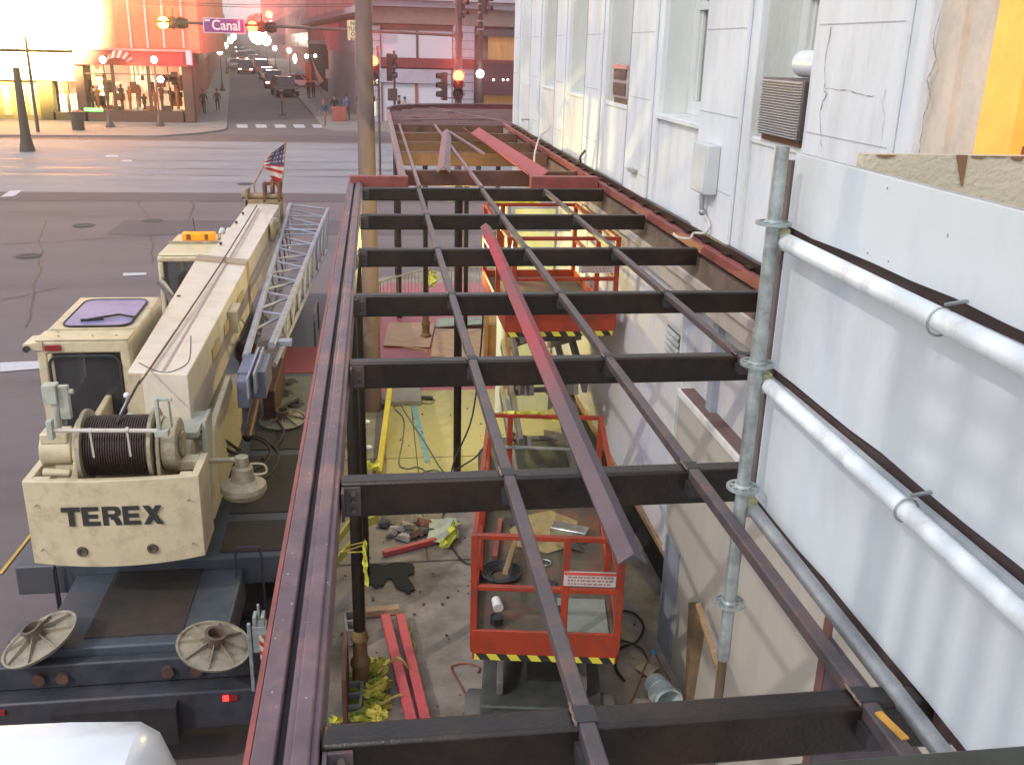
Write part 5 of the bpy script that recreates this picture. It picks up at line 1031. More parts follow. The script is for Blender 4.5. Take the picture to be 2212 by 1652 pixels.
# caution boards, barricade left of the near post
yb_m = mat('yellow_hazard_plank', (.55, .50, .08), .6, 0, var=.15, dirt=(.3, .26, .06), dscale=5)
for (pa, pb, lb) in (((712, 1190, .35), (770, 1112, .5), 'upper yellow barricade board behind the near post'), ((708, 1232, .25), (772, 1162, .35), 'lower yellow barricade board behind the near post'), ((795, 1128, .3), (818, 1118, .3), 'short yellow board right of the near post')):
    p, q = onz(*pa), onz(*pb); loose(yb_m, 'barricade_board', lambda b: b.bar(p, q, .03, .12), lb, 'board', .003, 'yellow barricade boards')
loose(mat('yellow_strap', (.5, .46, .06), .6, var=.4, scale=30), 'yellow_strap', lambda b: b.bar(gp(735, 945, .8), gp(765, 980, .6), .01, .10), 'yellow printed strap beside the far left post', 'strap')
tape_run([gp(775+5*i, 1005+6*math.sin(i*1.3), .2) for i in range(9)], .08, seed=33, label='yellow tape bunched at the foot of the yellow timber', bits=4)
loose(whitep, 'insulator_knob', lambda b: b.ball(onz(792, 912, .9), .05, (1.1, 1, .8)), 'upper pale round knob beside the utility pole', 'knob')
loose(whitep, 'insulator_knob', lambda b: b.ball(onz(797, 967, .7), .05, (1.1, 1, .8)), 'lower pale round knob beside the yellow timber', 'knob')
# crowd barrier
def barrier(p, q, label, n):
    t = thing('crowd_barrier', label, 'barrier', ((p[0]+q[0])/2, (p[1]+q[1])/2, 0), 'steel crowd barriers'); p, q = Vector(p), Vector(q); up = Vector((0, 0, 1))
    bm_ = mat('yellowish_barrier_steel', (.45, .42, .25), .45, .4, var=.15)  # one even yellowish steel colour
    b = MB(); b.tube([p+up*.04, p+up*1.0, p+(q-p)*.03+up*1.06, q+(p-q)*.03+up*1.06, q+up*1.0, q+up*.04], .022); b.cyl(p+up*.25, q+up*.25, .014); b.build('frame', bm_, t)
    b = MB()
    for k in range(1, n): r_ = p.lerp(q, k/n); b.cyl(r_+up*.25, r_+up*1.05, .008, n=6)
    b.build('upright_bars', bm_, t)
a = onz(821, 614, 1.0); c = onz(925, 585, 1.0); barrier((a.x, a.y, 0), (c.x, c.y, 0), 'steel crowd barrier slanting left of the old post with yellow tape', 14)
a = onz(975, 580, 1.0); c = onz(1118, 586, 1.0); barrier((a.x, a.y, 0), (c.x, c.y, 0), 'steel crowd barrier standing square behind the raised lift', 14)
# orange street cabinet and lit shaft past the lift
loose(mat('ochre_plywood_kiosk', (.42, .24, .09), .7, 0, var=.15, dirt=(.2, .1, .05)), 'plywood_crate', lambda b: (b.box(2.2, 3.0, 18.6, 19.4, 0, .95), b.box(2.12, 2.2, 18.5, 18.6, 0, 1.35), b.box(2.12, 3.05, 18.5, 18.6, 1.25, 1.4)), 'ochre plywood crate behind the crowd barrier', 'crate', .01)
loose(mat('pale_green_lit_panel', (.50, .52, .36), .7, 0, var=.08, scale=3, stretch=(4, 4, .3)), 'storefront_panel', lambda b: b.box(2.35, 3.05, 16.2, 16.3, .0, 3.7), 'pale green storefront panel lit by the work lamp behind the raised lift', 'panel')
loose(jamb, 'white_column', lambda b: b.cyl((2.12, 16.0, 0), (2.12, 16.0, 4.0), .08, n=18), 'slim white pipe column beside the lit storefront panel', 'column')
wl = thing('work_light', 'small lit work lamp clipped under the gallery by the storefront', 'work lamp', (2.86, 15.6, 3.55))
b = MB(); b.box(2.78, 2.94, 15.62, 15.72, 3.5, 3.66); b.build('housing', darkm, wl, .01)
b = MB(); b.box(2.80, 2.92, 15.60, 15.615, 3.52, 3.64); b.build('lens', emis('white_work_lamp', (1, 1, .75), 12), wl)
point((1.2, 14.2, 3.4), 210, (1.0, .84, .24), .06); 

# fine litter over the slab
random.seed(44); b = MB()
for k in range(190):
    x, y = random.uniform(-.75, 2.9), random.choice((random.gauss(9.9, .9), random.uniform(5.5, 20))); s_ = random.uniform(.005, .018); a = random.uniform(0, 3.1); c = Vector((x, y, .012+s_*.3))
    u = Vector((math.cos(a), math.sin(a), 0))*s_; v = Vector((-math.sin(a), math.cos(a), 0))*s_*random.uniform(.4, 1); h = Vector((0, 0, s_*.5)); b.mi = random.choice((0, 0, 0, 1, 2, 2))
    b.hexa([c-u-v-h, c+u-v-h, c+u+v-h, c-u+v-h, c-u*.7-v*.7+h, c+u*.6-v*.8+h, c+u*.8+v*.6+h, c-u*.6+v*.7+h])
o = b.build('fine_debris', [mat('litter_brown', (.10, .06, .04), .9), mat('litter_pale', (.24, .20, .17), .9), mat('litter_dark', (.07, .05, .035), .9)]); o['kind'] = 'stuff'
# crane surface details
b = MB()
for x in (-3.10, -1.77):
    for z in (1.85, 2.3): b.cyl((x, cwY+.03, z), (x, cwY-.002, z), .008, n=8)
b.build_each('rivet', crm, cw)
for k, (y, w_) in enumerate(((10.9, .5), (11.9, .5), (13.2, .6))):
    b = MB(); X_ = (cR_.x-rR.x)/(cR_.y-rR.y)*(y-rR.y)+rR.x+.012; b.hexa([(X_-.01, y, 2.75), (X_, y, 2.75), (X_+.008, y+w_, 2.75), (X_-.002, y+w_, 2.75), (X_-.01, y, 2.92), (X_, y, 2.92), (X_+.008, y+w_, 2.92), (X_-.002, y+w_, 2.92)]); b.build('decal', mat('faded_decal', (.40, .30, .16), .5, 0, var=.5, scale=25), bo)
for (x, y) in ((-3.45, 10.5), (-3.1, 10.5), (-2.85, 10.5), (-3.5, 10.66)):
    b = MB(); b.cyl((x, y, cz1+.02), (x, y, cz1+.03), .012, n=8); b.build('roof_bolt', crm, cabo)
b = MB(); b.box(cx0-.004, cx0-.001, 10.55, 11.9, 2.1, 3.0); b.build('side_window', mat('cab_glass'), cabo)
for y in (12.6, 16.2, 18.2, 19.2):
    b = MB(); t_ = (y-rL.y)/(eL.y-rL.y); xl_ = rL.x+(cL.x-rL.x)*min(1, (y-rL.y)/(cL.y-rL.y)) if y < cL.y else i1.x+(e1.x-i1.x)*(y-i1.y)/(e1.y-i1.y)
    b.box(xl_+.05, xl_+.09, y, y+.05, bz-.03, bz+.012); b.build('grease_point', darkm, bo)
b = MB(); b.tube([(-2.0, 9.6, 2.55), (-1.9, 9.9, 2.3), (-1.72, 10.3, 1.9), (-1.7, 10.9, 1.62), (-1.9, 11.3, 1.58)], .02); b.tube([(-2.05, 9.6, 2.5), (-1.78, 10.1, 2.15), (-1.68, 10.6, 1.8), (-1.72, 11.1, 1.6)], .018); b.build('hydraulic_hose', black, cr)
b = MB(); b.tube([(-2.55, 9.0, 2.66), (-2.50, 8.98, 2.85), (-2.42, 8.97, 3.0), (-2.40, 8.95, 3.06)], .008); b.ball((-2.40, 8.95, 3.08), .03); b.build('aerial_stub', whitep, cr)

# more clutter on the lowered platform
random.seed(61)
for k, (x, y, lb) in enumerate(((.30, 1.75, 'dark crumpled rag by the silver metal box'), (-.30, 2.3, 'dark crumpled rag at the far left of the lowered platform'), (.05, .95, 'dark crumpled rag in the middle of the lowered platform'))):
    b = MB(); c0 = on1(x, y, ZP+.03)
    for _ in range(22): b.bm.verts.new(c0+Vector((random.gauss(0, .06), random.gauss(0, .05), random.uniform(-.03, .05))))
    bmesh.ops.convex_hull(b.bm, input=b.bm.verts[:])
    for v in [v for v in b.bm.verts if not v.link_faces]: b.bm.verts.remove(v)
    tag(b.build('rag', mat('dark_rags'), bevel=.006), lb, 'rag', 'rags on the lowered lift')
loose(mat('tan_dust_sheet', (.30, .23, .10), .85, 0, var=.3, scale=9), 'dust_sheet', lambda b: b.prism([on1(x, y, ZP+.006) for x, y in ((-.30, 1.75), (.05, 1.62), (.32, 1.80), (.40, 2.35), (.10, 2.60), (-.20, 2.45), (-.36, 2.1))], (0, 0, .01)), 'tan dusty sheet spread on the far half of the lowered platform', 'sheet')
loose(redox, 'steel_offcut', lambda b: b.bar(on1(-.50, 1.45, ZP+.03), on1(-.47, 2.3, ZP+.03), .05, .05), 'rusty steel offcut along the left rail of the lowered platform', 'steel offcut')
loose(darkm, 'tool_tray', lambda b: (b.box(on1(.08, .2, 0).x, on1(.08, .2, 0).x+.16, on1(.1, .45, 0).y, on1(.1, .45, 0).y+.11, ZP+.001, ZP+.06)), 'small dark tool tray beside the grey green deck plate', 'tray', .01)
# ================================================================== UTILITY POLE near the crane
up = thing('utility_pole', 'tall tapering concrete utility pole with a dark metal band beside the gallery', 'utility pole', (-.10, 16.6, 0))
pb, pt = onz(805, 884, 0), ony(783, -60, 16.6)
polem = mat('pale_pole_concrete', (.17, .115, .11), .75, 0, var=.16, scale=3, stretch=(3, 3, .5), dirt=(.09, .07, .065), dscale=2, bump=.3)
b = MB(); b.cyl(pb, (pt.x, 16.6, pt.z), .168, .135, n=28); b.build('shaft', polem, up)
pz = lambda y: ony(795, y, 16.6)
for y in (213,):
    q = pz(y); b = MB(); b.cyl((pb.x+(pt.x-pb.x)*q.z/pt.z, 16.6, q.z-.05), (pb.x+(pt.x-pb.x)*q.z/pt.z, 16.6, q.z+.04), .160, n=28); b.build('metal_band', mat('dark_red_band', (.08, .03, .03), .6), up)
b = MB(); q = pz(225); b.cyl((q.x+.12, 16.45, q.z-.18), (q.x+.12, 16.45, q.z+.05), .02); b.build('cable_clip', whitep, up)
b = MB(); b.cyl((pb.x, 16.6, 0), (pb.x, 16.6, .10), .24, n=24); b.build('base_collar', darkm, up)

# ================================================================== SIGNALS AND SIGNS
YM = 44.0
cor_aim = ony(620, 40, 150)
postm = mat('brown_signal_post', (.13, .085, .075), .5, .3, var=.2)
sigm = mat('black_signal_housing', (.035, .028, .028), .5, 0, var=.2)
RED = (1.0, .10, .035)
lensr = emis('lit_red_lens', (1, .05, .015), 24); lenso = emis('lit_amber_lens', (1, .42, .05), 24)
lensd = mat('unlit_lens', (.08, .03, .03), .3)
def head(loc, yaw, label, lit=True, horizontal=False, lens=None, group='traffic signal heads', R=.15):
    t = thing('traffic_signal', label, 'traffic signal', (0, 0, 0), group)
    b = MB(); b.box(-.19, .19, -.02, .20, -.58, .58); b.build('housing', sigm, t, .02)
    for k, z in enumerate((.38, 0, -.38)):
        b = MB(); b.lathe((0, -.021, z), [(.0, .03), (R*.6, .02), (R, 0)], 24, (0, -1, 0)); l_ = b.build('lens', (lens or lensr) if (lit and k == 0) else lensd, t)
        b = MB(); n = 14
        for i in range(n):
            a0, a1 = -.35+i*(math.pi+.7)/n, -.35+(i+1)*(math.pi+.7)/n; r_ = R+.02
            b.hexa([(r_*math.cos(a0), -.02, z+r_*math.sin(a0)), (r_*math.cos(a1), -.02, z+r_*math.sin(a1)), ((r_+.008)*math.cos(a1), -.02, z+(r_+.008)*math.sin(a1)), ((r_+.008)*math.cos(a0), -.02, z+(r_+.008)*math.sin(a0)),
                    (r_*math.cos(a0), -.24, z+r_*math.sin(a0)), (r_*math.cos(a1), -.24, z+r_*math.sin(a1)), ((r_+.008)*math.cos(a1), -.24, z+(r_+.008)*math.sin(a1)), ((r_+.008)*math.cos(a0), -.24, z+(r_+.008)*math.sin(a0))])
        b.build('visor', sigm, l_)
    t.location = loc; t.rotation_euler = (0, math.radians(-90) if horizontal else 0, yaw)
    return t
p = ony(374, 50, YM); head((p.x, p.y, p.z), 0, 'horizontal traffic signal with glowing yellow lamp at the far left end of the mast arm', horizontal=True, lens=lenso, R=.23); point((p.x-.4, p.y-.5, p.z), 25, (1, .45, .08), .15)
p = ony(566, 59, YM); head((p.x, p.y, p.z), 0, 'horizontal traffic signal with glowing yellow red lamp right of the purple street sign', horizontal=True, lens=lensr, R=.23); point((p.x-.4, p.y-.5, p.z), 35, RED, .15)
p = ony(806, 152, YM); head((p.x, p.y, p.z), 0, 'traffic signal with red lamp peeking out behind the concrete utility pole', R=.23); point((p.x, p.y-.6, p.z+.4), 40, RED, .15)
p = ony(846, 146, YM+1); head((p.x, p.y, p.z), math.radians(80), 'unlit traffic signal seen from the side right of the utility pole', lit=False)
p = ony(990, 184, YM-.5); head((p.x, p.y, p.z), 0, 'traffic signal with bright red lamp on the thick brown post', R=.23); point((p.x, p.y-.6, p.z+.4), 40, RED, .15)
p = ony(955, 187, YM-.5); head((p.x, p.y, p.z), math.radians(-80), 'traffic signal seen from the side left of the brightly lit red one', lit=False)
p = ony(1000, 8, YM-.3); head((p.x, p.y, p.z), math.radians(60), 'traffic signal high on the thick brown post, turned to the right', R=.13)
p = ony(1052, 0, YM+.2); head((p.x, p.y, p.z), math.radians(60), 'traffic signal high on the thin brown post at the top edge', R=.13)
p = ony(582, 46, 66.0); head((p.x, p.y, p.z), 0, 'distant traffic signal with red glow beside the red lit facade', R=.22, lens=lensr); point((p.x-.2, p.y-1.2, p.z+.4), 60, (1, .07, .05), .2)
# mast arm, posts
m0 = ony(985, 76, YM); m1 = ony(340, 47, YM)
sm = thing('signal_mast', 'thick brown post carrying the long signal mast arm across the avenue', 'signal mast', (m0.x, YM, gz(YM)))
b = MB(); b.cyl((m0.x+.12, YM, gz(YM)+RZ), (m0.x+.12, YM, 11), .17, .13, n=20); b.build('post', postm, sm)
b = MB(); b.tube([m0+Vector((.1, 0, -.02)), m0.lerp(m1, .3), m0.lerp(m1, .6)+Vector((0, 0, .02)), m1], .062, n=10); b.build('arm', postm, sm)
b = MB(); q = m0+Vector((.12, 0, 0)); b.cyl(q+Vector((0, 0, -.15)), q+Vector((0, 0, .15)), .19, n=20); b.cyl((m0.x+.12, YM, 8.0), (m0.x+.12, YM, 8.5), .24, .18, n=20); b.build('collar', postm, sm)
b = MB()
for (x, y) in ((374, 50), (566, 59)): p = ony(x, y, YM); b.bar(p+Vector((0, 0, .15)), p+Vector((0, 0, .55)), .05, .05)
b.bar(ony(960, 162, YM-.3), ony(985, 162, YM-.3), .04, .04); b.bar(ony(960, 212, YM-.3), ony(985, 212, YM-.3), .04, .04)
b.build('bracket', postm, sm)
q = ony(1036, 200, YM+1)
s2 = thing('signal_post', 'thinner dark post with straps behind the thick brown post', 'post', (q.x, YM+1, gz(YM)))
b = MB(); b.cyl((q.x, YM+1, gz(YM)+RZ), (q.x, YM+1, 11), .12, n=16); b.build('shaft', mat('dark_post', (.06, .04, .04), .6), s2)
b = MB()
for k in range(6): b.cyl((q.x, YM+1, 7+.35*k), (q.x, YM+1, 7.05+.35*k), .135, n=16)
b.build('strap', galv, s2)
gl = thing('street_lamp', 'glaring white lamp on a short bracket right of the red signal', 'street lamp', (q.x, YM, gz(YM)))
p = ony(1037, 160, YM+.5); b = MB(); b.ball(p, .17); b.build('globe', emis('white_globe', (1, .95, .85), 22), gl); b = MB(); b.bar(p+Vector((0, .1, -.05)), (q.x, YM+1, p.z-.1), .05, .05); b.build('bracket', postm, gl); point(p+Vector((0, -.4, 0)), 25, (1, .9, .75), .2)
for (x, yt_, yb2_, lb) in ((816, 100, 262, 'slim post holding the half hidden red signal and the walk signal'), (851, 110, 262, 'slim post under the unlit side facing signal')):
    p = ony(x, yt_, YM+1.2); b = MB(); b.cyl((p.x, p.y, gz(p.y)+RZ), (p.x, p.y, p.z), .055); t = tag(b.build('signal_post', postm), lb, 'post')
ws = thing('walk_signal', 'small black walk signal with yellow hand and white countdown right of the utility pole', 'walk signal', tuple(ony(809, 178, YM-.2)))
p = ony(810, 178, YM-.2); b = MB(); b.box(p.x-.21, p.x+.17, p.y, p.y+.12, p.z-.16, p.z+.16); b.build('housing', sigm, ws, .01)
b = MB(); c = p+Vector((-.10, -.006, 0)); b.prism([c+Vector(v) for v in ((-.05, 0, -.10), (.05, 0, -.10), (.07, 0, .0), (.045, 0, .09), (-.05, 0, .09), (-.06, 0, 0))], (0, .004, 0)); b.build('hand_symbol', emis('amber_hand', (1, .62, .03), 1.8), ws)
text_mesh('countdown_number', '6', .30, emis('white_number', (1, .95, .9), 1.6), ws, p+Vector((.09, -.004, 0)), RX90, bold=.01)
b = MB(); p = ony(848, 205, YM+1); b.box(p.x-.22, p.x+.22, p.y, p.y+.25, p.z-.26, p.z+.26); tag(b.build('signal_cabinet', postm, bevel=.02), 'brown box on the slim post under the unlit signal', 'box')
# street signs
sg = thing('street_sign', 'purple street name sign reading Canal hanging from the mast arm', 'street sign', tuple(ony(484, 56, YM-.1)))
a, c = ony(438, 41, YM-.1), ony(530, 71, YM-.1); zc = (a.z+c.z)/2; hh = .30
b = MB(); b.box(a.x, c.x, YM-.1, YM-.08, zc-hh, zc+hh); b.build('border', mat('sign_white_border', (.75, .60, .62), .5, 0, var=.03), sg)
b = MB(); b.box(a.x+.035, c.x-.035, YM-.106, YM-.1, zc-hh+.035, zc+hh-.035); b.build('plate', mat('sign_flare_purple', (.24, .03, .22), .4, 0, var=.04), sg)  # blue purple plate with the lens flare's magenta tint in its colour
text_mesh('lettering', 'Canal', .56, mat('sign_letter_white', (.85, .75, .75), .5, var=0, bump=0), sg, Vector(((a.x+c.x)/2+.08, YM-.112, zc+.0)), RX90, sx=.92, bold=.010)
b = MB(); b.box(a.x+.06, a.x+.28, YM-.112, YM-.106, zc+.15, zc+.24); b.build('small_arrow_plate', mat('sign_white_border'), sg)
ns = thing('regulatory_sign', 'pale yellow sign reading NO TURN ON RED half hidden by the utility pole', 'road sign', tuple(ony(773, 66, YM-.1)))
a, c = ony(750, 44, YM-.1), ony(797, 88, YM-.1)
b = MB(); b.box(a.x, c.x, YM-.1, YM-.08, c.z-.02, a.z); b.build('plate', mat('pale_yellow_plate', (.62, .58, .36), .5, 0, var=.03), ns, .01)
b = MB(); b.bar(((a.x+c.x)/2, YM, a.z-.25), ((a.x+c.x)/2, YM, a.z+.1), .05, .05); b.build('bracket', postm, ns)
mm = mat('sign_black_text', (.10, .09, .07), .6, var=0, bump=0)
for i, w_ in enumerate(('NO', 'TURN', 'ON', 'RED')): text_mesh('lettering', w_, .23, mm, ns, Vector(((a.x+c.x)/2-.14, YM-.105, a.z-.14-i*.215)), RX90, sx=.95, bold=.004)
# catenary wires over the far street
for i, y in enumerate((11, 16)):
    b = MB(); b.tube([ony(300, y-8, 60), ony(530, y, 60), ony(760, y-2, 60)], .02); tag(b.build('overhead_wire', darkm), ('upper' if i == 0 else 'lower')+' overhead wire crossing the pale sky gap', 'wire', 'overhead wires')

# ================================================================== FAR BUILDINGS
def fbox(b, x0, y0, x1, y1, Y, d0=0., d1=.3, clampz=None):
    a, c = ony((x0+x1)/2, y0, Y), ony((x0+x1)/2, y1, Y); l, r = ony(x0, (y0+y1)/2, Y), ony(x1, (y0+y1)/2, Y)
    zb = c.z if clampz is None else clampz; b.box(l.x, r.x, Y+d0, Y+d1, zb, a.z); return l.x, r.x, zb, a.z
YS = G(300, 264).y                      # corner store front
g0 = gz(YS)
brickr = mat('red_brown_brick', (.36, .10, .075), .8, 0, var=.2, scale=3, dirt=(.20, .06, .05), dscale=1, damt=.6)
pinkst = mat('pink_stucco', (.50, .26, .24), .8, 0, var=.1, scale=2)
st = thing('corner_store', 'brightly lit corner store with display windows and a curved canopy on the far left corner', 'store', (ony(300, 250, YS).x, YS, g0))
xl, xr = ony(170, 200, YS).x, ony(416, 200, YS).x
b = MB(); fbox(b, 160, 110, 416, 142, YS, -.25, .3); b.build('fascia', mat('deep_red_fascia', (.35, .04, .04), .6, 0, var=.15), st)
b = MB(); fbox(b, 396, 142, 417, 262, YS, 0, .8, g0); fbox(b, 164, 142, 184, 255, YS, 0, .8, g0); fbox(b, 184, 240, 396, 262, YS, 0, .5, g0); b.build('pier', mat('brown_store_pier', (.13, .06, .04), .7, 0, var=.2), st)
b = MB()
for x in (245, 322): fbox(b, x-3, 140, x+4, 241, YS, .05, .2)
for x in (292, 365): fbox(b, x-1, 140, x+1, 241, YS, .08, .16)
fbox(b, 184, 160, 396, 162, YS, .06, .18); b.build('mullion', mat('brown_store_pier'), st)
shop = bpy.data.materials.new('shop_interior_glow'); shop.use_nodes = True
nt = shop.node_tree; bs = nt.nodes['Principled BSDF']; tc = nt.nodes.new('ShaderNodeTexCoord'); mp = nt.nodes.new('ShaderNodeMapping'); mp.inputs['Scale'].default_value = (1.6, 1, .55)
n_ = nt.nodes.new('ShaderNodeTexVoronoi'); n_.inputs['Scale'].default_value = 1.5; n_.feature = 'F1'
rp = nt.nodes.new('ShaderNodeValToRGB'); e = rp.color_ramp.elements; e[0].position = .15; e[0].color = (1, .85, .42, 1); e[1].position = .7; e[1].color = (.50, .13, .03, 1)
nt.links.new(tc.outputs['Object'], mp.inputs[0]); nt.links.new(mp.outputs[0], n_.inputs['Vector']); nt.links.new(n_.outputs['Color'], rp.inputs['Fac']); nt.links.new(rp.outputs['Color'], bs.inputs['Emission Color']); bs.inputs['Emission Strength'].default_value = 1.1
b = MB(); fbox(b, 180, 138, 400, 243, YS, 2.2, 2.3); b.build('lit_interior', shop, st)
b = MB(); fbox(b, 180, 240, 400, 246, YS, .5, 2.2); b.build('display_floor', mat('warm_display_floor', (.6, .42, .2), .5), st)
# figures and goods on display inside
random.seed(5)
darkd = mat('dark_display_goods', (.10, .05, .04), .8, 0, var=.4, scale=3)
for k, x in enumerate((203, 214, 235, 266, 283, 303, 314, 337, 352, 372, 386)):
    b = MB(); q = ony(x, 240, YS+1.0); h = random.uniform(1.0, 1.7); z = q.z+.1
    b.lathe((q.x, YS+1.0, z), [(.10, 0), (.09, h*.3), (.15, h*.48), (.12, h*.6), (.20, h*.78), (.17, h*.84), (.05, h*.86), (.09, h*.92), (.07, h), (0, h+.02)], 10)
    b.build('mannequin', [darkd, mat('orange_display_cloth', (.45, .13, .04), .8), mat('brown_display_cloth', (.25, .10, .05), .8)][k % 3], st)
for k, x in enumerate((222, 256, 300, 328, 360, 384)):
    b = MB(); q = ony(x, 243, YS+.6); b.box(q.x-.3, q.x+.3, YS+.5, YS+.9, q.z, q.z+random.uniform(.2, .6)); b.build('goods_stack', [mat('orange_display_cloth'), darkd, mat('pale_goods', (.6, .5, .35))][k % 3], st, .03)
b = MB(); q = ony(202, 237, YS-.05); b.box(q.x-.6, q.x+.6, YS-.06, YS, q.z-.12, q.z+.1); b.build('green_sign_light', emis('green_neon', (.25, 1, .2), 2.5), st)
for k in range(26):
    b = MB(); q = ony(random.uniform(190, 394), random.uniform(168, 236), YS+1.6); w_, h_ = random.uniform(.08, .35), random.uniform(.1, .5); b.box(q.x-w_, q.x+w_, YS+1.5, YS+1.7, q.z-h_, q.z+h_)
    b.build('hanging_goods', [darkd, mat('orange_display_cloth'), mat('pale_goods'), mat('brown_display_cloth')][k % 4], st, .03)
# curved canopy
b = MB(); c0, c1 = ony(232, 120, YS), ony(290, 120, YS); r_ = (c1.x-c0.x)/2; cxm = (c0.x+c1.x)/2; zc = ony(260, 135, YS).z; n = 12
for i in range(n):
    a0, a1 = math.pi*i/n, math.pi*(i+1)/n
    b.mi = i % 2; b.face([(cxm-r_*math.cos(a0), YS-.3, zc+.8*math.sin(a0)), (cxm-r_*math.cos(a1), YS-.3, zc+.8*math.sin(a1)), (cxm-r_*.8*math.cos(a1), YS-1.3, zc+.3*math.sin(a1)), (cxm-r_*.8*math.cos(a0), YS-1.3, zc+.3*math.sin(a0))])
b.build('canopy', [mat('canopy_white', (.6, .5, .45), .7), mat('canopy_red', (.35, .05, .05), .7)], st)
# upper storeys
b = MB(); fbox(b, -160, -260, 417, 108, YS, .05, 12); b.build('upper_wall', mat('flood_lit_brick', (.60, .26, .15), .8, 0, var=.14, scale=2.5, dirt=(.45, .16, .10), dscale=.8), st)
for x in (258, 294, 330, 372):
    b = MB(); fbox(b, x-14, -60, x+16, 104, YS, -.05, .045); w_ = b.build('upper_window', mat('amber_dim_window', (.40, .16, .08), .3), st)
    b = MB(); fbox(b, x+17, -60, x+21, 104, YS, -.12, .04); b.build('window_frame', mat('canopy_white'), w_)
b = MB(); fbox(b, 150, 105, 418, 110, YS, -.4, .04); b.build('ledge', pinkst, st)
b = MB(); q = ony(410, 122, YS); b.box(q.x-.15, q.x+.2, YS-.6, YS-.3, q.z-.55, q.z+.35); b.build('hanging_sign', mat('pale_hanging_sign', (.6, .5, .6), .6), st)
point((ony(290, 150, YS).x, YS-1.2, g0+3.6), 70, (1, .72, .35), .3)
# side wall of the store along the far street
corner = Vector((ony(417, 200, YS).x, YS)); dirv = Vector((DX, 1)).normalized()
def along(cor, t0, t1, th, z0, z1, b, side=-1):
    a = cor+dirv*t0; c = cor+dirv*t1; n = Vector((dirv.y, -dirv.x))*side*th
    b.hexa([(a.x, a.y, z0), (c.x, c.y, z0), (c.x+n.x, c.y+n.y, z0), (a.x+n.x, a.y+n.y, z0), (a.x, a.y, z1), (c.x, c.y, z1), (c.x+n.x, c.y+n.y, z1), (a.x+n.x, a.y+n.y, z1)])
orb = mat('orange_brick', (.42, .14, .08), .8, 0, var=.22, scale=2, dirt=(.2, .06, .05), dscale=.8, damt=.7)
def street_block(name, label, cor, t0, t1, z1, m, side, wy=3.2, wt=2.2, wm=None, base=None, ztop=None, strip=None):
    c0 = cor+dirv*t0; o = thing(name, label, 'building', (c0.x, c0.y, 0))
    b = MB(); along(cor, t0, t1, 14, 0, z1, b, side); b.build('wall', m, o)
    wm = wm or mat('dark_far_window', (.06, .03, .04), .25, 0, var=.4, scale=1)
    z = 5.6
    while z < min(z1-2, 22):
        t = t0+1.2
        while t < t1-1.5:
            b = MB(); along(cor+Vector((dirv.y, -dirv.x))*(-side)*.03, t, t+1.3, .02, z, z+1.9, b, side); b.build('window', wm, o); t += wt*(1+(t-t0)/70)
        z += wy
    b = MB(); along(cor+Vector((dirv.y, -dirv.x))*(-side)*.10, t0, t1, .25, 4.6, 5.0, b, side); b.build('band', base or pinkst, o)
    b = MB(); along(cor+Vector((dirv.y, -dirv.x))*(-side)*.3, t0, t1, .5, z1, z1+.6, b, side); b.build('cornice', base or pinkst, o)
    return o
b = MB(); along(corner, .8, 12.4, .3, 0, 32, b, -1); b.build('side_wall', orb, st)
street_block('brick_building', 'tall orange brick side building going back from the corner store', corner, 12.5, 52, 32, orb, -1)
street_block('low_building', 'lower dull red building farther down the left of the far street', corner, 52.5, 150, 13.5, mat('dull_red_render', (.40, .16, .15), .8, 0, var=.2, scale=1), -1, base=orb)
street_block('low_building', 'small hazy building at the left far end of the far street', corner, 151, 330, 12.5, pinkst, -1)
# small shop and dim block on the extreme left
ls = thing('side_shop', 'small lit shop left of the corner store behind the dark pier', 'store', (ony(100, 250, YS).x, YS, g0))
b = MB(); fbox(b, -160, 112, 159, 172, YS+.5, 0, 8); b.build('upper_wall', mat('cream_flood_wall', (.62, .52, .32), .8, 0, var=.1), ls)
b = MB(); fbox(b, 85, 172, 116, 262, YS+.5, 0, .7, g0); fbox(b, 116, 243, 164, 262, YS+.5, 0, .5, g0); fbox(b, 142, 172, 148, 244, YS+.5, .1, .3); b.build('pier', mat('olive_brown_pier', (.16, .11, .03), .7, 0, var=.2), ls)
b = MB(); fbox(b, 112, 172, 166, 246, YS+.5, 1.6, 1.7); b.build('lit_interior', shop, ls)
b = MB(); fbox(b, -160, 172, 84, 262, YS+.5, .3, 1, g0); b.build('lower_wall', mat('dark_gold_wall', (.34, .24, .07), .8, 0, var=.25, scale=.8), ls)
for x in (12, 45, 68):
    b = MB(); fbox(b, x-9, 185, x+9, 250, YS+.5, .22, .29); b.build('door', mat('pale_gold_door', (.50, .40, .18), .6, 0, var=.15), ls)
b = MB(); q = ony(190, 182, YS); 
# flood lamp added to white out the top left like lens glare
q = ony(52, 60, YS-7)
fl = thing('added_flood_lamp', 'blazing flood lamp added on a pole to wash out the top left corner', 'street lamp', (q.x, q.y, gz(q.y)))
b = MB(); b.cyl((q.x, q.y, gz(q.y)+RZ), (q.x, q.y, q.z), .11, .08); b.build('pole', postm, fl)
b = MB(); b.ball(q+Vector((0, 0, .2)), .75, (1.3, 1, .8)); b.build('added_lamp_globe', emis('blazing_white', (1, .95, .62), 14), fl)
spot(q+Vector((0, .2, 1.0)), ony(60, 30, YS), 150000, (1, .84, .40), 84)
spot(ony(575, 60, 62), ony(400, 20, YS), 9000, (1, .10, .07), 60)  # added red spot without a lamp body, washes the store wall red
spot(ony(585, 60, 62), cor_aim, 40000, (1, .09, .08), 24)  # second added red spot, reddens the facades down the far street
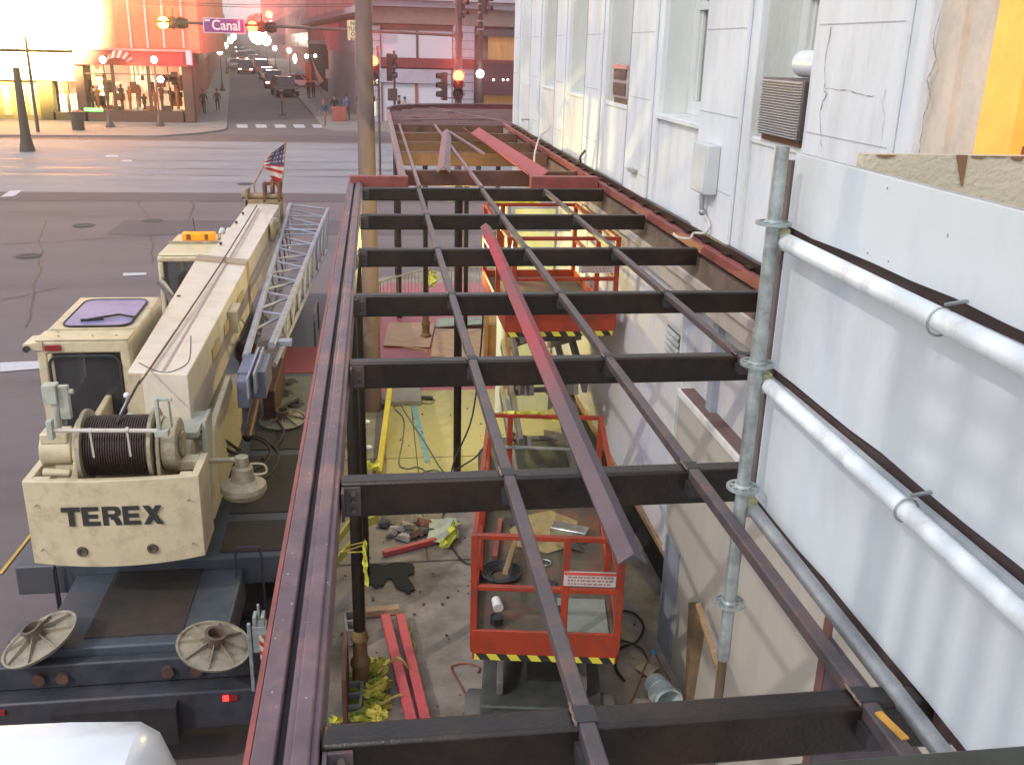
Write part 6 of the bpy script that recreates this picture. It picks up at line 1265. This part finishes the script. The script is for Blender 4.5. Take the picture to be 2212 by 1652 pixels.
# right corner building
YR = G(835, 262).y; gR = gz(YR)
greyst = mat('lilac_grey_stone', (.42, .36, .42), .8, 0, var=.10, scale=1.2, dirt=(.30, .25, .30), dscale=.7, damt=.5)
darkst = mat('grey_brown_frieze', (.24, .19, .18), .8, 0, var=.18, scale=1.5)
rb = thing('grey_corner_building', 'low grey stone corner building with white shuttered bays behind the mast arm', 'building', (ony(900, 250, YR).x, YR, gR))
ccr = ony(797, 200, YR); cor2 = Vector((ccr.x, YR))
zc_ = ony(900, 22, YR).z
b = MB(); b.box(ccr.x, ony(1150, 200, YR).x+6, YR+.6, YR+14, gR-1, zc_); b.build('core_wall', darkst, rb)
b = MB(); fbox(b, 797, 56, 823, 270, YR, 0, .6, gR-.5); fbox(b, 978, 56, 1024, 270, YR, 0, .6, gR-.5); b.build_each('rusticated_pier', greyst, rb)
b = MB()
for y in range(70, 260, 18): fbox(b, 797, y, 823, y+1.4, YR, -.02, -.003); fbox(b, 980, y, 1024, y+1.4, YR, -.02, -.003)
b.build_each('stone_joint', mat('stone_joint', (.16, .12, .14), .9), rb)
b = MB(); fbox(b, 795, 20, 1160, 55, YR, -.05, .6); b.build('frieze', mat('tan_frieze', (.30, .23, .19), .8, 0, var=.15, scale=1.5), rb)
b = MB(); fbox(b, 788, 6, 1170, 19, YR, -.9, .6); fbox(b, 780, -4, 1170, 5, YR, -1.4, .6); b.build('cornice', greyst, rb)
wcur = mat('white_shutter', (.58, .54, .60), .7, 0, var=.12, scale=3, stretch=(5, 1, .15), dirt=(.40, .36, .42), dscale=3, damt=.5)
b = MB(); fbox(b, 824, 66, 899, 128, YR, .15, .25); fbox(b, 904, 66, 977, 128, YR, .15, .25); b.build_each('upper_shutter', wcur, rb)
b = MB(); fbox(b, 824, 55, 977, 66, YR, .05, .3); fbox(b, 899, 66, 904, 128, YR, .1, .3); b.build('window_frame', mat('brown_store_pier'), rb)
b = MB(); fbox(b, 823, 128, 1160, 149, YR, -.1, .5); b.build('red_band', mat('dark_red_band_wall', (.20, .035, .035), .6, 0, var=.25), rb)
b = MB(); fbox(b, 823, 150, 975, 180, YR, -.06, .5); b.build('sign_band', greyst, rb)
b = MB(); fbox(b, 827, 181, 897, 268, YR, .2, .3, gR); fbox(b, 903, 181, 976, 268, YR, .2, .3, gR); b.build_each('lower_shutter', wcur, rb)
b = MB(); fbox(b, 897, 181, 903, 268, YR, .12, .35, gR); fbox(b, 823, 181, 827, 268, YR, .12, .35, gR); b.build_each('shutter_post', mat('orange_brown_post', (.30, .10, .05), .7), rb)
warm = mat('warm_lit_bay', (.40, .20, .08), .7, 0, var=.3, scale=1.5, stretch=(3, 1, .3), emit=(1, .45, .12), estr=.10)
b = MB(); fbox(b, 1055, 80, 1170, 136, YR, .1, .2); fbox(b, 1045, 207, 1170, 270, YR, .1, .2, gR); b.build_each('lit_bay', warm, rb)
b = MB(); fbox(b, 1024, 137, 1170, 206, YR, -1.2, .4); b.build('awning', mat('dark_maroon_awning', (.10, .03, .035), .7, 0, var=.2), rb)
b = MB(); fbox(b, 1026, 66, 1170, 80, YR, -.2, .3); b.build('sign_box', mat('dark_sign_box', (.07, .06, .07), .6), rb)
for i, x in enumerate((1066, 1087, 1097)):
    b = MB(); b.ball(ony(x, 173, YR-1.3), .07); b.build('awning_bulb', emis('awning_bulb_glow', (1, .9, .8), 6), rb)
# side face
bz0 = 0
n2 = Vector((dirv.y, -dirv.x))
b = MB(); along(cor2, .6, 60, 10, 0, zc_+.4, b, 1); b.build('side_wall', darkst, rb)
zl = ony(770, 135, YR+8).z
b = MB(); along(cor2-n2*.25, .0, 30, .24, 0, 4.7+gR, b, 1); b.build('blank_side_wall', greyst, rb)
b = MB()
t = 1.0
while t < 58: along(cor2-n2*.35, t, t+.5, .34, 4.7+gR, 8.0, b, 1); t += 1.9+t*.035
b.build_each('side_pilaster', greyst, rb)
b = MB(); along(cor2-n2*1.0, -1.4, 61, 1.2, zc_-.3, zc_+.15, b, 1); b.build('side_cornice', greyst, rb)
b = MB(); along(cor2-n2*.4, 30.1, 55, .39, 0, 6.1, b, 1); b.build('brown_boarded_bay', mat('dark_brown_boarding', (.085, .025, .02), .8, 0, var=.2), rb)
b = MB(); along(cor2-n2*.5, 29.8, 56, .48, 6.1, 6.5, b, 1); b.build('side_ledge', greyst, rb)
street_block('brick_building', 'tall red lit building with pale vertical strips right of the far street', cor2, 61, 130, 34, mat('red_lit_stucco', (.46, .20, .19), .8, 0, var=.18, scale=1.2, stretch=(1, 1, .1), dirt=(.28, .09, .09), dscale=1.5), 1, wt=2.6)
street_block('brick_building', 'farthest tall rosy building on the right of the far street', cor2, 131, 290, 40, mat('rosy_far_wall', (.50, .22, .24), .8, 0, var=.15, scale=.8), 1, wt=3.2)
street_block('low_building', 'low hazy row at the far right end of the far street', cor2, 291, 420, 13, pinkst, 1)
# distant block and tree closing the street
e0 = ony(440, 47, 480); e1 = ony(640, 47, 480)
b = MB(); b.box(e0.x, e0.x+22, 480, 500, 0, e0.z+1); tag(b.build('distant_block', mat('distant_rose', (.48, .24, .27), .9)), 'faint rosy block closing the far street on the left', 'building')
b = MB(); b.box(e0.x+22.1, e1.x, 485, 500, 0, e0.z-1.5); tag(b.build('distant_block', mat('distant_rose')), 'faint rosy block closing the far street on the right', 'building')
tr = thing('distant_tree', 'dark rounded tree top rising at the end of the far street', 'tree', (ony(558, 47, 430).x, 430, gz(430)))
q = ony(560, 44, 430); b = MB(); b.cyl((q.x, 430, gz(430)), (q.x, 430, q.z), .5, .3); b.build('trunk', wood, tr)
random.seed(9); b = MB()
for k in range(900):
    a = random.uniform(0, 6.28); r_ = random.random()**.5*4.6; h = random.uniform(-2.5, 2.6)*(1-(r_/5.4)**2)
    c = Vector((q.x+r_*math.cos(a), 430+r_*math.sin(a), q.z+h)); d = Vector((random.gauss(0, 1), random.gauss(0, 1), random.gauss(0, 1))).normalized(); u = d.orthogonal().normalized()*.42; v = d.cross(u)
    b.face([c-u-v, c+u-v, c+u+v, c-u+v])
b.build('crown', mat('dusk_foliage', (.09, .05, .04), .9, 0, var=.4), tr)

# ================================================================== LAMP POSTS, BIN, SIGN POSTS
def lamp_post(px, ybase, ytop, label, e=60, r=.20, glow=(1, .93, .72), st_=16, m=None, w=.05):
    p = G(px, ybase); q = ony(px, ytop, p.y); base = gz(p.y)
    t = thing('lamp_post', label, 'lamp post', (p.x, p.y, base), 'globe lamp posts along the far streets'); m = m or postm
    b = MB(); b.lathe((p.x, p.y, base), [(.0, 0), (.28, 0), (.28, .12), (.16, .35), (.12, .6), (.10, .75), (w+.02, .8), (w, 1.2), (w*.8, q.z-base-.25), (.10, q.z-base-.2), (.0, q.z-base-.18)], 14); b.build('post', m, t)
    b = MB(); b.ball((p.x, p.y, q.z), r, (1, 1, 1.1)); b.build('globe', emis('warm_globe', glow, st_), t)
    if e: point((p.x, p.y-r-.15, q.z), e*.3, glow, r)
    return t
lamp_post(238, 275, 130, 'dark lamp post with lit globe in front of the left display windows', 80)
lamp_post(346, 273, 130, 'dark lamp post with lit globe before the right display windows', 80)
lamp_post(481, 197, 112, 'lamp post with lit globe on the left pavement of the far street', 60, .28)
lamp_post(491, 160, 99, 'second lamp post farther along the left of the far street', 60, .33)
lamp_post(501, 140, 88, 'third lamp post along the left of the far street', 0, .42)
lamp_post(508, 128, 80, 'fourth lamp post along the left of the far street', 0, .5)
lamp_post(628, 178, 110, 'lamp post on the right pavement nearest the parked cars', 60, .26)
lamp_post(596, 150, 105, 'lamp post behind the row of parked cars', 60, .3)
lamp_post(578, 138, 88, 'lamp post with a big hazy globe at the top of the parked row', 60, .75)
lamp_post(560, 128, 74, 'farthest lamp post with a big glowing globe under the red signal', 0, 1.6, (1, .75, .35))
for i, (x, y, r_) in enumerate(((662, 122, .12), (681, 121, .10), (637, 127, .12))):
    p = ony(x, y, 100+i); b = MB(); b.ball(p, r_*1.5, (1, 1, 2.4 if i == 2 else 1)); t = tag(b.build('wall_lamp', emis('warm_globe', (1, .93, .72), 16)), ('round white wall lamp left of the dark boarded bay', 'small white wall lamp on the dark boarded bay', 'tall narrow white wall lamp on the grey side building')[i], 'wall lamp')
p = ony(347, 172, G(346, 273).y-.3); b = MB(); b.ball(p, .2); tag(b.build('signal_glow', emis('white_globe', (1, .95, .85), 22)), 'white light fixed halfway up the right lamp post by the store', 'lamp')
p = G(170, 281); b = MB(); b.lathe((p.x, p.y, gz(p.y)), [(0, 0), (.36, 0), (.40, 1.0), (.44, 1.02), (.44, 1.1), (.2, 1.2), (0, 1.2)], 18); tag(b.build('litter_bin', mat('brown_bin', (.07, .05, .04), .7)), 'dark round litter bin at the kerb by the store', 'litter bin')
p = G(59, 322); q = ony(50, 225, p.y); b = MB(); b.lathe((p.x, p.y, gz(p.y)+RZ), [(0, 0), (.40, 0), (.30, .5), (.24, 1.0), (.20, 2.6), (.17, 4.2), (.0, 4.25)], 14); tag(b.build('dark_post', mat('brown_bin')), 'thick dark post at the left edge on the avenue', 'post')
p = G(712, 240); q = ony(712, 150, p.y); t = thing('parking_sign', 'small pale parking sign on a thin post by the boarded bay', 'road sign', (p.x, p.y, gz(p.y)))
b = MB(); b.cyl((p.x, p.y, gz(p.y)), (p.x, p.y, q.z), .04); b.build('post', galv, t); b = MB(); b.box(p.x-.22, p.x+.12, p.y-.06, p.y-.03, q.z-.7, q.z); b.build('plate', mat('rosy_plate', (.55, .32, .30), .6), t)
p = G(610, 246); q = ony(610, 205, p.y); t = thing('delineator', 'short striped marker post standing in the far street mouth', 'marker post', (p.x, p.y, gz(p.y)))
b = MB(); b.cyl((p.x, p.y, gz(p.y)+RZ), (p.x, p.y, q.z), .04); b.cyl((p.x, p.y, gz(p.y)+RZ), (p.x, p.y, gz(p.y)+RZ+.06), .25); b.build('post', darkm, t)
b = MB()
for k in range(3): b.cyl((p.x, p.y, q.z-.15*k-.1), (p.x, p.y, q.z-.15*k), .13)
b.build('reflector_band', mat('dull_orange_band', (.4, .12, .06), .6), t)
p = G(682, 205); t = thing('banner', 'pale pennant banner hanging slack from a slanting pole before the boarded bay', 'banner', (p.x, p.y, gz(p.y)))
b = MB(); b.cyl(ony(672, 118, p.y), ony(700, 232, p.y), .035); b.build('pole', galv, t)
b = MB(); b.prism([ony(674, 128, p.y-.05), ony(684, 150, p.y-.05), ony(699, 176, p.y-.05), ony(690, 182, p.y-.05), ony(683, 160, p.y-.05)], (0, .03, 0)); b.build('cloth', mat('greenish_white_cloth', (.48, .46, .36), .8), t)
p = G(668, 190); b = MB(); b.box(ony(660, 150, p.y).x, ony(672, 150, p.y).x, p.y, p.y+.4, gz(p.y), ony(666, 137, p.y).z); tag(b.build('orange_poster_stand', mat('orange_poster', (.45, .15, .04), .7), bevel=.02), 'orange poster stand beside the pale banner', 'poster stand')

# ================================================================== CARS
def car(loc, yaw, kind, paintm, label, lamp=False, s=1.):
    t = thing('parked_car' if not lamp else 'moving_car', label, 'car', (0, 0, 0), 'cars on the far street')
    L_, W_, H_ = (4.7, 1.82, 1.42) if kind == 'sedan' else (4.8, 1.9, 1.78); w2 = W_/2; y0, y1 = -L_/2, L_/2   # front at -Y
    bh = .86 if kind == 'sedan' else 1.02
    prof = [(y0, .32), (y0-.02, .55), (y0+.08, bh-.16), (y0+1.15, bh-.02), (y1-.9 if kind == 'sedan' else y1-.1, bh), (y1, bh-.10), (y1+.02, .5), (y1-.05, .30)]
    b = MB(); n = len(prof)
    A = [b.bm.verts.new((-w2*(1 if z < bh-.2 else .95), y, z)) for y, z in prof]; B = [b.bm.verts.new((w2*(1 if z < bh-.2 else .95), y, z)) for y, z in prof]
    for i in range(n): b.bm.faces.new((A[i], A[(i+1) % n], B[(i+1) % n], B[i]))
    b.bm.faces.new(A[::-1]); b.bm.faces.new(B); b.build('body', paintm, t, .05)
    ya, yb_, yc, yd = (y0+1.2, y0+1.95, y1-1.45, y1-.75) if kind == 'sedan' else (y0+1.15, y0+1.75, y1-.45, y1-.12)
    b = MB(); b.hexa([(-w2*.93, ya, bh-.03), (w2*.93, ya, bh-.03), (w2*.93, yd, bh-.03), (-w2*.93, yd, bh-.03), (-w2*.74, yb_, H_-.05), (w2*.74, yb_, H_-.05), (w2*.74, yc, H_-.05), (-w2*.74, yc, H_-.05)]); b.build('cabin_glass', mat('car_glass', (.05, .04, .06), .1, 0, var=.2, bump=0), t)
    b = MB(); b.box(-w2*.76, w2*.76, yb_-.03, yc+.03, H_-.06, H_)
    for (sx) in (-1, 1):
        b.bar((sx*w2*.93, ya, bh-.03), (sx*w2*.75, yb_, H_-.04), .07, .07); b.bar((sx*w2*.93, yd, bh-.03), (sx*w2*.75, yc, H_-.04), .09, .09); ym = (yb_+yc)/2; b.bar((sx*w2*.94, ym, bh-.03), (sx*w2*.76, ym, H_-.04), .07, .03)
    b.build('roof', paintm, t, .015)
    for (sx, yy) in ((-1, y0+.85), (1, y0+.85), (-1, y1-.85), (1, y1-.85)):
        b = MB(); b.lathe((sx*w2-.11, yy, .33), [(0, 0), (.30, 0), (.33, .04), (.33, .18), (.30, .22), (0, .22)], 18, (1, 0, 0)); b.build('wheel', black, t)
    for sx in (-1, 1):
        b = MB(); b.box(sx*w2*.78-.17, sx*w2*.78+.17, y0-.05, y0+.05, .58, .72); b.build('headlight', emis('car_headlight', (1, .85, .55), 9) if lamp else mat('unlit_headlight', (.5, .45, .45), .2), t)
        b = MB(); b.box(sx*w2*.8-.15, sx*w2*.8+.15, y1-.03, y1+.06, .6, .76); b.build('tail_lamp', mat('car_tail_red', (.4, .03, .03), .3), t)
    b = MB(); b.box(-.35, .35, y0-.06, y0, .42, .54); b.box(-.24, .24, y0-.07, y0-.06, .45, .53); b.build('grille', darkm, t)
    b = MB(); b.box(-w2-.12, -w2*.9, ya+.2, ya+.3, bh+.02, bh+.16); b.build('door_mirror', paintm, t)
    b = MB(); b.box(w2*.9, w2+.12, ya+.2, ya+.3, bh+.02, bh+.16); b.build('door_mirror', paintm, t)
    t.location = (loc.x, loc.y, gz(loc.y)+RZ); t.rotation_euler = (math.atan(SL), 0, yaw); t.scale = (s, s, s); return t
YAW = math.atan(.131)
dk = mat('dark_red_car_paint', (.10, .02, .02), .25, .2, var=.05, bump=0, coat=.8); sv = mat('silver_car_paint', (.42, .38, .42), .3, .4, var=.03, bump=0, coat=.7); wt = mat('white_car_paint', (.62, .58, .62), .3, 0, var=.03, bump=0, coat=.7); bkp = mat('black_car_paint', (.03, .02, .022), .2, .1, var=.05, bump=0, coat=.8); rd = mat('red_car_paint', (.34, .03, .03), .3, .1, var=.05, bump=0, coat=.8)
def carat(x, y, yw, kind, pm, label, lamp=False):
    p = G(x, y); d = Vector((-.131, 1, 0))*2.3; return car(p+d, yw, kind, pm, label, lamp)
carat(618, 208, YAW+.12, 'suv', bkp, 'dark vehicle at the front of the parked row on the far street')
pc = carat(648, 190, YAW+1.25, 'sedan', wt, 'white patrol car standing side on behind the dark front vehicle')
b = MB(); b.box(-.6, .6, -.15, .15, 0, .1); 
lb_ = b.build('roof_light_bar', mat('blue_light_bar', (.12, .14, .4), .3), bevel=.02); lb_.parent = pc; lb_.location = (0, .1, 1.43)
carat(594, 190, YAW, 'suv', dk, 'dark red vehicle with one lit headlamp behind the front vehicle', True)
carat(580, 172, YAW, 'sedan', sv, 'silver car third in the parked row')
carat(567, 158, YAW, 'suv', rd, 'red car fourth in the parked row')
carat(561, 148, YAW, 'sedan', wt, 'pale car fifth in the parked row')
carat(550, 138, YAW, 'sedan', rd, 'red car sixth in the parked row')
carat(543, 131, YAW, 'suv', sv, 'silver car seventh in the parked row')
carat(537, 124, YAW, 'sedan', rd, 'red car far up the parked row')
carat(531, 117, YAW, 'sedan', sv, 'small silver car near the end of the parked row')
carat(531, 159, YAW, 'suv', dk, 'dark red off road vehicle driving in the middle of the far street', True)
carat(524, 134, YAW, 'suv', rd, 'red car driving behind the dark red off road vehicle', True)
carat(520, 118, YAW, 'sedan', rd, 'small red car farther up the driving lane', True)
carat(516, 108, YAW, 'sedan', dk, 'tiny dark car at the far end of the driving lane', True)
carat(509, 148, YAW, 'sedan', wt, 'white car standing at the left kerb of the far street')
# vehicles glimpsed beyond the frame
def cx_car(x, y, z, yw, kind, pm, label): p = onz(x, y, z); return car(Vector((p.x, p.y, 0)), yw, kind, pm, label)

# ================================================================== PEOPLE
skinm = mat('skin', (.30, .17, .12), .6, 0, var=.05)
def person(px, py, label, shirt, trouser, stride=.12, arm=.1, yaw=0., hair=(.03, .02, .02), cap=None, h=1.74, bend=0.):
    p = G(px, py); k = h/1.74
    J = {'pel': (0, 0, .93), 'wai': (0, 0, 1.08), 'che': (0, -.02-bend, 1.32), 'nek': (0, -.03-bend*1.3, 1.49), 'hd0': (0, -.04-bend*1.4, 1.58), 'hd1': (0, -.05-bend*1.4, 1.70)}
    for s_, n in ((-1, 'l'), (1, 'r')):
        f = stride*s_
        J.update({'hp'+n: (s_*.10, 0, .88), 'kn'+n: (s_*.11, -f*.7-.03, .49), 'an'+n: (s_*.11, -f, .09), 'to'+n: (s_*.13, -f-.17, .04),
                  'sh'+n: (s_*.19, -.02-bend, 1.42), 'el'+n: (s_*.26, .03+f*.4-bend, 1.14), 'wr'+n: (s_*.25, -arm+f*.9-bend, .90), 'ha'+n: (s_*.24, -arm-.05+f*1.0-bend, .80)})
    R = {'pel': .145, 'wai': .125, 'che': .155, 'nek': .055, 'hd0': .085, 'hd1': .095, 'hp': .10, 'kn': .06, 'an': .042, 'to': .035, 'sh': .065, 'el': .044, 'wr': .030, 'ha': .035}
    E_ = [('pel', 'wai'), ('wai', 'che'), ('che', 'nek'), ('nek', 'hd0'), ('hd0', 'hd1')]
    for n in 'lr': E_ += [('pel', 'hp'+n), ('hp'+n, 'kn'+n), ('kn'+n, 'an'+n), ('an'+n, 'to'+n), ('che', 'sh'+n), ('sh'+n, 'el'+n), ('el'+n, 'wr'+n), ('wr'+n, 'ha'+n)]
    names = list(J); me = bpy.data.meshes.new('body'); me.from_pydata([Vector(J[n])*k for n in names], [(names.index(a), names.index(c)) for a, c in E_], [])
    o = bpy.data.objects.new('tmp', me); COL.objects.link(o)
    sk_ = o.modifiers.new('s', 'SKIN'); sub = o.modifiers.new('u', 'SUBSURF'); sub.levels = 1; sub.render_levels = 1
    for i, n in enumerate(names):
        r_ = R.get(n, R.get(n[:2], .05))*k; sv_ = me.skin_vertices[0].data[i]; sv_.radius = (r_, r_*(.8 if n in ('pel', 'wai', 'che') else 1)); sv_.use_root = (n == 'pel')
    dg = bpy.context.evaluated_depsgraph_get(); m2 = bpy.data.meshes.new_from_object(o.evaluated_get(dg)); bpy.data.objects.remove(o)
    m2.materials.clear(); ms = [skinm, shirt, trouser, black]
    for m_ in ms: m2.materials.append(m_)
    for f in m2.polygons:
        z = f.center.z/k; x = abs(f.center.x)/k; f.use_smooth = True
        f.material_index = 3 if z < .09 else (2 if z < .98 and x < .20 else (1 if z < 1.47 and not (x > .19 and z < 1.05) else 0))
    t = bpy.data.objects.new('person', m2); COL.objects.link(t); ORG[t] = Vector((0, 0, 0)); tag(t, label, 'person')
    b = MB(); hx = Vector(J['hd1'])*k
    b.ball(hx+Vector((0, .02, .03)), .105*k, (.95, 1.05, .9), 12); q = b.build('hair' if not cap else 'cap', cap or mat('dark_hair', hair, .8), t)
    b = MB(); b.ball(hx+Vector((0, -.10*k, -.05)), .018, n=6); b.build('nose', skinm, t)
    t.location = (p.x, p.y, gz(p.y)); t.rotation_euler = (0, 0, yaw); return t
navy = mat('navy_shirt', (.06, .06, .12), .8); bls = mat('blue_grey_shirt', (.16, .15, .27), .8); drk = mat('dark_trousers', (.05, .025, .025), .8); tan = mat('tan_trousers', (.22, .11, .07), .8); blk = mat('black_coat', (.03, .018, .018), .8); ylw = mat('yellow_shirt', (.55, .42, .06), .8)
person(750, 259, 'person in blue grey shirt and dark trousers walking beside the pale blank wall', bls, drk, .16, .05, .3)
person(703, 272, 'person in red cap and dark top stepping off the kerb by the crosswalk', navy, tan, .20, .1, -.6, cap=mat('red_cap', (.55, .04, .03), .7), h=1.66, bend=.08)
person(724, 260, 'person in dark clothes standing by the brown planter box', blk, drk, .03, .15, .2)
person(667, 214, 'person in dark coat, left of the pair by the parking sign', blk, drk, .10, .05, 2.8)
person(678, 213, 'person in dark coat, right of the pair by the parking sign', mat('plum_coat', (.07, .03, .05), .8), drk, .12, .05, 3.0)
person(442, 247, 'person in dark clothes walking along the orange brick side wall', blk, drk, .15, .05, 3.0)
person(471, 240, 'person in dark clothes near the left kerb of the far street', mat('brown_coat', (.09, .035, .03), .8), drk, .12, .05, .1, h=1.6)
person(862, 263, 'person in dark top behind the curved end of the gallery steel', mat('plum_coat'), drk, .1, .1, 1.2, h=1.8)
person(874, 263, 'person in yellow shirt behind the curved end of the gallery steel', ylw, drk, .1, .1, 1.4, h=1.7)
p = G(733, 262); b = MB(); b.box(p.x-.5, p.x+.55, p.y, p.y+.5, gz(p.y), gz(p.y)+1.0); tag(b.build('planter_box', brickr, bevel=.03), 'brown planter box on the far right pavement', 'planter')
# ================================================================== HAZE ADDED TO IMITATE LENS GLOW
hm = bpy.data.materials.new('glow_haze'); hm.use_nodes = True; nt = hm.node_tree; nt.nodes.remove(nt.nodes['Principled BSDF'])
pv = nt.nodes.new('ShaderNodeVolumePrincipled'); pv.inputs['Color'].default_value = (1, .93, .95, 1); pv.inputs['Density'].default_value = .0015; pv.inputs['Anisotropy'].default_value = .8
nt.links.new(pv.outputs[0], nt.nodes['Material Output'].inputs['Volume'])
b = MB(); b.box(-420, 260, -45, 600, -1.6, 60); hz_o = b.build('added_glow_haze', hm); hz_o['kind'] = 'stuff'
# spots added at the lamps so the haze glows like lens bloom
q = ony(52, 60, YS-8)
spot(q, (0, 0, 24), 330000, (1, .78, .26), 34, .5)
for (x, y, Y, e, c) in ((355, 50, YM-.7, 2600, (1, .4, .08)), (547, 60, YM-.7, 3800, (1, .12, .05)), (806, 135, YM-.9, 2600, (1, .10, .05)), (988, 167, YM-1.4, 3300, (1, .10, .05)), (575, 48, 64, 9000, (1, .12, .06))):
    p = ony(x, y, Y); spot(p, (0, 0, 6.3+.27*Y), e, c, 34, .15)
